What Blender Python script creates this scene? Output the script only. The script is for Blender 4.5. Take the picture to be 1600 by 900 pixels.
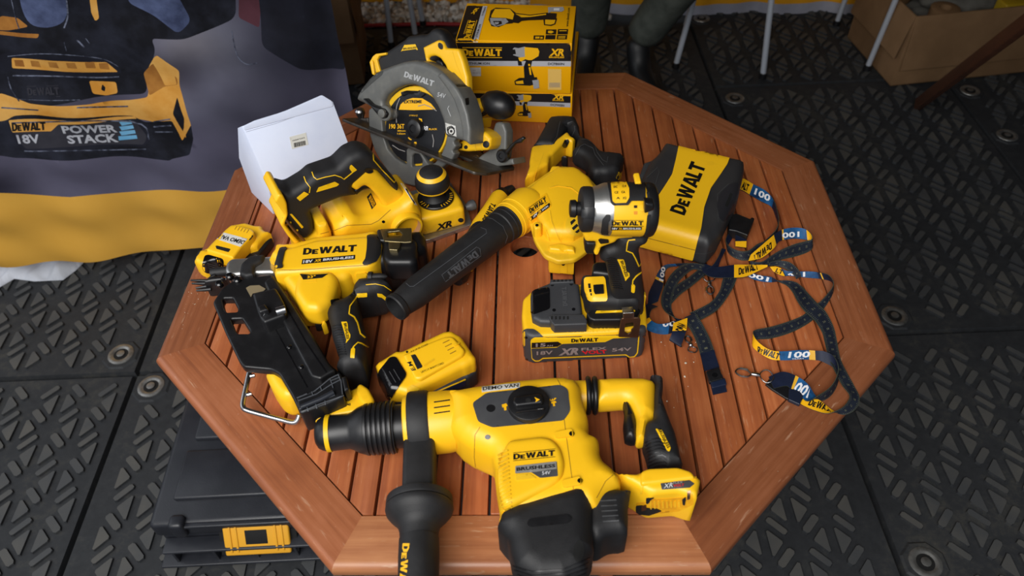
import bpy, bmesh, math, random
import numpy as np
from math import sin, cos, tan, pi, radians, sqrt, atan2
from mathutils import Vector, Matrix
from mathutils.geometry import delaunay_2d_cdt
from mathutils.bvhtree import BVHTree
random.seed(7)
rng = np.random.default_rng(5)
for o in list(bpy.data.objects):
    bpy.data.objects.remove(o)
SC = bpy.context.scene
COL = SC.collection

# ------------------------------------------------------------------ camera
TT = 0.72                                    # height of the table top
CAM = np.array([0.0177, -0.8935, TT + 0.8613])
FPX = 1193.2                                 # focal length for a 1600 px wide frame
YAW, PITCH, ROLL = -0.0392, 0.8185, -0.0396
_f = np.array([sin(YAW)*cos(PITCH), cos(YAW)*cos(PITCH), -sin(PITCH)])
_r0 = np.array([cos(YAW), -sin(YAW), 0.0]); _u0 = np.cross(_r0, _f)
_r = _r0*cos(ROLL) + _u0*sin(ROLL); _u = -_r0*sin(ROLL) + _u0*cos(ROLL)
cd = bpy.data.cameras.new('camera'); cam = bpy.data.objects.new('camera', cd); COL.objects.link(cam)
cd.sensor_width = 36; cd.lens = FPX/1600*36; cd.clip_start = 0.02; cd.clip_end = 60
cam.matrix_world = Matrix([[_r[0], _u[0], -_f[0], CAM[0]], [_r[1], _u[1], -_f[1], CAM[1]],
                           [_r[2], _u[2], -_f[2], CAM[2]], [0, 0, 0, 1]])
cd.dof.use_dof = True; cd.dof.focus_distance = 1.15; cd.dof.aperture_fstop = 6
SC.camera = cam

# ------------------------------------------------------------------ world and light
SC.view_settings.view_transform = 'Standard'; SC.view_settings.look = 'None'
SC.view_settings.gamma = 1; SC.view_settings.use_curve_mapping = False
SC.view_settings.exposure = 0.0
wd = bpy.data.worlds.new('overcast'); SC.world = wd; wd.use_nodes = True
_n = wd.node_tree.nodes; _n.clear()
_bg = _n.new('ShaderNodeBackground'); _wo = _n.new('ShaderNodeOutputWorld')
_bg.inputs[0].default_value = (0.80, 0.88, 1.0, 1); _bg.inputs[1].default_value = 0.38
wd.node_tree.links.new(_bg.outputs[0], _wo.inputs[0])
def area(name, loc, target, sx, sy, power, col):
    l = bpy.data.lights.new(name, 'AREA'); l.shape = 'RECTANGLE'; l.size = sx; l.size_y = sy
    l.energy = power; l.color = col
    o = bpy.data.objects.new(name, l); COL.objects.link(o); o.location = loc
    o.rotation_euler = (Vector(target)-Vector(loc)).to_track_quat('-Z', 'Y').to_euler()
    return o
area('daylight_tent_opening', (-.9, -2.1, 3.0), (-.1, .1, .7), 2.6, 1.8, 128, (1.0, .975, .94))
area('fill_left_side', (-3.2, .2, 2.2), (-.3, .1, .7), 1.6, 1.6, 12, (.95, .97, 1.0))  # added fill lamp that brightens the banner side

# ------------------------------------------------------------------ pixel helpers (1600x900 frame)
def ray(px, py):
    d = _f + _r*(px-800)/FPX - _u*(py-450)/FPX
    return d
def P(px, py, z=0.0, floor=False):
    "point seen at pixel, z above the table top (or above the floor)"
    zz = z if floor else TT + z
    d = ray(px, py); return CAM + d*((zz-CAM[2])/d[2])
def F(px, py, z=0.0): return P(px, py, z, True)
def dist(p): return float((np.asarray(p)-CAM) @ _f)
def m_px(n, p): return n*dist(p)/FPX          # n pixels in metres at point p
def nz(v): v = np.asarray(v, float); return v/np.linalg.norm(v)

class Plane:
    "a working plane: origin, right, up, and n towards the viewer"
    def __init__(s, o, u, n):
        s.o = np.asarray(o, float); s.n = nz(n); u = np.asarray(u, float)
        s.u = nz(u - s.n*(u @ s.n)); s.v = np.cross(s.n, s.u)
    def px(s, x, y, h=0.0):
        d = ray(x, y); t = ((s.o + s.n*h - CAM) @ s.n)/(d @ s.n); q = CAM + d*t - s.o
        return np.array([q @ s.u, q @ s.v])
    def w(s, a, b, c=0.0): return s.o + s.u*a + s.v*b + s.n*c
    def W(s, A):
        A = np.asarray(A, float); return s.o + A[:, :1]*s.u + A[:, 1:2]*s.v + A[:, 2:3]*s.n
def flat(z=0.0): return Plane((0, 0, TT+z), (1, 0, 0), (0, 0, 1))
def upright(p0, p1, lean=0.0):
    "vertical plane through two table-level points, facing the viewer, leaning back by lean"
    p0 = np.asarray(p0); u = nz(p1-p0); n = np.cross(u, (0, 0, 1.0)); n = n*cos(lean) + np.array([0, 0, 1.0])*sin(lean)
    return Plane(p0, u, n)

# ------------------------------------------------------------------ materials
def lin(h):
    if isinstance(h, str): h = [int(h[i:i+2], 16)/255 for i in (0, 2, 4)]
    return tuple(c/12.92 if c <= .04045 else ((c+.055)/1.055)**2.4 for c in h) + (1,)
def nodes(name):
    m = bpy.data.materials.new(name); m.use_nodes = True
    return m, m.node_tree.nodes, m.node_tree.links, m.node_tree.nodes['Principled BSDF']
def coord(n, l, scale=(1, 1, 1), rot=(0, 0, 0), kind='Object'):
    t = n.new('ShaderNodeTexCoord'); mp = n.new('ShaderNodeMapping')
    mp.inputs['Scale'].default_value = scale; mp.inputs['Rotation'].default_value = rot
    l.new(t.outputs[kind], mp.inputs[0]); return mp
def noise(n, l, vec, scale, detail=4, rough=.55):
    t = n.new('ShaderNodeTexNoise'); t.inputs['Scale'].default_value = scale
    t.inputs['Detail'].default_value = detail; t.inputs['Roughness'].default_value = rough
    l.new(vec.outputs[0], t.inputs['Vector']); return t
def ramp(n, l, src, stops):
    r = n.new('ShaderNodeValToRGB'); e = r.color_ramp.elements
    while len(e) < len(stops): e.new(.5)
    for i, (p, c) in enumerate(stops): e[i].position = p; e[i].color = c if len(c) == 4 else (*c, 1)
    l.new(src, r.inputs[0]); return r
def plastic(name, c, rough=.4, c2=None, bump=.08, bscale=900, amount=(.45, .62), nscale=14, metal=0, coat=0, spec=.5, rv=.08):
    m, n, l, b = nodes(name); v = coord(n, l)
    c = lin(c)
    t = noise(n, l, v, nscale, 6, .6)
    if c2:
        r = ramp(n, l, t.outputs[0], [(amount[0], c), (amount[1], lin(c2))]); l.new(r.outputs[0], b.inputs['Base Color'])
    else: b.inputs['Base Color'].default_value = c
    mr = n.new('ShaderNodeMapRange'); mr.inputs['To Min'].default_value = max(0, rough-rv); mr.inputs['To Max'].default_value = rough+rv
    l.new(t.outputs[0], mr.inputs[0]); l.new(mr.outputs[0], b.inputs['Roughness'])
    b.inputs['Metallic'].default_value = metal; b.inputs['Coat Weight'].default_value = coat
    b.inputs['Specular IOR Level'].default_value = spec
    if bump:
        t2 = noise(n, l, v, bscale, 2); bp = n.new('ShaderNodeBump'); bp.inputs['Strength'].default_value = bump
        bp.inputs['Distance'].default_value = .0006; l.new(t2.outputs[0], bp.inputs['Height']); l.new(bp.outputs[0], b.inputs['Normal'])
    return m
YEL = plastic('yellow_plastic', 'F5BE1C', .38, 'DFAA20', amount=(.60, .86), nscale=26)
YELD = plastic('worn_yellow_plastic', 'ECBC22', .42, 'C89A28', amount=(.55, .80), nscale=18)
YLINE = plastic('yellow_rubber_line', 'EFBE10', .45)
BLK = plastic('black_rubber', '151517', .60, '1F1F21', bump=.25, amount=(.45, .7), nscale=30)
BLKP = plastic('black_plastic', '131315', .40, '1C1C1E', amount=(.5, .7), nscale=24)
BLKG = plastic('glossy_black_plastic', '101012', .18, bump=0)
GREYP = plastic('dark_grey_plastic', '3E3F42', .5, '4A4B4C', bump=.2, amount=(.4, .7))
GUARD = plastic('grey_painted_guard', '5C5D5B', .42, '6B6B66', amount=(.45, .7), nscale=30, bump=.1)
STEEL = plastic('brushed_steel', 'B9BABC', .3, 'A0A0A2', metal=1, bump=0, amount=(.3, .7))
DSTEEL = plastic('dark_steel', '6B6660', .42, '4F4A46', metal=.85, bump=.1, amount=(.35, .65), nscale=40)
ALU = plastic('cast_aluminium', 'C4C4C2', .34, 'A9A9A7', metal=.9, bump=.15, bscale=600, amount=(.4, .7))
COPPER = plastic('bronzed_hook', '8A6A55', .35, '6E5444', metal=.9, bump=0)
BLACKINK = plastic('black_ink', '0C0C0D', .5, bump=0)
WHITEINK = plastic('white_ink', 'D8D8DA', .5, bump=0)
GREYINK = plastic('grey_ink', '8D8A88', .5, bump=0)
REDINK = plastic('red_ink', 'D01C26', .45, bump=0)
YINK = plastic('yellow_ink', 'F0B40E', .45, bump=0)
DARKHOLE = plastic('dark_recess', '060606', .8, bump=0)
STICKER = plastic('white_sticker', 'CFCFCB', .5, 'BDB9AE', bump=0, amount=(.5, .7), nscale=60)
CARTY = plastic('yellow_carton_print', 'F2AE08', .32, bump=0, rv=.04)
CARTB = plastic('black_carton_print', '17171A', .35, bump=0)
CARTS = plastic('silver_carton_print', 'B4B6BC', .35, bump=0)
WHITECARD = plastic('white_card', 'D6DEF2', .55, 'CCD5EC', bump=.05, nscale=5)
RED = plastic('red_strip', '9C1A1E', .6, bump=0)
def cardboard(name, c, c2): return plastic(name, c, .8, c2, bump=.2, bscale=300, amount=(.35, .65), nscale=8, spec=.2)
CARD = cardboard('brown_cardboard', '86684A', '785C40')
def wood(name, c1, c2, c3, dirt, rough=.36):
    "grain runs along the object's own x axis"
    m, n, l, b = nodes(name)
    t = n.new('ShaderNodeTexCoord'); oi = n.new('ShaderNodeObjectInfo')
    ad = n.new('ShaderNodeVectorMath'); ad.operation = 'ADD'
    sc = n.new('ShaderNodeVectorMath'); sc.operation = 'SCALE'; sc.inputs['Scale'].default_value = 37.0
    cb = n.new('ShaderNodeCombineXYZ')
    for i in range(3): l.new(oi.outputs['Random'], cb.inputs[i])
    l.new(cb.outputs[0], sc.inputs[0]); l.new(t.outputs['Object'], ad.inputs[0]); l.new(sc.outputs[0], ad.inputs[1])
    mp = n.new('ShaderNodeMapping'); mp.inputs['Scale'].default_value = (2.2, 60, 60); l.new(ad.outputs[0], mp.inputs[0])
    g = noise(n, l, mp, 2.2, 6, .65)
    mp2 = n.new('ShaderNodeMapping'); mp2.inputs['Scale'].default_value = (9, 9, 9); l.new(ad.outputs[0], mp2.inputs[0])
    big = noise(n, l, mp2, .9, 4, .6)
    mx = n.new('ShaderNodeMix'); mx.data_type = 'FLOAT'; mx.inputs[0].default_value = .42
    l.new(g.outputs[0], mx.inputs[2]); l.new(big.outputs[0], mx.inputs[3])
    r = ramp(n, l, mx.outputs[0], [(.34, lin(c1)), (.5, lin(c2)), (.66, lin(c3))])
    # each board a little lighter or darker
    hs = n.new('ShaderNodeHueSaturation'); mr = n.new('ShaderNodeMapRange'); mr.inputs['To Min'].default_value = .8; mr.inputs['To Max'].default_value = 1.16
    l.new(oi.outputs['Random'], mr.inputs[0]); l.new(mr.outputs[0], hs.inputs['Value']); l.new(r.outputs[0], hs.inputs['Color'])
    # scratches and dust
    mp3 = n.new('ShaderNodeMapping'); mp3.inputs['Scale'].default_value = (30, 200, 60); mp3.inputs['Rotation'].default_value = (0, 0, .5); l.new(ad.outputs[0], mp3.inputs[0])
    s = noise(n, l, mp3, 1.0, 3, .6); rs = ramp(n, l, s.outputs[0], [(.63, (0, 0, 0)), (.74, (.5, .5, .5))])
    fm = n.new('ShaderNodeMix'); fm.data_type = 'RGBA'; l.new(rs.outputs[0], fm.inputs[0]); l.new(hs.outputs[0], fm.inputs[6]); fm.inputs[7].default_value = lin(dirt)
    l.new(fm.outputs[2], b.inputs['Base Color'])
    rr = n.new('ShaderNodeMapRange'); rr.inputs['To Min'].default_value = rough-.1; rr.inputs['To Max'].default_value = rough+.16
    l.new(big.outputs[0], rr.inputs[0]); l.new(rr.outputs[0], b.inputs['Roughness'])
    bp = n.new('ShaderNodeBump'); bp.inputs['Strength'].default_value = .12; bp.inputs['Distance'].default_value = .001
    l.new(g.outputs[0], bp.inputs['Height']); l.new(bp.outputs[0], b.inputs['Normal'])
    return m
WOOD = wood('oiled_hardwood', '76432A', '8A5132', '995F40', 'BA9478')
WOODLIT = wood('lit_oiled_hardwood', '875234', '9C6542', 'AE774F', 'C0A080')  # near light on the front board put into lighter wood tones
WOODS = wood('oiled_hardwood_slat', '84462A', '9E5832', 'B0693E', 'C09472')
def rubberfloor():
    m, n, l, b = nodes('worn_black_floor_rubber'); v = coord(n, l)
    a = noise(n, l, v, 3.2, 7, .7); c = noise(n, l, v, 40, 5, .7)
    mx = n.new('ShaderNodeMix'); mx.data_type = 'FLOAT'; mx.inputs[0].default_value = .45; l.new(a.outputs[0], mx.inputs[2]); l.new(c.outputs[0], mx.inputs[3])
    r = ramp(n, l, mx.outputs[0], [(.36, lin('212326')), (.52, lin('2B2D30')), (.62, lin('3A3A38')), (.72, lin('57514A'))])
    l.new(r.outputs[0], b.inputs['Base Color']); b.inputs['Roughness'].default_value = .7; b.inputs['Specular IOR Level'].default_value = .35
    bp = n.new('ShaderNodeBump'); bp.inputs['Strength'].default_value = .3; bp.inputs['Distance'].default_value = .002
    l.new(c.outputs[0], bp.inputs['Height']); l.new(bp.outputs[0], b.inputs['Normal'])
    return m
FLOORM = rubberfloor()

# ------------------------------------------------------------------ objects
GEO = {}            # object name -> (world verts, faces), for laying prints and inlays on surfaces
ROOT = {}
def tag(o, label=None, cat=None, group=None, kind=None):
    if label: o['label'] = label
    if cat: o['category'] = cat
    if group: o['group'] = group
    if kind: o['kind'] = kind
    return o
def thing(name, label, cat, loc, group=None):
    o = bpy.data.objects.new(name, None); COL.objects.link(o); o.location = Vector([float(c) for c in loc])
    o.empty_display_size = .05
    ROOT[o.name] = np.array(loc, float)
    return tag(o, label, cat, group)
def mesh_obj(name, V, Fc, mat, parent=None, fm=None, angle=40, smooth=True, origin=None):
    V = np.asarray(V, float)
    if parent is not None: off = ROOT[parent.name]
    elif origin is not None: off = np.asarray(origin, float)
    else: off = np.zeros(3)
    me = bpy.data.meshes.new(name); me.from_pydata((V-off).tolist(), [], [tuple(int(i) for i in f) for f in Fc])
    mats = mat if isinstance(mat, (list, tuple)) else [mat]
    for m in mats: me.materials.append(m)
    if fm is not None: me.polygons.foreach_set('material_index', [int(i) for i in fm])
    me.validate(); me.update()
    if smooth:
        me.polygons.foreach_set('use_smooth', [True]*len(me.polygons)); me.set_sharp_from_angle(angle=radians(angle))
    o = bpy.data.objects.new(name, me); COL.objects.link(o)
    if parent is not None: o.parent = parent
    else: o.location = off
    ROOT[o.name] = off if parent is None else off
    GEO[o.name] = (V, [tuple(int(i) for i in f) for f in Fc])
    return o

def pip(Q, poly):
    "points inside polygon"
    Q = np.asarray(Q); x, y = Q[:, 0], Q[:, 1]; ins = np.zeros(len(Q), bool)
    a = np.asarray(poly); b = np.roll(a, -1, 0)
    for (x0, y0), (x1, y1) in zip(a, b):
        if y0 == y1: continue
        c = ((y0 > y) != (y1 > y)) & (x < (x1-x0)*(y-y0)/(y1-y0)+x0); ins ^= c
    return ins
def sdist(Q, poly):
    Q = np.asarray(Q, float); a = np.asarray(poly); b = np.roll(a, -1, 0); d = np.full(len(Q), 1e9)
    for p, q in zip(a, b):
        e = q-p; L = e@e
        if L < 1e-18: continue
        t = np.clip(((Q-p)@e)/L, 0, 1); r = Q-(p+t[:, None]*e); d = np.minimum(d, np.hypot(r[:, 0], r[:, 1]))
    return d
def rnd(pts, r=6, seg=4):
    "round the corners of a polygon; a point may carry its own radius"
    out = []; n = len(pts)
    for i, p in enumerate(pts):
        rr = p[2] if len(p) > 2 else r
        p0 = np.array(pts[i-1][:2], float); p1 = np.array(p[:2], float); p2 = np.array(pts[(i+1) % n][:2], float)
        d0 = p0-p1; d2 = p2-p1; l0 = np.hypot(*d0); l2 = np.hypot(*d2)
        if rr <= 0 or l0 < 1e-9 or l2 < 1e-9: out.append(p1); continue
        c = min(rr, l0*.48, l2*.48); a = p1+d0/l0*c; b = p1+d2/l2*c
        for k in range(seg+1):
            t = k/seg; out.append((1-t)**2*a + 2*t*(1-t)*p1 + t*t*b)
    return np.array(out)
def spl(pts, n=6, closed=False):
    "Catmull-Rom through points of any dimension"
    pts = np.asarray(pts, float); m = len(pts); out = []
    rngi = range(m) if closed else range(m-1)
    for i in rngi:
        if closed: a, b, c, d = pts[i-1], pts[i], pts[(i+1) % m], pts[(i+2) % m]
        else: a, b, c, d = pts[max(i-1, 0)], pts[i], pts[i+1], pts[min(i+2, m-1)]
        for k in range(n):
            t = k/n; out.append(.5*((2*b)+(c-a)*t+(2*a-5*b+4*c-d)*t*t+(3*b-a-3*c+d)*t**3))
    if not closed: out.append(pts[-1])
    return np.array(out)
def resamp(poly, s):
    out = []; n = len(poly)
    for i in range(n):
        a = poly[i]; b = poly[(i+1) % n]; L = np.hypot(*(b-a)); k = max(1, int(math.ceil(L/s)))
        for j in range(k): out.append(a+(b-a)*j/k)
    return np.array(out)
def area2(p): x, y = p[:, 0], p[:, 1]; return .5*np.sum(x*np.roll(y, -1)-np.roll(x, -1)*y)
def cdt(loops, extra):
    V = []; E = []
    for lp in loops:
        s = len(V); V += [Vector((float(p[0]), float(p[1]))) for p in lp]
        E += [(s+i, s+(i+1) % len(lp)) for i in range(len(lp))]
    V += [Vector((float(p[0]), float(p[1]))) for p in extra]
    v, e, f, ov, oe, of = delaunay_2d_cdt(V, E, [], 0, 1e-7)
    return np.array([(p.x, p.y) for p in v]), [tuple(t) for t in f], ov
def fill(loops, extra):
    "triangulate outer loop minus holes, even-odd"
    v, f, ov = cdt(loops, extra)
    f = np.array([t for t in f if len(t) == 3])
    c = v[f].mean(1); ins = np.zeros(len(c), bool)
    for lp in loops: ins ^= pip(c, lp)
    f = f[ins]
    a = v[f]; ar = (a[:, 1, 0]-a[:, 0, 0])*(a[:, 2, 1]-a[:, 0, 1])-(a[:, 2, 0]-a[:, 0, 0])*(a[:, 1, 1]-a[:, 0, 1])
    f = np.where((ar < 0)[:, None], f[:, ::-1], f); f = f[np.abs(ar) > 1e-12]
    return v, f
def silhouette(q, pl, c0, c1, at, r, rb):
    "pull the outline in so that the rounded, thick solid fills just the traced outline"
    q = resamp(q, .004); t = np.roll(q, -1, 0)-np.roll(q, 1, 0)
    for _ in range(2): t = (t+np.roll(t, 1, 0)+np.roll(t, -1, 0))/3
    t /= np.maximum(np.hypot(t[:, 0], t[:, 1])[:, None], 1e-9); n = np.stack([t[:, 1], -t[:, 0]], 1)   # outward
    e = np.zeros(len(q))
    for i, (a, b) in enumerate(q):
        v = pl.w(a, b, at)-CAM; vn = v@pl.n; s = np.array([v@pl.u, v@pl.v])/(-vn)
        k = s@n[i]; rr, h = (r, c1-at) if k > 0 else (rb, at-c0)
        e[i] = -rr+abs(k)*(h-rr)+rr*sqrt(1+k*k)
    o = q-n*e[:, None]
    dd = np.hypot(o[:, None, 0]-q[None, :, 0], o[:, None, 1]-q[None, :, 1])
    ok = (pip(o, q) | (e < 2e-4)) & ~(dd < .94*e[None, :]).any(1)
    return o[ok] if ok.sum() > 5 else q
def puff(name, pts, pl, c0, c1, r, mat, parent, at=None, r0=8, holes=(), dome=0, dw=.03, rb=None, seg=4, px=True, bscale=1.0, angle=40, hr=4, fit=None, vmin=None):
    """A solid with the outline pts (pixels, read on the plane at height `at`), from c0 to c1 along the
    plane's normal, its rims rounded by r (top) and rb (bottom), its top swelling by dome."""
    if at is None: at = (c0+c1)/2
    rb = r if rb is None else rb
    hh = (c1-c0)*.5
    r = min(r, hh); rb = min(rb, hh) if r <= hh else rb
    def prep(q, rr):
        q = rnd(q, rr)
        if px: q = np.array([pl.px(x, y, at) for x, y in q])
        return q
    outer = prep(pts, r0)
    if area2(outer) < 0: outer = outer[::-1]
    if px and fit is not False and (fit or at <= c0+.8*(c1-c0)): outer = silhouette(outer, pl, c0, c1, at, r, rb)
    if vmin is not None: outer[:, 1] = np.maximum(outer[:, 1], vmin)
    hol = []
    for h in holes:
        h = prep(h, hr)
        if area2(h) > 0: h = h[::-1]
        hol.append(h)
    R = max(r, rb, .0008)
    sp = max(R*.7, .002)
    loops = [resamp(q, max(sp, .003)) for q in [outer]+hol]
    # drop coincident points
    loops = [np.array([p for i, p in enumerate(q) if np.hypot(*(p-q[i-1])) > 2e-4]) for q in loops]
    ex = []
    for q in loops:
        t = np.roll(q, -1, 0)-np.roll(q, 1, 0); t /= np.maximum(np.hypot(t[:, 0], t[:, 1])[:, None], 1e-9); nn = np.stack([-t[:, 1], t[:, 0]], 1)
        for k in range(1, seg+1):
            d = R*(1-cos(k/seg*pi/2)); c = q+nn*d
            ds = np.min([sdist(c, z) for z in loops], 0); ok = (ds > d*.93) & pip(c, loops[0])
            ex.append(c[ok])
    mn, mxx = loops[0].min(0), loops[0].max(0); g = max(.006, R*1.3) if not dome else max(.005, R*.8)
    gx, gy = np.meshgrid(np.arange(mn[0], mxx[0], g), np.arange(mn[1], mxx[1], g)); G = np.stack([gx.ravel(), gy.ravel()], 1)
    if len(G):
        ins = pip(G, loops[0])
        G = G[ins]
        if len(G):
            ds = np.min([sdist(G, z) for z in loops], 0); G = G[ds > R*.9]; ex.append(G)
    ex = np.concatenate(ex) if ex else np.zeros((0, 2))
    v, f = fill(loops, ex)
    d = np.min([sdist(v, z) for z in loops], 0); d[d < 1e-6] = 0
    def prof(rr):
        if rr <= 0: return np.zeros(len(v))
        t = np.clip(d/rr, 0, 1); return rr*(1-np.sqrt(np.clip(1-(1-t)**2, 0, 1)))
    dm = dome*(1-(1-np.clip(d/dw, 0, 1))**2) if dome else 0
    top = c1-prof(r)+dm; bot = c0+prof(rb)
    nv = len(v)
    A = np.concatenate([np.column_stack([v, top]), np.column_stack([v, bot])])
    # boundary edges
    cnt = {}
    for t in f:
        for a, b in ((t[0], t[1]), (t[1], t[2]), (t[2], t[0])):
            k = (min(a, b), max(a, b)); cnt[k] = None if k in cnt else (a, b)
    side = [(b, a, a+nv, b+nv) for e in cnt.values() if e for a, b in [e]]
    Fc = [tuple(t) for t in f] + [(t[2]+nv, t[1]+nv, t[0]+nv) for t in f] + side
    return mesh_obj(name, pl.W(A), Fc, mat, parent, angle=angle)

def bvh(targets):
    if not isinstance(targets, (list, tuple)): targets = [targets]
    V = []; Fs = []
    for t in targets:
        v, f = GEO[t.name]; s = len(V); V += [Vector(p) for p in v]; Fs += [tuple(i+s for i in q) for q in f]
    return BVHTree.FromPolygons(V, Fs)
def cast(T, x, y):
    d = Vector(ray(x, y)).normalized(); return T.ray_cast(Vector(CAM), d), d
def inlay(name, pts, targets, mat, parent, eps=.0006, thick=.0012, r0=3, holes=(), step=3.5, raw=False, maxlen=.03):
    "a thin piece lying on the surface of the targets, with the outline pts as seen in the photograph"
    T = targets if isinstance(targets, BVHTree) else bvh(targets if isinstance(targets, (list, tuple)) else [targets])
    lp = [resamp(rnd(q, r0) if not raw else np.array(q, float), step*1.2) for q in [pts]+list(holes)]
    mn, mx = lp[0].min(0), lp[0].max(0)
    gx, gy = np.meshgrid(np.arange(mn[0]+step/2, mx[0], step), np.arange(mn[1]+step/2, mx[1], step)); G = np.stack([gx.ravel(), gy.ravel()], 1)
    if len(G):
        G = G[pip(G, lp[0])]
    if len(G):
        G = G[np.min([sdist(G, z) for z in lp], 0) > step*.5]
    v, f = fill(lp, G)
    return lay(name, v, f, T, mat, parent, eps, thick, maxlen)
def lay(name, v, f, T, mat, parent, eps, thick, maxlen=.03):
    W = np.zeros((len(v), 3)); ok = np.zeros(len(v), bool); D = np.zeros((len(v), 3)); cen = None
    for i, (x, y) in enumerate(v):
        (loc, nor, idx, ds), d = cast(T, x, y)
        if loc is None:                      # just past the silhouette: pull in to the edge
            if cen is None: cen = np.array(v).mean(0)
            g = cen-np.array([x, y]); gl_ = np.hypot(*g)
            for st_ in (1.2, 2.4, 3.6, 5, 7, 9):
                if st_ > gl_*.5: break
                (loc, nor, idx, ds), d = cast(T, x+g[0]/gl_*st_, y+g[1]/gl_*st_)
                if loc is not None: break
            if loc is None: continue
        nrm = nor if nor.dot(d) < 0 else -nor
        o = (nrm*.5 - d*.5); o = o.normalized()
        W[i] = np.array(loc + o*eps); D[i] = np.array(o); ok[i] = True
    f = [t for t in f if all(ok[j] for j in t) and max(np.linalg.norm(W[t[0]]-W[t[1]]), np.linalg.norm(W[t[1]]-W[t[2]]), np.linalg.norm(W[t[0]]-W[t[2]])) < maxlen]
    if not f: print('EMPTY LAY', name); f = []
    # pixel y runs down: flip so that normals face the viewer
    Fc = [(t[2], t[1], t[0]) for t in f]
    V = W; 
    if thick and f:
        cnt = {}
        for t in Fc:
            for a, b in ((t[0], t[1]), (t[1], t[2]), (t[2], t[0])):
                k = (min(a, b), max(a, b)); cnt[k] = None if k in cnt else (a, b)
        nv = len(V); V = np.concatenate([V, V-D*(thick+eps)])
        Fc = Fc + [(b, a, a+nv, b+nv) for e in cnt.values() if e for a, b in [e]]
    used = sorted({i for t in Fc for i in t}); mp = {u: k for k, u in enumerate(used)}
    V = V[used]; Fc = [tuple(mp[i] for i in t) for t in Fc]
    return mesh_obj(name, V, Fc, mat, parent, angle=60)
def line(pts, w):
    "polygon of a stroke through pts of width w (pixels)"
    p = np.array(pts, float); t = np.gradient(p, axis=0); t /= np.hypot(t[:, 0], t[:, 1])[:, None]; n = np.stack([-t[:, 1], t[:, 0]], 1)
    return np.concatenate([p+n*w/2, (p-n*w/2)[::-1]])

# ---- lettering
GL = {
 'D': (.86, [[(0, 0), (.5, 0), (.85, .24), (.85, .76), (.5, 1), (0, 1)], [(.28, .21), (.28, .79), (.44, .79), (.56, .68), (.56, .32), (.44, .21)]]),
 'e': (.63, [[(0, 0), (.6, 0), (.6, .17), (.27, .17), (.27, .29), (.52, .29), (.52, .44), (.27, .44), (.27, .56), (.6, .56), (.6, .73), (0, .73)]]),
 'W': (1.3, [[(0, 1), (.28, 1), (.40, .42), (.52, 1), (.78, 1), (.90, .42), (1.02, 1), (1.3, 1), (1.05, 0), (.79, 0), (.65, .56), (.51, 0), (.25, 0)]]),
 'A': (.98, [[(0, 0), (.32, 1), (.66, 1), (.98, 0), (.69, 0), (.65, .15), (.33, .15), (.29, 0)], [(.39, .35), (.59, .35), (.49, .72)]]),
 'L': (.64, [[(0, 1), (.28, 1), (.28, .23), (.62, .23), (.62, 0), (0, 0)]]),
 'T': (.86, [[(0, 1), (.84, 1), (.84, .77), (.56, .77), (.56, 0), (.28, 0), (.28, .77), (0, .77)]]),
}
def logo2d(bars=True):
    V = []; Fs = []; x = 0
    def addp(loops):
        v, f = fill([np.array(l, float) for l in loops], np.zeros((0, 2)))
        s = len(V); V.extend(v.tolist()); Fs.extend([(a+s, b+s, c+s) for a, b, c in f])
    for ch, k in (('D', .02), ('e', .04), ('W', .0), ('A', -.06), ('L', -.02), ('T', 0)):
        w, lp = GL[ch]; addp([[(px_+x, py_) for px_, py_ in l] for l in lp]); x += w+k+.03
    if bars:
        for y0 in (-.26, 1.14): addp([[(0, y0), (x, y0), (x, y0+.09), (0, y0+.09)]])
    V = np.array(V); V[:, 0] /= x; return V, np.array(Fs)
_fc = {}
def text2d(s, bold=.02, wide=1.0, shear=0.0):
    k = (s, bold, shear)
    if k not in _fc:
        cu = bpy.data.curves.new('t', 'FONT'); cu.body = s; cu.offset = bold; cu.resolution_u = 2; cu.shear = shear
        o = bpy.data.objects.new('t', cu); COL.objects.link(o); bpy.context.view_layer.update()
        me = bpy.data.meshes.new_from_object(o.evaluated_get(bpy.context.evaluated_depsgraph_get()))
        V = np.array([(v.co.x, v.co.y) for v in me.vertices]); Fs = []
        for p in me.polygons:
            q = list(p.vertices)
            for j in range(1, len(q)-1): Fs.append((q[0], q[j], q[j+1]))
        V[:, 0] -= V[:, 0].min(); V[:, 0] /= V[:, 0].max(); V[:, 1] /= .70
        bpy.data.objects.remove(o); bpy.data.curves.remove(cu); bpy.data.meshes.remove(me)
        _fc[k] = (V, np.array(Fs))
    return _fc[k]
LOGO = logo2d(); LOGON = logo2d(False)
def print_on(name, art, bl, br, tl, targets, mat, parent, eps=.0007, maxlen=.05):
    "lettering whose lower left, lower right and upper left corners are seen at those pixels"
    V, Fs = art if isinstance(art, tuple) else text2d(art)
    bl, br, tl = [np.array(q, float) for q in (bl, br, tl)]
    v = bl + V[:, :1]*(br-bl) + V[:, 1:2]*(tl-bl)
    T = targets if isinstance(targets, BVHTree) else bvh(targets if isinstance(targets, (list, tuple)) else [targets])
    a = v[Fs]; ar = (a[:, 1, 0]-a[:, 0, 0])*(a[:, 2, 1]-a[:, 0, 1])-(a[:, 2, 0]-a[:, 0, 0])*(a[:, 1, 1]-a[:, 0, 1])
    Fs = np.where((ar < 0)[:, None], Fs[:, ::-1], Fs)
    return lay(name, v, [tuple(t) for t in Fs], T, mat, parent, eps, 0, maxlen)

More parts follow.
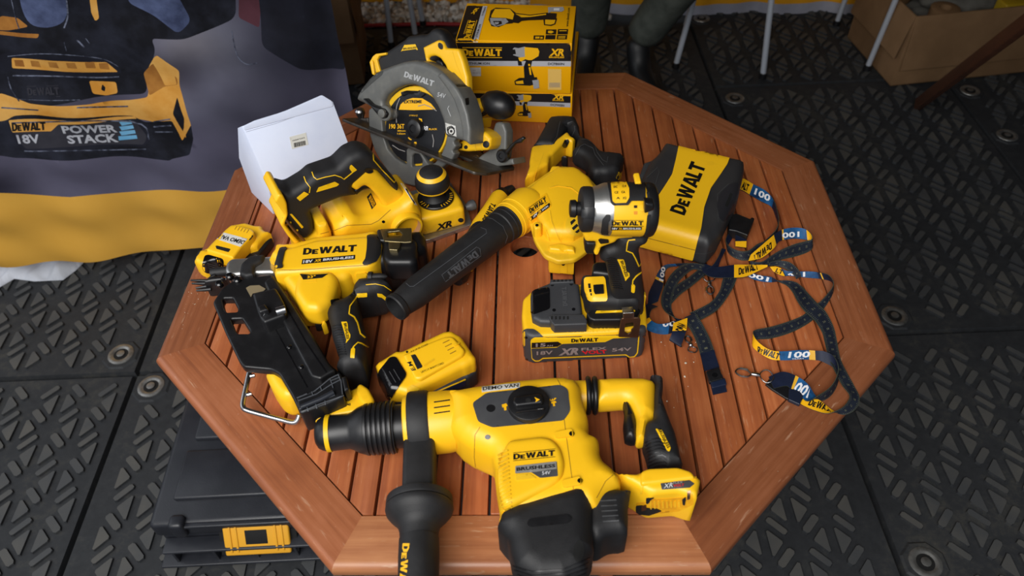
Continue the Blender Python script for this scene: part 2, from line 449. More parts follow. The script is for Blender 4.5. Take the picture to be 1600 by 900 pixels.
# ---- swept solids
def frames(p):
    p = np.asarray(p, float); t = np.gradient(p, axis=0); t /= np.linalg.norm(t, axis=1)[:, None]
    up = np.array([0, 0, 1.0]) if abs(t[0][2]) < .9 else np.array([0, 1.0, 0])
    a = nz(np.cross(t[0], up)); A = []
    for i in range(len(p)):
        a = nz(a - t[i]*(a@t[i])); A.append((a, np.cross(t[i], a)))
    return t, A
def sweep(name, pts, rad, mat, parent, n=24, flatz=1.0, cap=True, angle=40, closed=False, fm=None, origin=None):
    """tube through pts with a radius per point; flatz squashes it along its second axis"""
    p = np.asarray(pts, float); rad = np.broadcast_to(np.asarray(rad, float), (len(p),))
    # forgive repeated points (steps in radius)
    p = p.copy(); 
    tt, A = frames_safe(p)
    V = []; Fc = []
    for i in range(len(p)):
        a, b = A[i]
        for k in range(n):
            th = 2*pi*k/n; V.append(p[i]+a*cos(th)*rad[i]+b*sin(th)*rad[i]*flatz)
    m = len(p)
    for i in range(m if closed else m-1):
        i2 = (i+1) % m
        for k in range(n): Fc.append((i*n+k, i*n+(k+1) % n, i2*n+(k+1) % n, i2*n+k))
    if cap and not closed: Fc.append(tuple(range(n-1, -1, -1))); Fc.append(tuple(range((m-1)*n, m*n)))
    f2 = None
    if fm is not None: f2 = [fm[min(j//n, len(fm)-1)] if j < n*(m-1) else fm[0 if j == n*(m-1) else -1] for j in range(len(Fc))]
    return mesh_obj(name, V, Fc, mat, parent, fm=f2, angle=angle, origin=origin)
def frames_safe(p):
    m = len(p); t = []
    for i in range(m):
        j, k = i, i
        while j > 0 and np.linalg.norm(p[i]-p[j]) < 1e-7: j -= 1
        while k < m-1 and np.linalg.norm(p[k]-p[i]) < 1e-7: k += 1
        if np.linalg.norm(p[i]-p[max(i-1, 0)]) > 1e-7: j = max(i-1, 0)
        if np.linalg.norm(p[i]-p[min(i+1, m-1)]) > 1e-7: k = min(i+1, m-1)
        d = np.zeros(3)
        if j != i: d += nz(p[i]-p[j])
        if k != i: d += nz(p[k]-p[i])
        t.append(nz(d) if np.linalg.norm(d) > 1e-9 else np.array([1.0, 0, 0]))
    up = np.array([0, 0, 1.0]) if abs(t[0][2]) < .9 else np.array([0, 1.0, 0])
    a = nz(np.cross(t[0], up)); A = []
    for i in range(m):
        a = nz(a - t[i]*(a@t[i])); A.append((a, np.cross(t[i], a)))
    return t, A
def lathe(name, p0, axis, prof, mat, parent, n=40, fm=None, angle=35, cap=True):
    "solid of revolution: prof = [(distance along axis, radius)...]"
    axis = nz(axis); p0 = np.asarray(p0, float)
    a = nz(np.cross(axis, (0, 0, 1.0) if abs(axis[2]) < .9 else (1.0, 0, 0))); b = np.cross(axis, a)
    V = []; Fc = []
    for s, r in prof:
        for k in range(n):
            th = 2*pi*k/n; V.append(p0+axis*s+a*cos(th)*r+b*sin(th)*r)
    m = len(prof)
    for i in range(m-1):
        for k in range(n): Fc.append((i*n+k, i*n+(k+1) % n, (i+1)*n+(k+1) % n, (i+1)*n+k))
    if cap: Fc.append(tuple(range(n-1, -1, -1))); Fc.append(tuple(range((m-1)*n, m*n)))
    f2 = None
    if fm is not None: f2 = [fm[min(j//n, len(fm)-1)] if j < n*(m-1) else (fm[0] if j == n*(m-1) else fm[-1]) for j in range(len(Fc))]
    return mesh_obj(name, V, Fc, mat, parent, fm=f2, angle=angle)
def rbox(name, c, ax, dims, bev, mat, parent, seg=3, taper=1.0, origin=None):
    "bevelled box; ax = three axes, dims = full sizes; taper scales the top"
    bm = bmesh.new(); bmesh.ops.create_cube(bm, size=1)
    ax = [nz(a) for a in ax]; c = np.asarray(c, float)
    for v in bm.verts:
        k = taper if v.co.z > 0 else 1.0
        v.co = Vector((v.co.x*dims[0]*k, v.co.y*dims[1]*k, v.co.z*dims[2]))
    if bev: bmesh.ops.bevel(bm, geom=bm.edges[:], offset=bev, segments=seg, profile=.5, affect='EDGES')
    V = [c+ax[0]*v.co.x+ax[1]*v.co.y+ax[2]*v.co.z for v in bm.verts]; bm.verts.index_update()
    Fc = [tuple(v.index for v in f.verts) for f in bm.faces]; bm.free()
    return mesh_obj(name, V, Fc, mat, parent, angle=40, origin=origin)
AX = [(1, 0, 0), (0, 1, 0), (0, 0, 1)]
# ================================================================== the floor of rubber panels
FLOORT = plastic('worn_rubber_tread_top', '3D3F41', .66, '53514C', bump=.35, bscale=300, amount=(.4, .72), nscale=5)
GR = radians(2.4); gx_ = np.array([cos(GR), sin(GR), 0]); gy_ = np.array([-sin(GR), cos(GR), 0])
def G2(x, y, z=0.0): return gx_*x + gy_*y + np.array([0, 0, z])
def floor_panel(x0, x1, y0, y1, mirror, bolts, name='floor'):
    V = []; Fc = []
    g = .004; b = .006; z0 = -.02
    fmt = []
    def prism(poly, za, zb, ins, top=0):
        s = len(V); n = len(poly); c = np.mean(poly, 0); fmt.extend([0]*n+[top])
        for p in poly: V.append(G2(p[0], p[1], za))
        for p in poly:
            q = np.array(p)-c; L = np.hypot(*q); q = c+q*(1-ins/max(L, 1e-6)*1.3); V.append(G2(q[0], q[1], zb))
        for i in range(n): Fc.append((s+i, s+(i+1) % n, s+n+(i+1) % n, s+n+i))
        Fc.append(tuple(s+n+i for i in range(n)))
    prism([(x0+g, y0+g), (x1-g, y0+g), (x1-g, y1-g), (x0+g, y1-g)], z0, 0.0, .004)
    a = np.array([.0733, .0733]); bb = np.array([.0733, -.0733]); mgn = .016
    def rr(c0, c1, w):   # bar with cut corners
        c0 = np.array(c0); c1 = np.array(c1); d = c1-c0; L = np.hypot(*d); d /= L; n = np.array([-d[1], d[0]])*w/2; k = w*.3
        return [c0+n*.6-d*0, c0+n+d*k, c1+n-d*k, c1+n*.6, c1-n*.6, c1-n-d*k, c0-n+d*k, c0-n*.6]
    el = [[(-.0005, -.003), (-.001, -.049), (-.005, -.0505), (-.0265, -.028), (-.0265, -.023), (-.005, -.001)],
          [(-.0500, -.0745), (-.046, -.0735), (-.0235, -.096), (-.0235, -.101), (-.046, -.1255), (-.050, -.1245)],
          rr((-.041, -.0465), (-.0105, -.0785), .0135), rr((-.040, -.0055), (-.0085, .0265), .0155)]
    O = np.array([.9274, -.0192])
    for i in range(-60, 60):
        for j in range(-60, 60):
            c = O + a*i + bb*j
            if not (x0-.1 < (c[0]) < x1+.1 and y0-.1 < c[1] < y1+.15): continue
            for e in el:
                q = np.array(e); q = q.mean(0)+(q-q.mean(0))*1.13; q = q*1.03
                q = q + c
                if mirror: q[:, 0] = (x0+x1) - q[:, 0]
                cc = q.mean(0)
                if not (x0+mgn < q[:, 0].min() and q[:, 0].max() < x1-mgn and y0+mgn < q[:, 1].min() and q[:, 1].max() < y1-mgn): continue
                if any(np.hypot(*(cc-np.array(bp))) < .074 for bp in bolts): continue
                if mirror: q = q[::-1]
                if area2(q) < 0: q = q[::-1]
                prism([tuple(p) for p in q], 0.0, .0062, .0013, 1)
    o = mesh_obj(name, V, Fc, [FLOORM, FLOORT], fm=fmt, angle=30, smooth=False)
    o['kind'] = 'structure'
    for bp in bolts:
        c = G2(bp[0], bp[1])
        k = [(bp[0]+.05*cos(t), bp[1]+.05*sin(t)) for t in np.linspace(0, 2*pi, 9)[:-1]+pi/8]
        s = []; 
        Vp = [G2(x, y, .0001) for x, y in k]+[G2(bp[0]+(x-bp[0])*.9, bp[1]+(y-bp[1])*.9, .004) for x, y in k]
        mesh_obj('bolt_pad', Vp, [(i, (i+1) % 8, 8+(i+1) % 8, 8+i) for i in range(8)]+[tuple(range(8, 16))], FLOORM, o, smooth=False)
        lathe('bolt', c, (0, 0, 1), [(.0038, .034), (.006, .033), (.0075, .028), (.0072, .023), (.0045, .019), (.0045, .0185), (.0045, .011), (.008, .0105), (.0085, .009), (.0085, .0001)], [STEEL2, DARKHOLE], o, n=28, fm=[0, 0, 0, 0, 1, 1, 1, 0, 0])
    return o
STEEL2 = plastic('scuffed_steel', 'A6A6A3', .40, '74726E', metal=.8, bump=.15, bscale=400, amount=(.35, .7), nscale=60)
def gl(p):   # world floor point -> grid coords
    p = np.asarray(p); return (float(p@gx_), float(p@gy_))
B_ = [gl(F(*q)) for q in ((190, 555), (237, 605), (1397, 495), (1148, 155), (1445, 880), (1573, 213), (1515, 143), (1096, 30))]
xl = gl(F(213, 583))[0]; xr = gl(F(1317, 655))[0]; xm = (xl+xr)/2; xr2 = gl(F(1550, 220))[0]; yl = gl(F(100, 589))[1]; yr = gl(F(1500, 517))[1]
yt = 2.06
def bs(x0, x1, y0, y1): return [b for b in B_ if x0+.02 < b[0] < x1-.02 and y0+.02 < b[1] < y1-.02]
for (x0, x1, ys, mir) in ((xl-.86, xl, (yl-1.2, yl, yl+1.2, yt+.05), 1), (xl, xm, (yl-1.2, yl, yl+1.2, yt+.05), 1), (xm, xr, (yr-1.2, yr-.1, 1.0, 2.06), 0),
                        (xr, xr2, (yr-1.2, yr, yr+1.2, 2.2), 0), (xr2, xr2+.86, (yr-1.2, yr-.1, yr+.5, 2.2), 0)):
    for ya, yb in zip(ys[:-1], ys[1:]): floor_panel(x0, x1, ya, yb, mir, bs(x0, x1, ya, yb))
ground = mesh_obj('floor', [(-6, -5, -.021), (6, -5, -.021), (6, 6, -.021), (-6, 6, -.021)], [(0, 1, 2, 3)], plastic('dark_ground', '1A1A1A', .9, '24221F', bump=.3, bscale=40), smooth=False)
ground['kind'] = 'structure'

# ---- gravel beyond the floor's edge, with a red strip
SB = [plastic('pale_stone', 'E2DED6', .8, 'B8B2A8', bump=.3, bscale=200, nscale=30), plastic('grey_stone', 'A8A49C', .8, '8C8880', bump=.3, bscale=200, nscale=30), plastic('brown_stone', 'B09C84', .8, '8A7A66', bump=.3, bscale=200, nscale=30)]
ico = bmesh.new(); bmesh.ops.create_icosphere(ico, subdivisions=1, radius=1); IV = np.array([v.co for v in ico.verts]); IF = [tuple(v.index for v in f.verts) for f in ico.faces]; ico.free()
V = []; Fc = []; fm = []
for i in range(1500):
    x = rng.uniform(-1.2, .35); y = rng.uniform(2.13, 2.295); s = rng.uniform(.009, .021); m = np.diag(rng.uniform(.6, 1.2, 3)*s)
    th = rng.uniform(0, 6.3); R = np.array([[cos(th), -sin(th), 0], [sin(th), cos(th), 0], [0, 0, 1]])
    k = len(V); q = IV*(1+rng.uniform(-.15, .15, (len(IV), 1))); V += list((q@m)@R.T + [x, y, -.012+rng.uniform(0, .022)]); Fc += [tuple(a+k for a in t) for t in IF]; fm += [rng.integers(0, 3) if rng.random() < .6 else 0]*len(IF)
g = mesh_obj('gravel', V, Fc, SB, fm=fm, angle=60); tag(g, 'strip of pale gravel beyond the edge of the black floor', 'gravel', kind='stuff')
rs = sweep('edging_strip', [F(520, 42, .006), F(600, 39, .006), F(680, 37, .006), F(760, 39, .006), F(830, 41, .006)], .008, RED, None, n=8)
tag(rs, 'thin red strip lying between the gravel and the black floor', 'strip')

# ---- the tent: yellow side cloth with a pale hem at the back, unseen roof and right side shaped for shade
def fabric(name, c, c2, sc=3, rough=.85, thr=(.35, .65)):
    m, n, l, b = nodes(name); v = coord(n, l); t = noise(n, l, v, sc, 5, .6)
    r = ramp(n, l, t.outputs[0], [(thr[0], lin(c)), (thr[1], lin(c2))]); l.new(r.outputs[0], b.inputs['Base Color'])
    b.inputs['Roughness'].default_value = rough; b.inputs['Specular IOR Level'].default_value = .2
    w = noise(n, l, v, 700, 2); bp = n.new('ShaderNodeBump'); bp.inputs['Strength'].default_value = .1; bp.inputs['Distance'].default_value = .0004
    l.new(w.outputs[0], bp.inputs['Height']); l.new(bp.outputs[0], b.inputs['Normal']); return m
TENTY = fabric('yellow_tent_cloth', 'E0A020', 'D2921C'); HEM = fabric('pale_hem_cloth', 'A9A9B4', '8E8E9A'); TENTD = fabric('dark_tent_cloth', '2A2A2C', '333335')
def curtain(name, x0, x1, y, z0, z1, mats, zsplit, amp=.012, sl=0.0):
    V = []; Fc = []; fm = []; nx = 120; zs = [z0, zsplit, zsplit+1e-4] + list(np.linspace(zsplit+.03, z1, 14))
    for j, z in enumerate(zs):
        for i in range(nx+1):
            x = x0+(x1-x0)*i/nx; V.append((x, y+sl*(x-x0)+amp*sin(x*17+sin(x*5)*2)+amp*.4*sin(x*41+z*3), z))
    for j in range(len(zs)-1):
        for i in range(nx): k = j*(nx+1)+i; Fc.append((k, k+1, k+nx+2, k+nx+1)); fm.append(0 if j == 0 else 1)
    o = mesh_obj(name, V, Fc, mats, fm=fm, angle=80); o['kind'] = 'structure'; return o
curtain('wall_back', .02, 2.34, 2.165, .0, 2.5, [HEM, TENTY], .045, sl=-.02)
curtain('wall_rear', -2.6, .05, 2.31, .0, 2.5, [TENTY, TENTY], .1, sl=0.0)
def panel(name, pts):
    o = mesh_obj(name, pts, [(0, 1, 2, 3)], TENTD, smooth=False); o['kind'] = 'structure'; return o
panel('shade_wall_right', [(2.35, -2.0, 0), (2.35, 2.3, 0), (2.35, 2.3, 2.5), (2.35, -2.0, 2.2)])  # unseen side, run forward to block sky light from the right
panel('shade_ceiling', [(-1.7, -.4, 2.3), (2.6, -1.4, 1.78), (2.6, 2.6, 2.5), (-2.6, 2.6, 2.5)])  # unseen roof, its eave set low to shade the back right

# ================================================================== the octagonal table
ALLB = []
def table():
    T = thing('octagonal_table', 'octagonal slatted hardwood garden table covered in yellow power tools', 'table', (0, 0, 0))
    R = .53; t = R*tan(pi/8); w = .0655; Ri = R-w; ti = Ri*tan(pi/8); th = .026
    oc = [(t, R), (R, t), (R, -t), (t, -R), (-t, -R), (-R, -t), (-R, t), (-t, R)]
    ic = [(ti, Ri), (Ri, ti), (Ri, -ti), (ti, -Ri), (-ti, -Ri), (-Ri, -ti), (-Ri, ti), (-ti, Ri)]
    def board(name, poly, mat, rim, ang, parent=T, z1=TT, z0=TT-th, edges=None):
        """board from a plan polygon, x axis of its own frame turned by ang; edges listed in rim get a round-over"""
        c = np.mean(poly, 0); ca, sa = cos(ang), sin(ang)
        bm = bmesh.new(); n = len(poly)
        loc = [((p[0]-c[0])*ca+(p[1]-c[1])*sa, -(p[0]-c[0])*sa+(p[1]-c[1])*ca) for p in poly]
        if area2(np.array(loc)) < 0: loc = loc[::-1]; 
        vb = [bm.verts.new((x, y, z0-z1)) for x, y in loc]; vt = [bm.verts.new((x, y, 0)) for x, y in loc]
        bm.faces.new(vt); bm.faces.new(vb[::-1])
        for i in range(n): bm.faces.new((vb[i], vb[(i+1) % n], vt[(i+1) % n], vt[i]))
        top = [e for e in bm.edges if abs(e.verts[0].co.z) < 1e-6 and abs(e.verts[1].co.z) < 1e-6]
        big = [e for e in bm.edges if rim and abs(e.verts[0].co.z-e.verts[1].co.z) < 1e-6 and min(e.verts[0].co.y, e.verts[1].co.y) > max(q[1] for q in loc)-1e-4]
        if big:
            bmesh.ops.bevel(bm, geom=big, offset=.010, segments=5, profile=.5, affect='EDGES')
        else: bmesh.ops.bevel(bm, geom=top, offset=.0016, segments=2, profile=.5, affect='EDGES')
        me = bpy.data.meshes.new(name); bm.to_mesh(me); bm.free(); me.materials.append(mat)
        me.polygons.foreach_set('use_smooth', [True]*len(me.polygons)); me.set_sharp_from_angle(angle=radians(35))
        o = bpy.data.objects.new(name, me); COL.objects.link(o); o.parent = parent; o.location = (c[0], c[1], z1); o.rotation_euler = (0, 0, ang)
        M = Matrix.Translation((c[0], c[1], z1)) @ Matrix.Rotation(ang, 4, 'Z')
        GEO[o.name] = (np.array([M @ v.co for v in me.vertices]), [tuple(p.vertices) for p in me.polygons]); ROOT[o.name] = np.zeros(3); ALLB.append(o)
        return o
    for i in range(8):
        a, b = oc[i], oc[(i+1) % 8]; c, d = ic[(i+1) % 8], ic[i]
        e = .0004
        ang = atan2(a[1]-b[1], a[0]-b[0])          # local +y points outwards
        m = np.array([(a[0]+b[0])/2, (a[1]+b[1])/2]); lo = (-(m[0])*sin(ang)+(m[1])*cos(ang))
        if lo < 0: ang += pi
        board('frame_board', [a, b, c, d], WOODLIT if i == 3 else WOOD, True, ang)
    # slats
    def clip(poly, nrm, dd):
        out = []
        for i in range(len(poly)):
            p, q = np.array(poly[i]), np.array(poly[(i+1) % len(poly)]); fp, fq = p@nrm-dd, q@nrm-dd
            if fp <= 0: out.append(p)
            if (fp < 0 < fq) or (fq < 0 < fp): out.append(p+(q-p)*fp/(fp-fq))
        return out
    def slat(x0, x1, ya=-1, yb=1):
        poly = [np.array(p) for p in ((x0, ya), (x1, ya), (x1, yb), (x0, yb))]
        for k in range(8):
            th_ = pi/4*k; poly = clip(poly, np.array([cos(th_), sin(th_)]), Ri-.0018)
            if len(poly) < 3: return
        board('slat', poly, WOODS, False, pi/2)
    g = .0017; c0 = .005; hw = .043
    # middle: two narrow slats at each end and a wide hub board with the parasol hole
    hubv = [(c0-hw+g, -.245), (c0+hw-g, -.245), (c0+hw-g, .245), (c0-hw+g, .245)]
    for s in (-1, 1):
        for k in range(13):
            xa = c0+s*(hw+.0348*k)+s*g; xb = c0+s*(hw+.0348*(k+1))-s*g
            slat(min(xa, xb), max(xa, xb))
    pl = Plane((0, 0, TT), (1, 0, 0), (0, 0, 1)); hc = (.0065, .004); hr_ = .0235
    hub = puff('hub_board', [(c0-hw+g, -Ri+.002), (c0+hw-g, -Ri+.002), (c0+hw-g, Ri-.002), (c0-hw+g, Ri-.002)], pl, -th, 0, .0015, WOODS, T, px=False, r0=.002,
         holes=[[(hc[0]+hr_*cos(a), hc[1]+hr_*sin(a)) for a in np.linspace(0, 2*pi, 33)[:-1]]], hr=0)
    hub.data.transform(Matrix.Rotation(-pi/2, 4, 'Z')); hub.rotation_euler = (0, 0, pi/2); ALLB.append(hub)
    # bearers, apron and legs below
    for y in (-.3, .3): rbox('bearer', (0, y, TT-th-.018), AX, (.74, .04, .034), .003, WOOD, T)
    for x in (-.22, .22): rbox('bearer', (x, 0, TT-th-.018-.034), AX, (.05, .74, .034), .003, WOOD, T)
    for sx in (-1, 1):
        for sy in (-1, 1):
            a = np.array([sx*.19, sy*.27, TT-th-.036]); b = np.array([sx*.19, -sy*.27, .022]); ax2 = nz(b-a)
            if sx*sy > 0: a[0] -= .03*sx; b[0] -= .03*sx
            rbox('leg', (a+b)/2, [(1, 0, 0), np.cross(ax2, (1, 0, 0)), ax2], (.026, .05, np.linalg.norm(b-a)), .003, WOOD, T)
    return T
TABLE = table()
TB = bvh(ALLB)

# ================================================================== things behind and below the table
# ---- printed banner hanging over the left
NAVY = fabric('banner_navy_print', '15161F', '20222E', 9); PLUM = fabric('banner_plum_grey_print', '3A3748', '4A4A60', 2.2, thr=(.3, .7))
PLUML = fabric('banner_light_smoke_print', '4E5064', '707288', 3.5, thr=(.3, .7)); BYEL = fabric('banner_yellow_band', 'C8963A', 'D09E42', 4); BBLK = fabric('banner_black_print', '101118', '2A2D3A', 9, thr=(.42, .72))
BORG = fabric('banner_orange_print', 'C98A34', 'E0AC5C', 9); BORD = fabric('banner_shadow_orange_print', '8E5A26', 'B07A38', 14); BBLU = fabric('banner_blue_grey_print', '59658A', '343C58', 16)
BGREY = fabric('banner_grey_print', '34343C', '2A2A32', 20); BWHT = fabric('banner_white_print', 'B8BAC2', 'A0A2AC', 20); BCYN = fabric('banner_cyan_print', '5E9CC4', '70A8CC', 20)
q0 = P(0, 415, .1-TT); q1 = P(345, 385, .1-TT)
BP = Plane(q0, q1-q0, np.cross(nz(q1-q0), (0, 0, 1)))
def smoke_print():
    "plum-grey printed ground with soft drifting smoke, part of the printed picture"
    m, n, l, b = nodes('banner_smoke_print'); v = coord(n, l); base = noise(n, l, v, 2.4, 5, .6)
    r = ramp(n, l, base.outputs[0], [(.3, lin('4A485A')), (.7, lin('5E5C70'))]); cur = r.outputs[0]
    warp = noise(n, l, v, 3.5, 4, .6); o0 = BP.w(.4, 0)
    for (x, y), rad, c, k in (((330, 95), .19, '8A8C9C', .85), ((300, 75), .10, '6F6A70', .7), ((290, 110), .085, '1E1D26', .8), ((345, 150), .15, '74748A', .6), ((420, 165), .24, '2C2A38', .75), ((250, 110), .10, '3A3038', .5), ((450, 60), .20, '2A2A38', .8), ((-20, 290), .16, '1C1B28', .9), ((60, 60), .3, '15151C', .6)):
        p = BP.w(*BP.px(x, y))-o0; vs = n.new('ShaderNodeVectorMath'); vs.operation = 'DISTANCE'; l.new(v.outputs[0], vs.inputs[0]); vs.inputs[1].default_value = tuple(p)
        ad = n.new('ShaderNodeMath'); ad.operation = 'MULTIPLY_ADD'; l.new(warp.outputs[0], ad.inputs[0]); ad.inputs[1].default_value = rad*.9; l.new(vs.outputs['Value'], ad.inputs[2])
        mr = n.new('ShaderNodeMapRange'); mr.interpolation_type = 'SMOOTHSTEP'; mr.inputs['From Min'].default_value = rad*.5; mr.inputs['From Max'].default_value = rad*1.5; mr.inputs['To Min'].default_value = k; mr.inputs['To Max'].default_value = 0
        l.new(ad.outputs[0], mr.inputs[0]); mx = n.new('ShaderNodeMix'); mx.data_type = 'RGBA'; l.new(mr.outputs[0], mx.inputs[0]); l.new(cur, mx.inputs[6]); mx.inputs[7].default_value = lin(c); cur = mx.outputs[2]
    l.new(cur, b.inputs['Base Color']); b.inputs['Roughness'].default_value = .8; b.inputs['Specular IOR Level'].default_value = .2
    return m
def banner():
    outl = [(-60, 424), (0, 415), (60, 409), (130, 404), (200, 398), (270, 392), (345, 386), (450, 378), (563, 366)]
    out = [BP.px(x, y) for x, y in outl] ; rx = BP.px(514, 0)[0]
    top = 1.05
    out = np.array(out + [np.array([BP.px(563, 366)[0], top]), np.array([out[0][0], top])]); out[-3][0] = rx; out[-2][0] = rx
    def reg(p, r=5): return np.array([BP.px(x, y) for x, y in rnd(p, r)])
    regs = [
     (reg([(-260, 322), (-60, 306), (0, 300), (110, 307), (230, 303), (345, 297), (620, 280), (620, 430), (-60, 470), (-260, 500)], 0), 3),
     # smoke
     (reg([(240, 55), (340, 45), (365, 45), (360, 90), (340, 150), (300, 170), (275, 110)], 14), 2), (reg([(250, 60), (290, 80), (330, 130), (300, 160), (260, 120)], 10), 0),
     (reg([(362, 45), (372, 90), (400, 102), (455, 105), (478, 60), (470, -40), (360, -40)], 14), 0), (reg([(380, 60), (400, 100), (392, 104), (372, 92), (361, 50)], 5), 2),
     (reg([(372, -40), (408, -40), (405, 45), (385, 36), (372, 30)], 5), 8), (reg([(400, -40), (508, -40), (540, 120), (470, 108), (410, 70)], 10), 9),
     (reg([(0, 292), (-60, 300), (-60, 240), (30, 262)], 10), 0),
     # tool body
     (reg([(-60, -60), (365, -60), (368, 30), (290, 58), (238, 55), (246, 70), (238, 100), (225, 120), (232, 145), (60, 166), (0, 152), (-60, 150)], 12), 4),
     (reg([(25, -60), (98, -60), (106, 10), (100, 38), (75, 45), (45, 40), (30, 15)], 14), 5), (reg([(195, -60), (258, -60), (300, 30), (280, 50), (240, 22), (200, 5)], 10), 5),
     (reg([(138, -20), (148, -20), (154, 30), (148, 35), (142, 22)], 3), 6), (reg([(0, 28), (26, 30), (44, 42), (10, 50), (-30, 52)], 4), 7), (reg([(-30, 52), (62, 52), (60, 58), (-30, 58)], 3), 7),
     (reg([(-30, 96), (20, 84), (140, 88), (180, 100), (190, 118), (150, 125), (60, 120), (-30, 110)], 6), 9),
     (reg([(15, 95), (100, 95), (165, 100), (183, 116), (100, 115), (16, 111)], 3), 6)]
    for a in (19, 45, 74, 103, 132, 153): regs.append((reg([(a, 98+(a > 140)*3), (a+14, 98+(a > 140)*3), (a+17, 109+(a > 140)*3), (a+2, 108+(a > 140)*2)], 1), 7))
    regs += [
     (reg([(137, 130), (180, 131), (183, 148), (165, 153), (143, 150)], 4), 6), (reg([(158, 135), (163, 140), (162, 147), (156, 144)], 2), 4),
     (reg([(-60, 152), (0, 150), (45, 163), (140, 165), (200, 158), (232, 150), (232, 105), (243, 84), (248, 80), (282, 105), (281, 130), (300, 190), (300, 222), (290, 236), (270, 195), (200, 190), (-60, 195)], 5), 6),
     (reg([(223, 117), (240, 96), (278, 118), (279, 130), (258, 134), (234, 148)], 4), 7), (reg([(240, 96), (272, 105), (277, 130), (258, 133)], 3), 6),
     (reg([(-60, 192), (8, 190), (20, 184), (60, 182), (205, 186), (225, 196), (270, 184), (285, 220), (300, 190), (303, 215), (297, 240), (270, 246), (265, 249), (25, 248), (-60, 230)], 4), 4),
     (reg([(278, 148), (290, 180), (288, 205), (272, 172)], 3), 4), (reg([(286, 205), (291, 188), (291, 214)], 1), 6),
     (reg([(8, 190), (205, 188), (232, 218), (228, 232), (80, 234), (38, 238), (22, 222)], 6), 9), (reg([(12, 191), (203, 189), (228, 218), (224, 229), (80, 231), (40, 234), (26, 220)], 5), 10),
     (reg([(12, 190), (208, 187), (212, 191), (90, 197), (78, 209), (18, 209)], 2), 6)]
    for k in range(4): regs.append((reg([(184+(k == 3)*-1, 196+k*7.2), (202+k*3, 194.5+k*7.2), (204+k*3, 199.5+k*7.2), (188-(k == 3)*4, 202+k*7.2)], 0), 11))
    mats = [PLUM, PLUML, BBLK, BYEL, BBLK, BBLU, BORG, BORD, fabric('banner_maroon_print', '43242C', '54303A', 9), NAVY, BGREY, BCYN]
    # index 0 plum, 1 base; the first table above is written with: 0 dark plum shade, 2 light smoke
    mats[1] = mats[0] = mats[2] = smoke_print()
    loops = [out]+[r for r, _ in regs]
    mn, mx = out.min(0), out.max(0); gx, gy = np.meshgrid(np.arange(mn[0], mx[0], .012), np.arange(mn[1], mx[1], .012)); Gd = np.stack([gx.ravel(), gy.ravel()], 1); Gd = Gd[pip(Gd, out)]
    v, f, _ = cdt([resamp(out, .012)]+[resamp(r, .02) for r, _ in regs], Gd)
    f = np.array([t for t in f if len(t) == 3]); c = v[f].mean(1); ins = pip(c, out); f = f[ins]; c = c[ins]
    fm = np.full(len(f), 1)
    for r, m in regs: fm[pip(c, r)] = m
    a = v[f]; ar = (a[:, 1, 0]-a[:, 0, 0])*(a[:, 2, 1]-a[:, 0, 1])-(a[:, 2, 0]-a[:, 0, 0])*(a[:, 1, 1]-a[:, 0, 1]); f = np.where((ar < 0)[:, None], f[:, ::-1], f)
    x, y = v[:, 0], v[:, 1]
    fold = .010*np.sin(x*9+y*2.2)*np.clip(1.0-y*.3, .3, 1) + .006*np.sin(x*23-y*5+1.3) + .004*np.sin((x+y)*31) - .012*np.exp(-((x-.98-.1*y)/.035)**2) + .004*np.sin(y*40+x*3)
    A = np.column_stack([v, fold])
    o = mesh_obj('printed_banner', BP.W(A), f, mats, fm=fm, angle=80, origin=BP.w(.4, 0))
    tag(o, 'dark printed cloth banner with yellow bottom band hanging left of the table', 'banner')
    return o
BAN = banner(); BT = bvh(BAN)
def bprint(art, bl, br, tl, mat, nm='lettering'): return print_on(nm, art, bl, br, tl, BT, mat, BAN, eps=.0012, maxlen=.2)
bprint(LOGON, (19, 205), (72, 203), (18, 192), BLACKINK, 'logo'); bprint(text2d('18V', .03), (29, 224), (64, 223), (25, 211), BWHT)
bprint(text2d('POWER', .035), (99, 208), (184, 206), (95, 197), BWHT); bprint(text2d('STACK', .035), (107, 224), (186, 221), (103, 212), BWHT)
bprint(LOGO, (44, 149), (94, 148), (42, 137), BGREY, 'logo')
_scuff = fabric('banner_scuff_print', '6E7488', '2A2D3A', 60, thr=(.4, .6))
_r5 = np.random.default_rng(11)
for q in ([(12, 88), (60, 84), (110, 86), (160, 92), (185, 104)], [(12, 120), (18, 140), (30, 158)], [(20, 118), (90, 119), (150, 121), (186, 120)], [(30, 155), (80, 157), (125, 156)], [(100, 66), (104, 80)], [(120, 62), (132, 74)], [(140, 68), (134, 60)], [(18, 0), (25, 30), (30, 45)], [(104, 0), (106, 25), (100, 44)],
          [(18, 192), (205, 190), (233, 218)], [(38, 236), (80, 236), (228, 233)], [(240, 190), (266, 186)], [(240, 198), (268, 196)], [(242, 206), (270, 206)], [(362, 48), (370, 85), (385, 100), (402, 98)], [(120, 168), (200, 166)], [(2, 168), (60, 172)]):
    inlay('printed_highlight', line(spl(q, 5), _r5.uniform(1.2, 2.6)), BT, _scuff, BAN, eps=.0008, thick=0, raw=True, step=6, maxlen=.1)

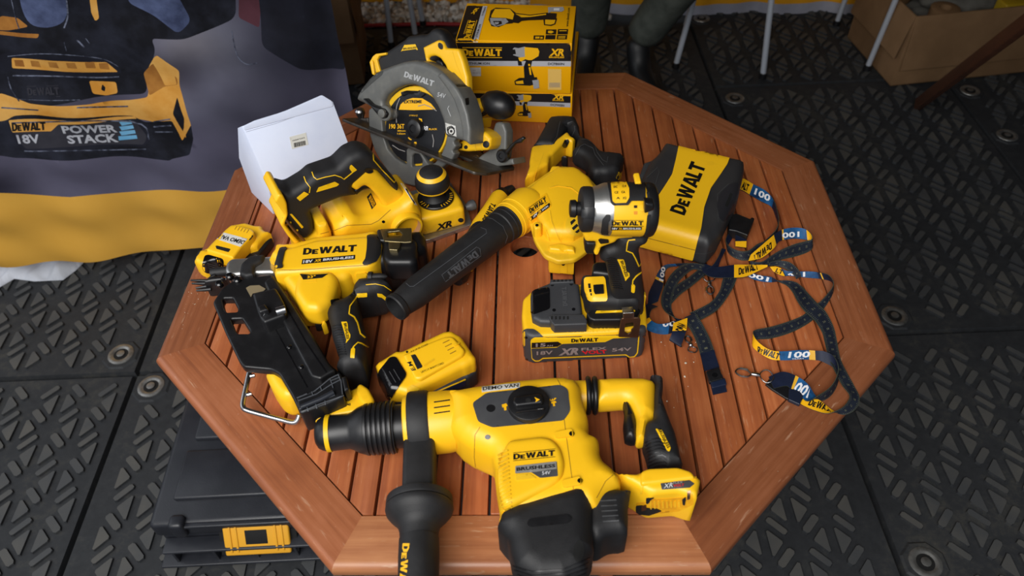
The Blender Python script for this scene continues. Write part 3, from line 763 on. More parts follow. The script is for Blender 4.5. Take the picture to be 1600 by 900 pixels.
# ---- white cloth slumped below the banner
def cloth():
    pts = np.array([F(x, y) for x, y in ((-60, 480), (0, 452), (24, 438), (55, 442), (100, 440), (120, 425), (145, 400), (200, 380), (100, 350), (-60, 360))])[:, :2]
    lp = resamp(pts, .01); mn, mx = lp.min(0), lp.max(0); gx, gy = np.meshgrid(np.arange(mn[0], mx[0], .008), np.arange(mn[1], mx[1], .008)); Gd = np.stack([gx.ravel(), gy.ravel()], 1); Gd = Gd[pip(Gd, lp)]
    v, f = fill([lp], Gd); d = sdist(v, lp); x, y = v[:, 0], v[:, 1]
    z = .008+.045*(1-np.exp(-d/.05))*(1+.5*np.sin(x*50+y*20))+.008*np.sin(x*90-y*60)*(d > .004)
    V = np.column_stack([v, z]); n = len(V); cnt = {}
    for t in f:
        for a, b in ((t[0], t[1]), (t[1], t[2]), (t[2], t[0])):
            k = (min(a, b), max(a, b)); cnt[k] = None if k in cnt else (a, b)
    V = np.concatenate([V, V*[1, 1, 0]+[0, 0, .006]]); Fc = [tuple(t) for t in f]+[(b, a, a+n, b+n) for e in cnt.values() if e for a, b in [e]]
    o = mesh_obj('white_cloth', V, Fc, fabric('white_canvas', 'C8CCD6', 'B4B8C0', 6), angle=70, origin=(-1.4, .7, 0))
    tag(o, 'crumpled white canvas lying on the floor below the banner', 'cloth')
cloth()

# ---- cardboard box behind the banner
def open_carton(name, label, c, ax, dims, flaps, mat=CARD, th=.005):
    """tray of four walls and a bottom with opened flaps; c = centre of base"""
    T = thing(name, label, 'box', c); L, W_, H = dims; ax = [nz(a) for a in ax]; c = np.array(c, float)
    def pt(x, y, z): return c+ax[0]*x+ax[1]*y+ax[2]*z
    rbox('bottom', pt(0, 0, th/2), ax, (L, W_, th), .001, mat, T)
    for s in (-1, 1):
        rbox('side_panel', pt(0, s*(W_-th)/2, H/2), ax, (L, th, H), .001, mat, T)
        rbox('end_panel', pt(s*(L-th)/2, 0, H/2), ax, (th, W_-2*th, H), .001, mat, T)
    for side, s, ang, ln in flaps:
        a = radians(ang)
        if side == 'x':
            h = pt(s*L/2, 0, H); d = ax[0]*s*sin(a)+ax[2]*cos(a); n = np.cross(ax[1], d); rbox('flap', h+d*ln/2, [ax[1], d, n], (W_-.01, ln, .004), .001, mat, T)
        else:
            h = pt(0, s*W_/2, H); d = ax[1]*s*sin(a)+ax[2]*cos(a); n = np.cross(ax[0], d); rbox('flap', h+d*ln/2, [ax[0], d, n], (L-.01, ln, .004), .001, mat, T)
    return T
open_carton('cardboard_box', 'open brown cardboard box behind the edge of the banner', (-.80, 1.80, 0.006), [(1, .12, 0), (-.12, 1, 0), (0, 0, 1)], (.34, .34, .34), [('x', 1, 176, .15), ('y', -1, 172, .16), ('y', 1, 30, .16), ('x', -1, 120, .16)])
# the big box at the right
bc = F(1390, 137); bxv = nz(F(1600, 115)-bc); byv = np.cross((0, 0, 1), bxv)
BXC = bc+bxv*.33+byv*.18
box2 = open_carton('cardboard_box', 'large open brown cardboard box at the right, holding packing', BXC+[0, 0, .006], [bxv, byv, (0, 0, 1)], (.66, .36, .27), [('y', -1, 176, .20), ('x', -1, 172, .16), ('y', 1, 5, .12)])
def lump(name, label, cat, c, rad, mat, seed, flat_=1):
    bm = bmesh.new(); bmesh.ops.create_icosphere(bm, subdivisions=4, radius=1); r2 = np.random.default_rng(seed); ph = r2.uniform(0, 6, 9); V = []
    for v in bm.verts:
        p = np.array(v.co); k = 1+.14*sin(p[0]*4+ph[0])*sin(p[1]*5+ph[1])+.09*sin(p[2]*9+ph[2]+p[0]*6)+.05*sin(p[1]*15+ph[3]+p[2]*8); V.append(np.array(c)+p*k*np.array(rad))
    Fc = [tuple(x.index for x in f.verts) for f in bm.faces]; bm.free(); o = mesh_obj(name, V, Fc, mat, angle=80, origin=(c[0], c[1], c[2]-rad[2])); tag(o, label, cat); return o
GREYC = fabric('grey_packing_cloth', '6E6C66', '54524D', 12)
lump('packing_cloth', 'crumpled grey cloth stuffed in the back of the large cardboard box', 'cloth', BXC+byv*.07+bxv*.02+[0, 0, .19], (.2, .09, .09), GREYC, 3)
o = lathe('paper_roll', BXC-bxv*.14-byv*.06+[0, 0, .04], (0, 0, 1), [(0, .045), (0, .05), (.19, .05), (.192, .047), (.192, .022), (.12, .02), (.12, .001)], CARD, None, n=32); tag(o, 'brown cardboard tube standing inside the large box', 'tube')
o = rbox('yellow_packet', BXC+bxv*.10-byv*.08+[0, 0, .135], [bxv, byv, (0, 0, 1)], (.09, .06, .22), .006, plastic('mustard_packet', 'A88A18', .5), None, origin=BXC); tag(o, 'yellow packet standing inside the large cardboard box', 'packet')

# ---- chairs: only their thin steel legs show, the seats are above the frame
CH = plastic('chromed_chair_leg', 'BCC2CC', .35, metal=.25, bump=0)
SEATM = plastic('dark_seat_board', '3A3634', .6)
def chair(label, feet, mat=CH):
    c = np.mean(feet, 0); T = thing('stool_chair', label, 'chair', (c[0], c[1], .006), 'tube legged chairs')
    for f_ in feet:
        f_ = np.array(f_); k = c+(f_-c)*.72; k = np.array([k[0], k[1], .44])
        sweep('leg', [np.array([f_[0], f_[1], .014]), f_*.5+k*.5*np.array([1, 1, 1])+[0, 0, 0], k], .011, mat, T, n=12)
        lathe('foot_cap', (f_[0], f_[1], .0065), (0, 0, 1), [(0, .012), (.002, .0145), (.02, .0135), (.022, .0115)], BLKP, T, n=14)
    rbox('seat', (c[0], c[1], .455), AX, (.36, .36, .028), .012, SEATM, T)
    for s in (-1, 1): sweep('back_post', [(c[0]+s*.15, c[1]+.15, .46), (c[0]+s*.15, c[1]+.19, .8)], .011, mat, T, n=10)
    rbox('backrest', (c[0], c[1]+.19, .74), AX, (.34, .02, .16), .008, SEATM, T)
    return T
def sq(p, q, dep):
    p = np.array(p); q = np.array(q); d = nz(q-p); n = np.array([-d[1], d[0], 0]); return [p, q, q+n*dep, p+n*dep]
a = F(612, 75); b = F(640, 62)
chair('steel legged chair behind the circular saw', [a, F(650, 62), F(650, 62)+[.02, .11, 0], a+[-.03, .17, 0]])
chair('steel legged chair behind the table, right of the seated person', sq(F(1055, 108)*[1, 1, 0], F(1157, 125)*[1, 1, 0]+[.08, 0, 0], .3))
def trestle():
    a0 = F(1353, 112); b0 = a0+np.array([-.02, .34, 0]); T = thing('folding_table', 'folding table with thin steel legs over the large cardboard box', 'table', (a0[0]+.45, a0[1]+.2, .006))
    for f_ in (a0, b0, a0+[.84, 0, 0], b0+[.84, 0, 0]):
        sweep('leg', [(f_[0], f_[1], .014), (f_[0]+.02, f_[1], .35), (f_[0]+.04, f_[1], .70)], .010, CH, T, n=12); lathe('foot_cap', (f_[0], f_[1], .0065), (0, 0, 1), [(0, .012), (.002, .0145), (.02, .0135), (.022, .0115)], BLKP, T, n=14)
    rbox('tabletop', (a0[0]+.45, a0[1]+.17, .715), AX, (1.0, .40, .03), .006, SEATM, T)
trestle()
# ---- wooden folding chair leg at the upper right
def wchair():
    a = F(1432, 168); b = P(1600, 42, .6-TT)
    T = thing('folding_garden_chair', 'dark wooden folding chair, one slanting leg in view at upper right', 'chair', (a[0]+.2, a[1]+.1, .006))
    d = nz(b-a); n = nz(np.cross(d, (0, 0, 1))); m_ = np.cross(n, d); DW = wood('dark_chair_wood', '3A2014', '4A2A1A', '57321E', '6A4A3A', .5)
    L = np.linalg.norm(b-a)*1.25
    for off in (np.zeros(3), np.array([.40, -.10, 0])):
        rbox('leg', a+off+d*L/2+[0, 0, .012], [d, n, m_], (L, .022, .042), .003, DW, T)
    for k in range(5): rbox('seat_slat', a+[.25+k*.045, .12+k*.01, .47], [(0.2, 1, 0), (1, -.2, 0), (0, 0, 1)], (.38, .036, .015), .003, DW, T)
wchair()

# ---- lower legs of a seated person
def skin(name, pts, edges, radii, mat, parent, sub=2, rootv=0, origin=None):
    me = bpy.data.meshes.new(name); off = ROOT[parent.name] if parent is not None else np.array(origin)
    me.from_pydata([tuple(np.array(p)-off) for p in pts], edges, []); o = bpy.data.objects.new(name, me); COL.objects.link(o)
    md = o.modifiers.new('s', 'SKIN'); md.use_smooth_shade = True
    for i, r_ in enumerate(radii):
        s = me.skin_vertices[0].data[i]; s.radius = r_ if isinstance(r_, tuple) else (r_, r_); s.use_root = (i == rootv)
    sb = o.modifiers.new('b', 'SUBSURF'); sb.levels = sub; sb.render_levels = sub
    bpy.context.view_layer.update(); m2 = bpy.data.meshes.new_from_object(o.evaluated_get(bpy.context.evaluated_depsgraph_get()))
    o.modifiers.clear(); o.data = m2; m2.materials.clear(); m2.materials.append(mat)
    m2.polygons.foreach_set('use_smooth', [True]*len(m2.polygons))
    if parent is not None: o.parent = parent
    else: o.location = off
    GEO[o.name] = (np.array([v.co for v in m2.vertices])+off, [tuple(p.vertices) for p in m2.polygons]); ROOT[o.name] = off
    return o
def person():
    TR = fabric('olive_grey_trousers', '4E524C', '3C403B', 20); BO = plastic('black_boot_leather', '121315', .5, bump=.2)
    f1 = F(921, 118); f2 = F(992, 128)
    T = thing('person', 'seated person behind the table in grey trousers and black boots', 'person', ((f1[0]+f2[0])/2, f1[1]+.05, .006))
    pel = np.array([.70, 1.86, .555]); k1 = P(930, -60, .49-TT); k2 = P(1092, -60, .49-TT)
    a1 = F(921, 118)+[-.01, .03, .14]; a2 = F(992, 128)+[.0, .03, .13]
    pts = [pel, pel+[-.09, -.05, 0], (pel+k1)/2+[-.04, 0, .01], k1, (k1*.55+a1*.45)+[0, .02, 0], a1+[0, 0, .02], pel+[.09, -.05, 0], (pel+k2)/2+[.04, 0, .01], k2, (k2*.55+a2*.45)+[0, .02, 0], a2+[0, 0, .02],
           pel+[0, .03, .2], pel+[-.01, .03, .44]]
    ch = pts[12]; el = [ch+[-.22, -.10, -.25], ch+[.22, -.10, -.25]]; wr = [(k1+pel)/2+[.03, 0, .13], (k2+pel)/2+[-.02, 0, .13]]
    pts += [ch+[-.17, 0, .01], el[0], wr[0], ch+[.17, 0, .01], el[1], wr[1], ch+[0, -.01, .09]]
    ed = [(0, 1), (1, 2), (2, 3), (3, 4), (4, 5), (0, 6), (6, 7), (7, 8), (8, 9), (9, 10), (0, 11), (11, 12), (12, 13), (13, 14), (14, 15), (12, 16), (16, 17), (17, 18), (12, 19)]
    skin('body', pts, ed, [.12, .095, .09, .082, .076, .070, .095, .09, .082, .076, .070, (.16, .11), (.17, .11), .062, .048, .036, .062, .048, .036, .05], TR, T)
    SK = plastic('skin', 'B88468', .5, 'A87258', bump=.1)
    hc = ch+[-.01, -.03, .235]; fd = nz(np.array([-.35, -1, -.25])); rt = nz(np.cross(fd, (0, 0, 1))); upv = np.cross(rt, fd)
    hd = skin('head', [ch+[0, -.01, .07], hc-upv*.09-fd*.01, hc-upv*.03+fd*.012, hc+upv*.035, hc+upv*.085-fd*.01, hc-upv*.075+fd*.055, hc-upv*.015+fd*.10], [(0, 1), (1, 2), (2, 3), (3, 4), (1, 5), (2, 6)], [.055, .055, .078, .085, .055, .035, .013], SK, T)
    for s_ in (-1, 1):
        lathe('ear', hc+rt*s_*.078-upv*.015, rt*s_, [(0, .02), (.008, .024), (.014, .018), (.015, .001)], SK, hd, n=14); lathe('eye', hc+rt*s_*.031+fd*.078+upv*.012, fd, [(-.01, .011), (.0, .010), (.004, .006), (.005, .0002)], plastic('eye_dark', '2A2320', .3, bump=0) if 'eye_dark' not in bpy.data.materials else bpy.data.materials['eye_dark'], hd, n=12)
    sweep('mouth', [hc-upv*.058+fd*.083-rt*.024, hc-upv*.060+fd*.092, hc-upv*.058+fd*.083+rt*.024], [.003, .006, .003], plastic('lip', '96584C', .5, bump=0), hd, n=8)
    skin('hair', [hc+upv*.02-fd*.05, hc+upv*.07-fd*.03, hc+upv*.085+fd*.025, hc-upv*.03-fd*.06], [(0, 1), (1, 2), (0, 3)], [.083, .078, .062, .06], plastic('brown_hair', '2E211A', .7, bump=.4, bscale=300), T)
    for w_, kk, s_ in ((wr[0], k1, -1), (wr[1], k2, 1)):
        d_ = nz(kk-w_+[0, 0, .06]); rt_ = nz(np.cross(d_, (0, 0, 1))); dn = np.array([0, 0, -1.0]); hp = [w_, w_+d_*.045, w_+d_*.085]; he = [(0, 1), (1, 2)]; hr_ = [(.026, .02), (.036, .017), (.036, .014)]
        for q_, (o_, l_) in enumerate(((-.030, .07), (-.010, .08), (.010, .075), (.029, .06))):
            b_ = len(hp); hp += [hp[2]+rt_*o_+d_*.01, hp[2]+rt_*o_*1.1+d_*(.01+l_*.5), hp[2]+rt_*o_*1.1+d_*(.01+l_*.85)+dn*.02]; he += [(2, b_), (b_, b_+1), (b_+1, b_+2)]; hr_ += [.010, .009, .0075]
        b_ = len(hp); hp += [hp[1]-rt_*s_*.035, hp[1]-rt_*s_*.05+d_*.035+dn*.01]; he += [(1, b_), (b_, b_+1)]; hr_ += [.012, .0095]
        skin('hand', hp, he, hr_, SK, T)
    for a_, f_, s in ((a1, f1, -1), (a2, f2, 1)):
        toe = nz(np.array([s*.25, -1, 0])); h = np.array([a_[0], a_[1], 0])
        skin('boot', [a_+[0, 0, .05], a_+[0, 0, -.03], h+[0, .01, .055], h+toe*.07+[0, 0, .05], h+toe*.15+[0, 0, .044], h+toe*.19+[0, 0, .04], h+[0, .035, .045]], [(0, 1), (1, 2), (2, 3), (3, 4), (4, 5), (2, 6)],
             [.056, .048, .045, .043, .04, .03, .034], BO, T, origin=None)
person()

# ---- tool case on the floor under the table's left corner
def toolcase():
    CB = plastic('black_case_plastic', '1E2026', .42, '2A2C32', bump=.25, bscale=300, amount=(.4, .7), nscale=10)
    hT = .16
    T = thing('tool_case', 'black plastic tool case with yellow latch on the floor under the table', 'case', F(400, 800, 0)*[1, 1, 0]+[0, 0, .006])
    pl = Plane((0, 0, hT), (1, 0, 0), (0, 0, 1)); Q = lambda x, y, h=0: pl.px(x, y, h)
    a = pl.w(*Q(232, 815)); b = pl.w(*Q(250, 700)); ux = nz(pl.w(*Q(480, 802))-pl.w(*Q(232, 815))); uy = np.cross((0, 0, 1), ux)
    def at(x, y, z): return a+ux*x+uy*y+np.array([0, 0, z])     # front top left corner of the lid, z from lid top
    W_, D_ = .50, .36; ax = [ux, uy, np.array([0, 0, 1.0])]
    rbox('body', at(W_/2, D_/2, -.105), ax, (W_, D_, .10), .012, CB, T)
    rbox('lid', at(W_/2, D_/2, -.035), ax, (W_+.012, D_+.012, .05), .012, CB, T)
    rbox('lid_panel', at(W_/2, .105, -.006), ax, (W_-.07, .115, .012), .005, CB, T)
    rbox('lid_panel', at(W_/2, .29, -.006), ax, (W_-.09, .20, .014), .005, CB, T)
    rbox('front_ledge', at(W_/2, -.018, -.075), ax, (W_-.02, .035, .008), .003, CB, T)
    rbox('front_ledge', at(W_/2, -.022, -.120), ax, (W_+.01, .045, .008), .003, CB, T)
    for k in range(7): rbox('rib', at(.03+k*.083, -.018, -.097), ax, (.006, .034, .044), .0015, CB, T)
    for x in (.055, .40):
        rbox('hinge_lug', at(x, -.002, -.022), ax, (.03, .03, .05), .008, CB, T)
    rbox('hinge_rail', at(.23, -.006, -.015), ax, (.33, .012, .008), .003, CB, T)
    L = rbox('latch', at(.205, -.016, -.06), [ux, nz(uy*.55+np.array([0, 0, .83])), np.cross(ux, nz(uy*.55+np.array([0, 0, .83])))], (.135, .075, .012), .004, plastic('amber_latch', 'E0A228', .45), T)
    lx = [ux, nz(uy*.55+np.array([0, 0, .83])), np.cross(ux, nz(uy*.55+np.array([0, 0, .83])))]
    lc = at(.205, -.016, -.06)
    rbox('latch_window', lc+lx[2]*.0055+lx[1]*.004, lx, (.045, .032, .003), .001, DARKHOLE, T)
    for s in (-.053, -.040, .040, .053): rbox('latch_rib', lc+lx[0]*s+lx[2]*.0065, lx, (.005, .058, .004), .0015, bpy.data.materials['amber_latch'], T)
    rbox('latch_recess', at(.205, -.006, -.062), lx, (.16, .09, .008), .002, DARKHOLE, T)
toolcase()
# ================================================================== helpers for the tools
def disc(cx, cy, rx, ry=None, n=18, rot=0):
    ry = rx if ry is None else ry; c, s = cos(rot), sin(rot)
    return [(cx+rx*cos(t)*c-ry*sin(t)*s, cy+rx*cos(t)*s+ry*sin(t)*c) for t in np.linspace(0, 2*pi, n+1)[:-1]]
def Z(o, s):   # zoomed picture coordinates -> photograph pixels
    return lambda *q: [(o[0]+a[0]/s, o[1]+a[1]/s) + tuple(a[2:]) for a in q]
def axis_body(name, st, z, mat, parent, n=40, fm=None, cap=True, angle=35, flatz=1.0):
    "round body: stations (x, y, radius px) on the plane z"
    pts = [P(x, y, z) for x, y, r in st]; rad = [m_px(r, p) for (x, y, r), p in zip(st, pts)]
    return sweep(name, pts, rad, mat, parent, n=n, fm=fm, cap=cap, angle=angle, flatz=flatz)
def screw(x, y, r, targets, parent, mat=None):
    return inlay('screw', disc(x, y, r, r*.85, 12), targets, mat or BLKG, parent, eps=.0005, raw=True, step=max(1.5, r*.7))
def mark(name, pts, T, parent, mat, eps=.0005, r0=2, thick=.0008, holes=(), step=3.0): return inlay(name, pts, T, mat, parent, eps=eps, thick=thick, r0=r0, holes=holes, step=step)

# ================================================================== rotary hammer
def rotary_hammer():
    T = thing('rotary_hammer', 'large yellow rotary hammer lying on the front edge of the table, no battery', 'rotary hammer', P(830, 720, 0))
    z = .045; fl = flat(0)
    def ax(x): return 679.0-(x-493)*.098
    st = lambda L: [(x, ax(x), r) for x, r in L]
    axis_body('chuck', st([(492.5, 8), (494, 16), (498, 22.5), (504, 26), (511, 28), (511.1, 29.3), (518, 29.3), (518.1, 28), (546, 27.5), (552, 30), (560, 35), (568, 38), (573, 39.5)]), z, [BLKP, YLINE], T, fm=[0, 0, 0, 0, 0, 1, 1, 0, 0, 0, 0, 0])
    rg = []
    for k in range(6):
        x0 = 571+k*7.6; rg += [(x0, 38+k*.3), (x0+1.5, 40.2+k*.3), (x0+5.2, 40.6+k*.3), (x0+6.8, 38.4+k*.3)]
    axis_body('chuck_sleeve', st(rg+[(617, 40.5), (618, 41), (618.1, 34), (640, 34)]), z, BLKP, T, angle=25)
    axis_body('collar', st([(632, 34), (632.5, 42), (634, 46), (640, 48), (674, 49), (700, 48.5), (716, 47), (716, 30)]), z, YEL, T)
    pc = [P(x, ax(x), z) for x in (639, 641, 645, 668, 672, 674)]
    sweep('clamp_band', pc, [m_px(r, p) for r, p in zip((46, 51, 52.5, 52.5, 51, 46), pc)], BLK, T, n=44)
    # housing
    body = puff('gear_housing', [(700, 613), (740, 605), (800, 596), (866, 590, 10), (886, 591, 10), (899, 599), (909, 617), (913, 638), (920, 662), (925, 684), (934, 688, 8), (939, 705), (944, 724), (962, 740), (984, 772),
          (950, 800), (930, 830), (800, 850), (779, 836), (782, 812), (776, 776), (771, 745, 8), (742, 731), (726, 720), (714, 706), (706, 690)], fl, .004, .092, .026, YEL, T, at=.047, r0=9, seg=6)
    rb1 = puff('motor_housing', [(786, 702), (795, 687), (846, 681), (864, 685), (877, 700), (883, 724), (879, 745), (863, 758), (802, 788), (787, 790), (778, 760), (776, 735)], fl, .06, .0985, .007, YEL, T, at=.096, r0=10)
    cap = puff('motor_cap', [(777, 838), (783, 808), (801, 790, 10), (898, 756, 14), (918, 760), (926, 780), (927, 876), (922, 893), (914, 922), (884, 946), (838, 946), (806, 915), (791, 868), (782, 855)], fl, .001, .0935, .022, BLK, T, at=.05, r0=12, seg=6)
    lob = puff('motor_cap', [(912, 764), (988, 766), (981, 795), (981, 822), (979, 863), (953, 866), (928, 879), (910, 860)], fl, .004, .079, .016, BLK, T, at=.045, r0=6, seg=5)
    foot = puff('battery_rail', [(930, 724), (961, 738), (977, 747), (996, 741), (1010, 736), (1059, 735), (1079, 741), (1095, 749), (1085, 795), (1076, 804), (1007, 810), (1006, 819, 2), (985, 821, 2), (979, 812), (984, 776), (940, 776)], fl, .006, .074, .008, YEL, T, at=.06, r0=6)
    puff('battery_rail_cover', [(1000, 741), (1012, 736), (1058, 734), (1080, 741), (1086, 752), (1000, 762)], fl, .02, .0775, .004, YEL, T, at=.07, r0=6)
    Tf = [foot]
    mark('rail_edge', [(1001, 752), (1000, 772), (1004, 772), (1005, 756), (1088, 748), (1089, 745)], foot, T, YELD, eps=.001)
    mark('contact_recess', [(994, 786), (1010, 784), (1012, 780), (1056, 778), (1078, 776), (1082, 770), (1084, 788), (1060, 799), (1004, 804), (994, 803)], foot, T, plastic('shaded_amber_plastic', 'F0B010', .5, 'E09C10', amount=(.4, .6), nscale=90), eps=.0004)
    for k in range(8): mark('contact', [(1015+k*6.4, 782), (1017.5+k*6.4, 782), (1018+k*6.4, 795-k*.5), (1015.5+k*6.4, 795-k*.5)], foot, T, YEL, eps=.0015, r0=.5)
    mark('contact', [(994, 790), (1004, 789), (1010, 793), (1026, 794), (1034, 798), (1014, 805), (994, 803)], foot, T, DARKHOLE, eps=.0015)
    mark('contact', [(1010, 778), (1022, 777), (1016, 781), (1013, 787), (1010, 786)], foot, T, DARKHOLE, eps=.0016, r0=1); mark('contact', [(1066, 780), (1071, 776), (1072, 780), (1070, 789), (1067, 788)], foot, T, DARKHOLE, eps=.0016, r0=1)
    mark('latch_tab', [(1074, 768), (1079, 766), (1078, 779), (1074, 780)], foot, T, COPPER, eps=.002, r0=.5); mark('latch_tab', [(1003, 790), (1010, 788), (1011, 796), (1003, 798)], foot, T, COPPER, eps=.002, r0=.5)
    # rear handle
    axis_body('handle_neck', [(890, 620, 25), (918, 619, 25)], .047, YEL, T, n=28)
    st2 = []
    for x0 in (914.5, 925): st2 += [(x0, 618, 23), (x0+.8, 618, 28.5), (x0+3, 618, 30.5), (x0+5.5, 618, 30.5), (x0+8, 618, 28.5), (x0+8.6, 618, 23)]
    axis_body('rubber_bellows', st2, .047, BLKP, T, angle=60)
    hy = puff('handle', [(930, 595), (955, 591), (1008, 591), (1024, 600), (1023, 658), (1012, 668), (1006, 700), (994, 702), (990, 686), (991, 662), (978, 641), (930, 645)], fl, .026, .069, .018, YEL, T, at=.047, r0=7, seg=6)
    hg = puff('handle_grip', [(955, 586), (1022, 584, 12), (1036, 592, 10), (1036, 628), (1044, 650), (1056, 682), (1069, 740), (1040, 748), (1013, 738), (1007, 715), (1003, 700), (1008, 668, 8), (1019, 659, 6), (1020, 612, 10), (1008, 602), (958, 601)], fl, .024, .0735, .014, BLK, T, at=.047, r0=6, seg=6)
    tr = puff('trigger', [(971, 629), (976, 625), (984, 632), (992, 650), (996, 672), (993, 695), (984, 698), (975, 692), (973, 670), (975, 650)], fl, .032, .064, .012, BLKP, T, at=.049, r0=5)
    screw(988, 672, 3, tr, T, DARKHOLE)
    bl = mark('grip_badge', [(1024, 670), (1034, 672), (1048, 700), (1046, 706), (1042, 704)], hg, T, YLINE, eps=.0012)
    print_on('lettering', text2d('BRUSHLESS', .02), (1028, 671), (1043, 701), (1032, 669), BVH_of(bl, hg), BLACKINK, bl)
    for k in range(9): mark('grip_rib', line([(1008+k*.8, 692+k*5.2), (1016+k*1.2, 687+k*5.2), (1028+k*1.4, 685+k*5.2), (1038+k*.6, 688+k*5.2)], 1.6), hg, T, BLKP, eps=.0012, r0=0)
    # side handle
    h0 = P(657, 690, z); h1 = P(654, 900, z); hd = nz(h1-h0); hx = np.cross(hd, (0, 0, 1))
    def s_at(y): q = P(656, y, z); return float((q-h0)@hd)
    sa = s_at(782)
    nk = rbox('handle_arm', h0+hd*sa*.47, [hx, np.cross(hd, hx), hd], (.038, .040, sa*1.02), .006, BLK, T, seg=3)
    prof = [(s_at(776), .018), (s_at(778), .036), (s_at(780), .0385), (s_at(788), .0392), (s_at(791), .0385), (s_at(791.2), .037), (s_at(793), .0392), (s_at(797), .0395), (s_at(803), .038), (s_at(810), .0335), (s_at(816), .0285), (s_at(822), .0245),
            (s_at(830), .0225), (s_at(842), .0215), (s_at(842.5), .0225), (s_at(870), .0228), (s_at(930), .0218), (s_at(1000), .0212), (s_at(1060), .0225), (s_at(1085), .026), (s_at(1100), .024), (s_at(1106), .016)]
    sg = lathe('side_handle', h0, hd, prof, BLK, T, n=48, angle=25)
    print_on('logo', LOGO, (629.5, 849), (622, 935), (640, 849), sg, YINK, sg, eps=.0006)
    # selector
    Tb = bvh(body)
    z2 = Z((700, 580), 5)
    pn = inlay('selector_plate', z2((190, 250), (300, 172), (880, 108), (935, 140), (955, 310), (905, 385), (345, 440), (235, 395)), Tb, GREYP, T, eps=.0012, thick=.002, r0=5)
    kc = P(826, 633, .094)
    kn = lathe('selector_knob', kc, (0, 0, 1), [(-.004, .0255), (.004, .0255), (.0055, .0248), (.0062, .0235), (.0058, .0002)], BLKP, T, n=48)
    kt = flat(.0998)
    puff('knob_grip', z2((520, 200), (720, 178), (745, 215), (740, 265), (530, 292), (505, 250)), fl, .098, .1065, .003, BLKP, kn, at=.104, r0=3)
    puff('knob_grip', z2((525, 318), (755, 290), (752, 300), (530, 328)), fl, .098, .1045, .002, BLKP, kn, at=.102, r0=2)
    Tk = bvh([o for o in bpy.data.objects if o.name.startswith(('selector_knob', 'knob_grip'))])
    mark('arrow_mark', z2((675, 203), (718, 222), (683, 243), (688, 224)), Tk, kn, YINK, r0=0); mark('knob_pin', z2(*disc(627, 228, 22, 18)), Tk, kn, DARKHOLE, r0=0)
    Tp = bvh(pn)
    mark('plate_dimple', z2(*disc(334, 290, 35, 29)), Tp, pn, BLKP, r0=0)
    for q in ([(420, 262), (455, 252), (467, 272), (455, 276), (458, 304), (440, 308), (436, 282), (424, 284)], [(805, 240), (838, 233), (848, 245), (833, 250), (837, 272), (822, 275), (818, 252), (808, 254)],
              [(792, 222), (800, 216), (806, 230), (816, 214), (824, 226), (832, 210), (848, 210), (836, 224), (820, 232), (800, 234)], [(585, 152), (650, 143), (655, 152), (610, 160), (590, 162)]):
        mark('selector_mark', z2(*q), bvh([pn, body]), pn, YINK, r0=0, eps=.0008)
    # prints and details on the housing
    Tm = bvh([rb1, body])
    print_on('logo', LOGO, z2((510, 692))[0], z2((838, 660))[0], z2((510, 648))[0], Tm, BLACKINK, rb1)
    bg = mark('label_plate', z2((525, 742), (850, 705), (858, 820), (720, 834), (650, 790), (525, 800)), Tm, rb1, GREYP, r0=2)
    mark('label_band', z2((525, 742), (850, 705), (855, 762), (690, 786), (525, 798)), bvh(bg), rb1, plastic('mid_grey_label', '807F7C', .5, bump=0), r0=2, eps=.0006)
    Tg = bvh([o for o in bpy.data.objects if o.name in ('label_band', 'label_plate')])
    print_on('lettering', text2d('BRUSHLESS', .03), z2((535, 780))[0], z2((838, 750))[0], z2((535, 755))[0], Tg, BLACKINK, rb1)
    print_on('lettering', text2d('54V', .0), z2((735, 812))[0], z2((800, 805))[0], z2((735, 785))[0], Tg, WHITEINK, rb1)
    mark('raised_bar', z2((528, 812), (640, 800), (690, 838), (530, 855)), Tm, rb1, YELD, eps=.001)
    for k in range(15):
        y = 705+k*6.2; mark('vent_rib', [(778+k*.35, y+6), (793+k*.4, y-2), (794+k*.4, y), (779+k*.35, y+9)], Tm, rb1, YELD, eps=.0016, r0=.5)
    for k in range(3):
        y = 624+k*8.8-(k == 0)*0; mark('vent_slot', [(678, y+3.5), (703, y), (703, y+1.8), (678, y+5.3)], bvh([o for o in bpy.data.objects if o.name == 'collar']), T, DARKHOLE, eps=.0004, r0=0)
    for q in ([(866, 677), (893, 671), (896, 683), (868, 686)], [(878, 752), (906, 745), (908, 758), (880, 763)]):
        b_ = mark('screw_boss', q, bvh([body, rb1]), T, YEL, eps=.004, r0=4, thick=.006); 
    for x, y in ((762, 683), (893.5, 677.5), (906.5, 751)): screw(x, y, 4.5, bvh([body, rb1]+[o for o in bpy.data.objects if o.name.startswith('screw_boss')]), T)
    mark('seam_line', line([(868, 588), (875, 600), (882, 660), (890, 720), (897, 772)], 1.2), Tb, T, plastic('seam_shade', '9A7414', .6, bump=0), r0=0, eps=.0003)
    mark('seam_line', line([(750, 667), (742, 680), (741, 715), (743, 730)], 1.0), Tb, T, bpy.data.materials['seam_shade'], r0=0, eps=.0003)
    mark('seam_line', line([(960, 740), (946, 752), (932, 778)], 1.0), bvh([foot, body]), T, bpy.data.materials['seam_shade'], r0=0, eps=.0004)
    Tc = bvh([cap, lob])
    mark('raised_bar', [(824, 816), (828, 811), (886, 804), (893, 808), (892, 814), (886, 818), (830, 824), (824, 821)], Tc, T, BLKP, eps=.002, r0=3, thick=.003)
    mark('cap_opening', disc(904.5, 861, 8.5, 17, rot=.12), Tc, T, DARKHOLE, r0=0)
    for k in range(5): mark('vent_rib', [(938+k*1, 782+k*8), (963+k*1, 780.5+k*8), (963+k*1, 782.3+k*8), (938+k*1, 783.8+k*8)], Tc, T, GREYP, eps=.001, r0=0)
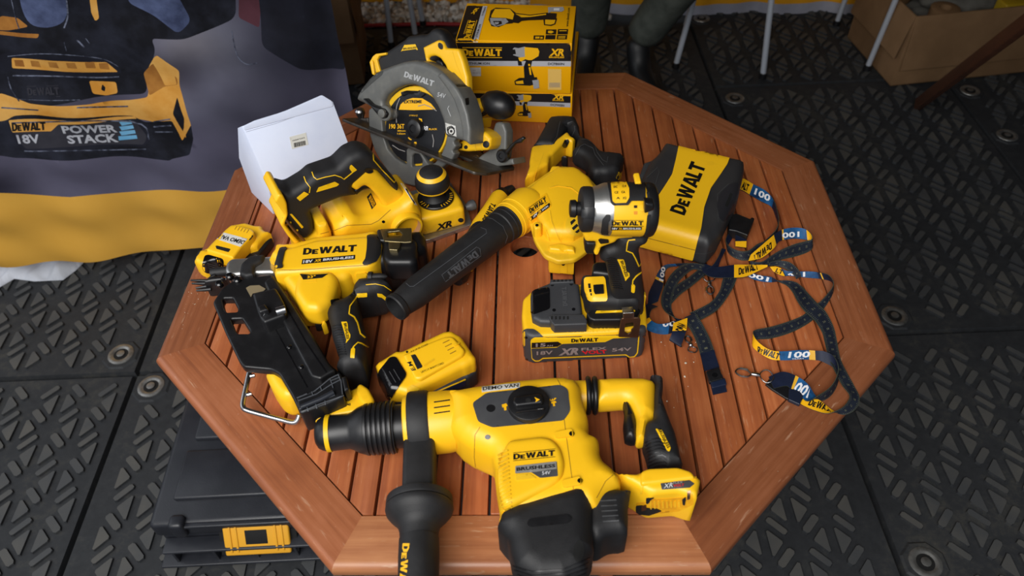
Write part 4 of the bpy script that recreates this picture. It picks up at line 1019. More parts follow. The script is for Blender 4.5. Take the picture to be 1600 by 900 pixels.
    for k in range(4): mark('cap_rib', line([(800+k*4, 884+k*7), (830, 893+k*6), (880, 890+k*6), (922-k*2, 872+k*8)], 2.0), Tc, T, BLKP, eps=.001, r0=0)
    st_ = mark('sticker', z2((262, 122), (562, 90), (560, 130), (265, 165)), Tb, T, STICKER, r0=.5, eps=.0006)
    print_on('lettering', text2d('DEMO VAN', .02), z2((272, 150))[0], z2((550, 122))[0], z2((272, 126))[0], bvh([st_]), BLACKINK, st_, eps=.0005)
    fp = mark('label_plate', [(1032, 755), (1077, 750), (1085, 756), (1078, 762), (1034, 765)], bvh([foot]+[o for o in bpy.data.objects if o.name == 'battery_rail_cover']), T, GREYP, r0=1, eps=.0008)
    print_on('lettering', text2d('XR', .0, shear=.2), (1037, 763), (1051, 761), (1037, 756), bvh(fp), WHITEINK, fp); print_on('lettering', 'FLEX', (1052, 756.5), (1067, 755), (1052, 753), bvh(fp), GREYINK, fp); print_on('lettering', 'VOLT', (1052, 761), (1069, 759.4), (1052, 757.2), bvh(fp), REDINK, fp)
    return T
def BVH_of(*o): return bvh(list(o))
rotary_hammer()
# ================================================================== nail gun
def nail_gun():
    T = thing('nail_gun', 'yellow and black cordless framing nail gun lying on its side with long black magazine', 'nail gun', P(500, 500, 0))
    A = Z((290, 340), 7.5); B = Z((430, 350), 6); C = Z((320, 430), 6.925); D = Z((440, 480), 6.925); E = Z((360, 560), 6.667); fl = flat(0)
    body = puff('housing', [(431, 384), (440, 380), (457, 381), (493, 371), (572, 364), (594, 364), (601, 376), (600, 405), (590, 440), (565, 470), (545, 485), (517, 495), (508, 508), (494, 505), (473, 502), (452, 470), (433, 434), (427, 425)], fl, .006, .086, .012, YEL, T, at=.045, r0=7, seg=6)
    top = puff('cylinder_cover', [(431, 388), (457, 384), (493, 373), (572, 367), (592, 367, 8), (597, 378), (593, 400, 10), (580, 414, 10), (470, 424), (427, 427)], fl, .05, .0935, .009, YEL, T, at=.093, r0=5, seg=5)
    bul = puff('housing_bulge', B((215, 430, 6), (530, 425, 20), (585, 480), (575, 570), (520, 700), (400, 800), (260, 785), (165, 640), (178, 540)), fl, .05, .0915, .012, YEL, T, at=.090, r0=8, seg=6)
    rear = puff('rear_cap', [(641, 366), (661, 371, 12), (668, 388), (671, 418), (655, 440), (632, 452), (600, 456), (574, 448), (566, 418), (570, 370)], fl, .004, .086, .02, BLKP, T, at=.045, r0=8, seg=6)
    puff('rear_cap_block', [(598, 374), (640, 370), (652, 376, 8), (652, 406), (643, 412), (606, 412), (597, 405)], fl, .05, .091, .008, BLKP, T, at=.088, r0=6)
    axis_body('air_knob', [(576, 433, 8.5), (579, 433, 9), (582, 433, 8.5), (582.2, 433, 6), (594, 432, 5.6), (601, 432, 4), (605, 432, 1.5)], .078, BLK, T, n=20)
    grip = puff('grip', [(556, 436), (588, 433, 12), (607, 444), (616, 464), (608, 488), (587, 495), (570, 497, 5), (567, 508), (573, 525), (578, 542), (580, 570), (576, 606), (545, 607), (529, 586), (530, 560), (522, 535), (518, 515), (513, 498), (519, 476), (543, 463)], fl, .012, .084, .018, BLK, T, at=.05, r0=6, seg=6)
    puff('trigger_guard', [(507, 488), (516, 488), (512, 508), (515, 520), (510, 523), (504, 515), (504, 504), (508, 497)], fl, .035, .062, .004, YEL, T, at=.05, r0=3)
    puff('trigger', [(488, 488), (509, 488), (506, 507), (505, 517), (494, 516), (492, 508), (495, 500)], fl, .036, .06, .007, BLKP, T, at=.05, r0=4)
    # battery and its holder
    bat = puff('battery', [(416, 590), (424, 578, 8), (440, 578), (456, 600), (480, 640), (472, 648), (453, 646), (440, 636), (430, 620)], fl, .001, .056, .014, YEL, T, at=.03, r0=8, seg=5)
    ft = puff('battery_rail', [(478, 640), (484, 655), (500, 660), (520, 652), (556, 645), (583, 634), (584, 622), (577, 609, 8), (563, 600), (555, 608), (540, 612), (500, 620)], fl, .010, .058, .005, YEL, T, at=.055, r0=6, seg=5)
    puff('battery_rail_lip', [(555, 612), (558, 602), (564, 599), (576, 607), (585, 624), (583, 634), (572, 638), (561, 626)], fl, .03, .064, .005, YEL, T, at=.062, r0=4)
    mark('rail_shadow_gap', E((840, 545), (900, 530), (985, 500), (1000, 520), (980, 560), (1030, 570), (1020, 590), (890, 615)), ft, T, DARKHOLE, r0=1)
    mark('contact', E((900, 520), (980, 505), (985, 560), (905, 575)), ft, T, COPPER, r0=.5, eps=.002)
    print_on('logo', LOGON, E((1250, 470))[0], E((1120, 488))[0], E((1250, 492))[0], ft, BLACKINK, ft); mark('mark', E((1180, 440), (1205, 432), (1225, 440), (1200, 452), (1215, 462), (1190, 458)), ft, ft, BLACKINK, r0=0)
    # magazine
    mg = puff('magazine', [(345, 452), (332, 472), (352, 520), (373, 564, 5), (380, 573), (424, 577, 5), (436, 584), (456, 618), (469, 647), (489, 643), (537, 622), (539, 600), (533, 583), (515, 568), (488, 522), (462, 480), (440, 448), (425, 428), (395, 432), (360, 440)], fl, .052, .066, .003, BLKP, T, at=.066, r0=4,
              holes=[C((188, 262), (205, 245), (300, 245), (355, 355), (350, 392), (237, 398), (210, 360)), C((282, 470), (400, 466), (485, 598), (480, 628), (352, 628), (325, 580))], hr=2)
    rl = puff('magazine_rail', [(425, 430), (434, 440), (462, 482), (488, 524), (514, 568), (524, 578), (500, 592), (486, 588), (440, 500), (412, 440)], fl, .034, .0775, .0035, BLKP, T, at=.077, r0=3)
    fo = puff('nail_follower', C((512, 200, 3), (640, 165), (765, 135), (800, 190), (860, 300), (885, 380), (870, 430), (640, 515), (600, 470), (560, 370)), fl, .06, .088, .004, BLKP, T, at=.087, r0=3)
    Tg = bvh([mg, rl])
    mark('steel_plate', C((445, 140), (490, 115), (590, 110), (660, 150), (640, 172), (520, 200), (500, 240)), Tg, T, plastic('tan_metal', 'A89878', .4, metal=.5, bump=0), r0=1, eps=.001)
    axis_body('roller', [(432, 487, 6.5), (446, 483, 6.5)], .092, STEEL, T, n=18); 
    for k in range(5): axis_body('spring_coil', [(411+k*.9, 484+k*2.1, 4), (411.8+k*.9, 485+k*2.1, 4)], .089, STEEL, fo, n=12)
    puff('lock_lever', C((565, 340), (650, 310), (690, 370), (590, 405)), fl, .08, .098, .003, BLKP, fo, at=.097, r0=2)
    mark('magazine_groove', line([(446, 478), (478, 535), (510, 582)], 2), Tg, T, BLKG, r0=0, eps=.0008); mark('magazine_groove', line([(425, 505), (455, 560), (480, 605)], 1.6), Tg, T, BLKG, r0=0, eps=.0008)
    for q in ((452.5, 543), (471, 574)): lathe('rivet', P(*q, .0765), (0, 0, 1), [(0, .0035), (.002, .0033), (.003, .002), (.0032, .0001)], BLKG, T, n=14)
    ecp = puff('end_cap', E((690, 400), (850, 350), (1020, 200), (1130, 155), (1165, 200), (1180, 400), (1000, 480), (740, 575), (700, 500)), fl, .038, .080, .003, BLKP, T, at=.079, r0=2)
    Te = bvh([ecp, mg, rl])
    GR_ = plastic('dark_plastic_rib', '4E5156', .35, bump=0)
    for a in ([(700, 415), (880, 345), (1040, 215), (1120, 175)], [(710, 445), (900, 375), (1060, 270), (1150, 225)], [(740, 560), (930, 480), (1100, 420), (1175, 390)], [(725, 530), (900, 462), (1090, 385)], [(1120, 170), (1150, 240), (1165, 380)], [(1040, 215), (1070, 310)], [(940, 300), (950, 335)], [(850, 355), (860, 385)], [(890, 480), (900, 520)], [(800, 515), (810, 550)], [(985, 445), (990, 480)], [(1040, 240), (1140, 200)]):
        mark('end_cap_rib', line([E(q)[0] for q in a], 1.3), Te, ecp, GR_, r0=0, eps=.0022)
    axis_body('release_bar', [(470, 636, 4), (500, 624, 4.5), (521, 613, 4.5)], .083, plastic('blue_black_plastic', '24272E', .35, bump=0), T, n=14)
    puff('belt_clip_post', [(533, 590), (541, 588), (546, 608), (538, 612)], fl, .05, .082, .003, BLKP, T, at=.08, r0=2)
    # nose
    al = puff('nose_rail', [(352, 426), (355, 413), (363, 407), (429, 403), (431, 429), (400, 430), (358, 434)], fl, .03, .066, .006, ALU, T, at=.06, r0=4)
    puff('nose_clamp', [(375, 432), (378, 416), (391, 404), (415, 401), (411, 411), (398, 419), (398, 433), (385, 436)], fl, .035, .073, .005, BLK, T, at=.066, r0=3)
    axis_body('nose_tube', [(329, 427, 7), (334, 426, 8), (345, 425, 8.3), (355, 424, 8)], .05, BLK, T, n=20)
    nb = puff('nose_block', [(320, 441), (330, 432), (348, 433), (362, 436), (402, 434), (406, 446), (380, 452), (352, 460), (330, 457), (322, 452)], fl, .03, .066, .005, BLKP, T, at=.055, r0=4)
    for a, b in (((298, 438), (326, 439)), ((300, 443), (326, 443)), ((306, 450), (328, 447)), ((307, 454), (330, 452)), ((325, 436), (336, 430))):
        axis_body('contact_tooth', [(a[0], a[1], 1.5), ((a[0]+b[0])/2, (a[1]+b[1])/2, 2.6), (b[0], b[1], 3)], .052, BLKP, T, n=10)
    for x, y in ((360, 434), (372, 440), (344, 446)): lathe('nose_bolt', P(x, y, .064), (0, 0, 1), [(0, .006), (.005, .006), (.007, .004), (.0072, .0001)], BLKG, T, n=14)
    # table hook of bent wire
    hk = [P(391, 575, .034), P(386, 598, .03), P(380, 626, .024), P(380, 636, .022), P(386, 641, .021), P(410, 648, .018), P(440, 656, .016), P(456, 660, .016), P(464, 658, .018), P(468, 648, .024)]
    sweep('wire_hook', spl(hk, 5), .0036, STEEL, T, n=12)
    for q, w_ in (((391, 588), .032), ((386, 617), .027)): lathe('hook_pin', P(*q, w_), (1, .3, 0), [(0, .003), (.006, .0028), (.0065, .001)], STEEL, T, n=10)
    # rafter hook
    puff('rafter_hook', [(594, 358), (643, 356, 2), (644, 378), (633, 379), (600, 377)], fl, .0945, .0975, .0008, plastic('brassy_steel', '8F8260', .3, '6F6448', metal=.9, bump=0), T, at=.097, r0=2, holes=[[(605, 363), (624, 361), (629, 366), (625, 371), (605, 371)]], hr=1)
    puff('hook_mount', [(607, 378), (626, 378), (625, 386), (621, 392), (608, 391)], fl, .085, .0965, .001, bpy.data.materials['brassy_steel'], T, at=.095, r0=1)
    puff('hook_pivot', [(588, 358), (606, 357), (606, 377), (590, 376)], fl, .07, .093, .004, BLKP, T, at=.092, r0=4)
    # bumpers, prints, grip lines
    Tb = bvh([body, top, bul])
    mark('bumper', B((42, 232), (60, 222), (105, 218), (112, 236), (92, 252), (80, 300), (64, 375), (74, 400), (64, 415), (4, 422), (0, 400)), Tb, T, BLK, eps=.0028, thick=.003)
    mark('bumper', B((858, 115), (880, 104), (975, 100), (990, 130), (985, 280), (945, 350), (880, 380), (830, 384), (816, 370), (845, 330), (858, 240), (862, 160)), Tb, T, BLK, eps=.0028, thick=.003)
    print_on('logo', LOGO, B((258, 290))[0], B((760, 257))[0], B((268, 228))[0], Tb, BLACKINK, top)
    lb = mark('label_plate', B((255, 332), (750, 290), (747, 330), (247, 378)), Tb, top, BLACKINK, r0=0)
    Tl = bvh(lb)
    print_on('lettering', text2d('18V', .03), B((262, 368))[0], B((350, 361))[0], B((266, 342))[0], Tl, WHITEINK, lb); print_on('lettering', text2d('XR', .03, shear=.3), B((365, 358))[0], B((428, 352))[0], B((367, 334))[0], Tl, YINK, lb)
    print_on('lettering', text2d('BRUSHLESS', .03), B((448, 346))[0], B((735, 322))[0], B((452, 326))[0], Tl, WHITEINK, lb)
    ang = mark('angle_label', B((232, 468), (330, 478), (495, 468), (440, 505), (262, 522)), Tb, T, BLACKINK, r0=0, eps=.001)
    print_on('lettering', text2d('33°', .03), B((300, 510))[0], B((380, 503))[0], B((300, 488))[0], bvh(ang), YINK, ang)
    for y, s in ((528, 'DRY NAIL'), (545, 'NEW NAIL')): mark('small_print', B((282, y-5), (385, y-12), (385, y-5), (282, y+2)), Tb, T, YELD, r0=0)
    mark('side_button', B((515, 712), (590, 695), (605, 715), (603, 742), (525, 766)), Tb, T, BLK, eps=.001)
    mark('housing_seam', line(B((0, 430), (180, 432), (400, 420), (560, 405), (870, 385)), 1.2), Tb, T, bpy.data.materials['seam_shade'], r0=0, eps=.0004)
    mark('raised_tab', B((755, 462), (850, 450), (858, 530), (765, 535)), Tb, T, YEL, eps=.003, thick=.004)
    mark('vent_slot', B((845, 458), (860, 457), (862, 475), (846, 476)), Tb, T, YELD, eps=.0034)
    Tg2 = bvh([grip])
    a1 = [B(q)[0] for q in ((862, 655), (775, 663), (755, 695), (700, 770), (692, 840), (720, 862))] + [D(q)[0] for q in ((728, 72), (785, 105), (820, 165), (852, 285), (905, 330))]
    mark('grip_line', line(a1, 1.8), bvh([grip, body]), T, YLINE, r0=0, eps=.001)
    mark('grip_line', B((765, 652), (862, 645), (862, 682), (770, 690)), bvh([grip, body]), T, YLINE, r0=1, eps=.001)
    mark('grip_line', B((955, 650), (1000, 655), (1045, 690), (1035, 718), (1000, 690), (960, 680)), Tg2, T, YLINE, r0=1, eps=.001)
    mark('grip_line', line([D(q)[0] for q in ((940, 435), (870, 392), (825, 382), (785, 420), (765, 450))], 1.8), Tg2, T, YLINE, r0=0, eps=.001)
    mark('grip_line', D((750, 455), (778, 430), (795, 455), (788, 552), (742, 548)), Tg2, T, YLINE, r0=1, eps=.001)
    mark('grip_line', line(B((850, 570), (940, 562), (1020, 580), (1085, 625)), 1.2), bvh([grip, rear, body]), T, YLINE, r0=0, eps=.001)
    bg = mark('grip_badge', D((645, 160), (705, 157), (716, 185), (722, 260), (746, 300), (742, 335), (697, 392), (702, 355), (670, 240)), Tg2, T, YLINE, r0=1, eps=.001)
    print_on('lettering', text2d('BRUSHLESS', .02), D((672, 178))[0], D((705, 350))[0], D((700, 172))[0], bvh([bg, grip]), BLACKINK, bg, eps=.0009)
    for k in range(13): mark('grip_rib', line(D((555+k*6, 200+k*26), (600+k*6, 190+k*26), (640+k*5, 196+k*26)), 1.4), Tg2, T, BLKP, r0=0, eps=.0012)
    return T
nail_gun()
# ================================================================== loose batteries
def small_battery():
    T = thing('battery', 'small yellow battery with a white sticker at the left edge of the table', 'battery', P(365, 395, 0), 'loose batteries')
    Q = Z((300, 340), 9); fl = flat(0)
    base = puff('case', Q((58, 620), (120, 460), (190, 455), (430, 215), (545, 112), (700, 90), (760, 84), (1015, 160), (1045, 212), (1132, 268), (1142, 330), (960, 565), (560, 700), (450, 810), (250, 838), (185, 830), (100, 745), (58, 690)), fl, .001, .034, .007, YEL, T, at=.018, r0=3, seg=5)
    side = puff('lower_shell', Q((1135, 300), (1143, 340), (960, 580), (780, 640), (700, 600), (900, 470)), fl, .001, .020, .004, BLKP, T, at=.011, r0=3, fit=False)
    top = puff('slide_plate', Q((195, 458), (435, 212), (555, 112), (640, 106), (840, 165), (880, 200), (855, 255), (700, 405), (575, 570)), fl, .02, .047, .0035, YEL, T, at=.046, r0=3)
    frt = puff('latch_end', Q((62, 620), (125, 462), (200, 460), (572, 580), (545, 640), (450, 800), (250, 830), (190, 820), (100, 740), (70, 690)), fl, .003, .042, .007, YEL, T, at=.025, r0=3)
    Tb = bvh([top, frt, base])
    rc = mark('latch', Q((178, 535), (230, 520), (432, 578), (448, 620), (440, 710), (300, 790), (200, 785), (150, 740), (142, 650)), Tb, T, BLKG, r0=4)
    for k in range(3): mark('latch_rib', Q((215+k*6, 640+k*28), (330+k*6, 672+k*28), (330+k*6, 678+k*28), (215+k*6, 648+k*28)), bvh([rc]), rc, GREYP, r0=0, eps=.001)
    stk = mark('sticker', Q((432, 206), (780, 300), (682, 412), (338, 300)), Tb, T, STICKER, r0=.6)
    print_on('lettering', text2d('DEMO VAN', .025), Q((752, 330))[0], Q((398, 238))[0], Q((716, 378))[0], bvh(stk), BLACKINK, stk, eps=.0005)
    mark('vent_slot', Q((330, 400), (348, 394), (535, 440), (540, 450), (512, 486), (345, 440)), Tb, T, DARKHOLE, r0=.8)
    mark('vent_slot', Q((845, 245), (860, 256), (830, 300), (808, 320), (800, 312), (835, 270)), Tb, T, DARKHOLE, r0=0)
    for k in range(5): mark('rib', line(Q((630+k*42, 122+k*12), (600+k*42, 168+k*12)), .9), Tb, top, bpy.data.materials['seam_shade'], r0=0, eps=.0004)
    mark('side_label', Q((970, 430), (1085, 305), (1095, 330), (990, 470)), bvh([side, base]), T, BLACKINK, r0=0, eps=.001)
    mark('side_label', Q((868, 535), (900, 500), (920, 540), (885, 560)), bvh([side, base]), T, BLACKINK, r0=0, eps=.001)
def big_battery():
    T = thing('battery', 'larger yellow and black battery lying in the middle of the table, above the rotary hammer', 'battery', P(665, 590, 0), 'loose batteries')
    Q = Z((570, 500), 6.43); fl = flat(0)
    low = puff('lower_shell', [(588, 574), (600, 565), (700, 522), (722, 532), (746, 566, 6), (747, 592, 5), (738, 604), (700, 626), (642, 650), (622, 640), (606, 623), (590, 594)], fl, .001, .034, .006, plastic('charcoal_shell', '2C2E32', .5, bump=.2), T, at=.02, r0=5)
    up = puff('case', [(586, 571), (598, 563), (620, 549), (628, 550), (694, 519), (706, 518, 5), (722, 529), (744, 562, 4), (744, 575), (734, 586), (640, 633, 8), (610, 624), (603, 608), (592, 588)], fl, .022, .058, .010, YEL, T, at=.045, r0=4, seg=6)
    top = puff('slide_plate', Q((378, 350), (640, 228), (800, 165), (885, 162), (1010, 300), (985, 350), (900, 400), (560, 590), (500, 590)), fl, .04, .064, .004, YEL, T, at=.0635, r0=4)
    Tb = bvh([top, up, low])
    rc = mark('latch', Q((252, 378), (312, 370), (418, 540), (412, 575), (250, 800), (225, 790), (140, 600), (140, 520)), Tb, T, BLKG, r0=5, eps=.0024, thick=.006, step=2.0)
    for k in range(3): mark('latch_rib', line(Q((205+k*42, 540-k*22), (270+k*42, 650-k*22)), 1.2), bvh([rc]), rc, GREYP, r0=0, eps=.001)
    mark('vent_slot', Q((462, 355), (500, 345), (512, 352), (578, 462), (575, 475), (530, 496), (520, 480)), Tb, T, DARKHOLE, r0=.5)
    print_on('lettering', text2d('E.M', .02), Q((512, 505))[0], Q((462, 418))[0], Q((475, 512))[0], bvh([top, up]), BLACKINK, top)
    print_on('lettering', text2d('LITHIUM', .03), Q((600, 470))[0], Q((700, 405))[0], Q((590, 450))[0], bvh([top, up]), YELD, top)
    print_on('lettering', text2d('0 0 1P 5S CODE', .0), Q((465, 328))[0], Q((635, 250))[0], Q((460, 312))[0], bvh([top, up]), BLACKINK, top)
    print_on('lettering', text2d('LR7C1Y BNHTCORD', .0), Q((570, 535))[0], Q((795, 440))[0], Q((562, 518))[0], bvh([top, up]), BLACKINK, top)
    for k in range(4): mark('rib', line(Q((783+k*24, 234+k*36), (850+k*22, 202+k*36)), 1.2), bvh([top]), top, bpy.data.materials['seam_shade'], r0=0, eps=.0006)
    mark('raised_tab', Q((888, 250), (950, 222), (962, 240), (900, 268)), bvh([top, up]), top, YEL, r0=1, eps=.002)
    mark('side_band', Q((680, 732), (1010, 590), (1015, 600), (690, 742)), bvh([low, up]), T, YLINE, r0=0, eps=.001)
    mark('side_label', Q((780, 715), (1010, 610), (1010, 660), (800, 735)), bvh([low, up]), T, plastic('dark_blue_label', '1B2A4A', .4, bump=0), r0=0, eps=.001)
    mark('raised_lip', Q((420, 690), (470, 650), (560, 690), (520, 712), (440, 714)), bvh([up]), up, YELD, r0=2, eps=.001)
    mark('dot', disc(636, 550, 1.7), bvh([top, up]), top, BLACKINK, r0=0)
small_battery(); big_battery()

# ================================================================== planer
def planer():
    T = thing('hand_planer', 'yellow cordless planer with black handle and round knob, in front of the circular saw', 'planer', P(600, 375, 0))
    Q = Z((410, 220), 5.295); R5 = Z((580, 240), 6); fl = flat(0)
    a = P(672, 375, 0); b = P(735, 351, 0); u = nz(b-a); nb = np.cross(u, (0, 0, 1)); pm = Plane(a-nb*.043, u, nb)      # middle plane
    shoe = puff('shoe', [(560, 396), (672, 377), (738, 353, 3), (729, 322, 3), (704, 287), (560, 320)], fl, .0, .008, .001, ALU, T, at=.004, r0=2, fit=False)
    fb = puff('front_block', [(645, 345), (662, 343), (726, 326, 6), (722, 312), (706, 289, 6), (690, 286), (640, 304)], fl, .008, .047, .008, YEL, T, at=.045, r0=8, seg=5)
    body = puff('motor_housing', [(503, 330), (506, 312), (512, 303), (531, 298, 8), (552, 301), (585, 292), (616, 275, 10), (632, 286), (646, 308), (660, 338), (672, 352), (671, 376), (600, 392), (512, 384)], pm, -.043, .043, .016, YEL, T, at=0, r0=6, seg=6, vmin=.009)
    rear = puff('rear_foot', [(455, 362), (470, 366), (488, 352), (486, 334, 3), (501, 329, 3), (508, 345), (515, 384), (500, 396), (462, 396)], pm, -.03, .034, .008, YEL, T, at=0, r0=3, fit=False, vmin=.004)
    hs = puff('handle_frame', [(545, 284), (560, 272), (571, 261, 6), (584, 261, 5), (600, 278), (614, 292), (630, 300), (640, 320), (600, 325), (590, 308), (579, 296), (570, 291), (558, 300), (548, 294)], pm, -.021, .021, .008, YEL, T, at=.02, r0=4)
    hb = puff('grip', [(431, 287), (449, 292), (474, 277), (485, 267), (523, 254), (540, 237), (559, 228, 12), (576, 232, 10), (587, 245), (604, 265), (620, 284, 5), (616, 294, 5), (608, 290), (598, 277), (585, 260, 6), (572, 260), (545, 284), (554, 298, 4), (545, 299), (527, 302), (502, 312), (480, 322), (486, 340), (487, 355), (472, 367), (458, 360), (434, 335), (440, 318), (437, 300)], pm, -.021, .023, .012, BLK, T, at=.005, r0=5, seg=6, fit=False)
    rim = puff('battery_rail', [(420, 297), (426, 286), (433, 287), (439, 300), (441, 318), (436, 333), (449, 350), (476, 378), (462, 376), (440, 350), (429, 333), (436, 318), (430, 310)], pm, -.034, .030, .003, YEL, T, at=.0, r0=3, fit=False, vmin=.002)
    puff('trigger', [(551, 299), (557, 305), (567, 297), (576, 295), (586, 297), (580, 289), (570, 287), (560, 291)], pm, -.01, .012, .004, BLKP, T, at=.01, r0=2)
    Tb = bvh([body, fb, rear, hs, hb])
    # dial and knob
    k0 = P(681, 311, .046)
    lathe('depth_dial', k0, (0, 0, 1), [(0, .0300), (.004, .0300), (.0052, .029), (.0052, .0002)], BLKP, T, n=40)
    kn = lathe('knob', k0+[-.002, 0, .005], (0, 0, 1), [(0, .020), (.003, .0165), (.010, .0135), (.016, .0145), (.019, .021), (.022, .0262), (.0235, .0275), (.026, .0278), (.029, .0283), (.036, .0280), (.042, .0262), (.046, .0240), (.0485, .0222), (.0515, .0192), (.0535, .016), (.056, .010), (.057, .0002)],
               [BLK, YEL], T, n=48, fm=[0, 0, 0, 0, 0, 1, 1, 0, 0, 0, 0, 1, 1, 0, 0, 0], angle=30)
    for an in (-2.6, -2.4, -2.2, -2.0, -1.1, -.9, -.7, -.5, -.3, -.1, .1, .3):
        p = k0+[cos(an)*.026, sin(an)*.026, .0054]; d = np.array([cos(an), sin(an), 0]); rbox('dial_mark', p, [d, np.cross((0, 0, 1), d), (0, 0, 1)], (.005 if int(an*10) % 4 else .007, .0011, .0006), 0, YINK, bpy.data.objects['depth_dial'])
    # dust port
    c = pm.w(*pm.px(634, 352, .043), .021)
    pt = lathe('dust_port', c, nb, [(0, .030), (.008, .030), (.010, .028), (.016, .028), (.018, .0255), (.030, .0255), (.033, .024), (.033, .021), (.012, .0205), (.012, .0001)], [YEL, plastic('pale_copper_inside', 'B88A62', .5, bump=0)], T, n=40, fm=[0]*7+[1, 1])
    lathe('side_knob', P(734, 322, .03), (u), [(-.008, .004), (0, .0085), (.004, .009), (.008, .009), (.010, .007), (.0102, .0001)], GREYP, T, n=16)
    sweep('hex_key', [pm.w(*pm.px(443, 339, .026), .026), pm.w(*pm.px(460, 360, .034), .034), pm.w(*pm.px(480, 381, .036), .036)], .0022, COPPER, T, n=8)
    # prints
    print_on('lettering', text2d('XR', .045, shear=.25), R5((605, 722))[0], R5((760, 678))[0], R5((600, 668))[0], Tb, BLACKINK, fb)
    mark('bolt_hole', disc(720, 344, 4.4, 3.4), Tb, fb, DARKHOLE, r0=0); 
    for x, y in ((599, 346.5), (657.5, 346)): screw(x, y, 2.6, Tb, T)
    lb = mark('label_plate', Q((865, 465), (897, 430), (942, 525), (905, 568)), Tb, body, BLACKINK, r0=0)
    print_on('lettering', text2d('BRUSHLESS', .02), Q((878, 478))[0], Q((916, 552))[0], Q((896, 448))[0], bvh(lb), YINK, lb, eps=.0005)
    mark('caution_sticker', R5((272, 275), (300, 285), (430, 485), (408, 480)), Tb, T, STICKER, r0=.5); mark('caution_print', R5((320, 330), (330, 330), (408, 462), (400, 470)), Tb, T, BLACKINK, r0=0, eps=.0009)
    mark('slide_button', disc(576, 266.5, 7, 4.2, rot=.15), Tb, T, BLKP, r0=0, eps=.0015, thick=.003)
    Th = bvh([hb, hs])
    for a_ in ([(915, 100), (920, 160), (985, 235), (1070, 325), (1090, 345), (1100, 330)], [(410, 258), (425, 300), (450, 320), (520, 300), (600, 284), (650, 300), (675, 318), (745, 262)], [(345, 296), (360, 340), (395, 385), (388, 430)]):
        mark('grip_line', line([Q(q)[0] for q in a_], 1.3), Th, hb, YLINE, r0=0, eps=.001)
    for a_ in ([(725, 205), (738, 198), (782, 240), (745, 265), (720, 230)], [(445, 425), (465, 385), (600, 338), (635, 358), (615, 375)], [(282, 472), (345, 420), (385, 440), (310, 498)], [(225, 606), (242, 602), (340, 712), (325, 725)]):
        mark('grip_line', Q(*a_), Th, hb, YLINE, r0=1, eps=.001)
    ft = mark('rail_recess', Q((160, 620), (200, 605), (330, 760), (300, 795), (240, 750)), Th, hb, DARKHOLE, r0=2, eps=.0006)
    for q in ((205, 690), (232, 675), (262, 750), (288, 738)): mark('contact', [(x, y) for x, y in disc(410+q[0]/5.295, 220+q[1]/5.295, 1.6)], Th, hb, YLINE, r0=0, eps=.0012)
    mark('seam_line', line(Q((480, 770), (600, 740), (700, 700), (900, 690), (960, 660), (1060, 570)), 1), Tb, body, bpy.data.materials['seam_shade'], r0=0, eps=.0004)
    return T
planer()

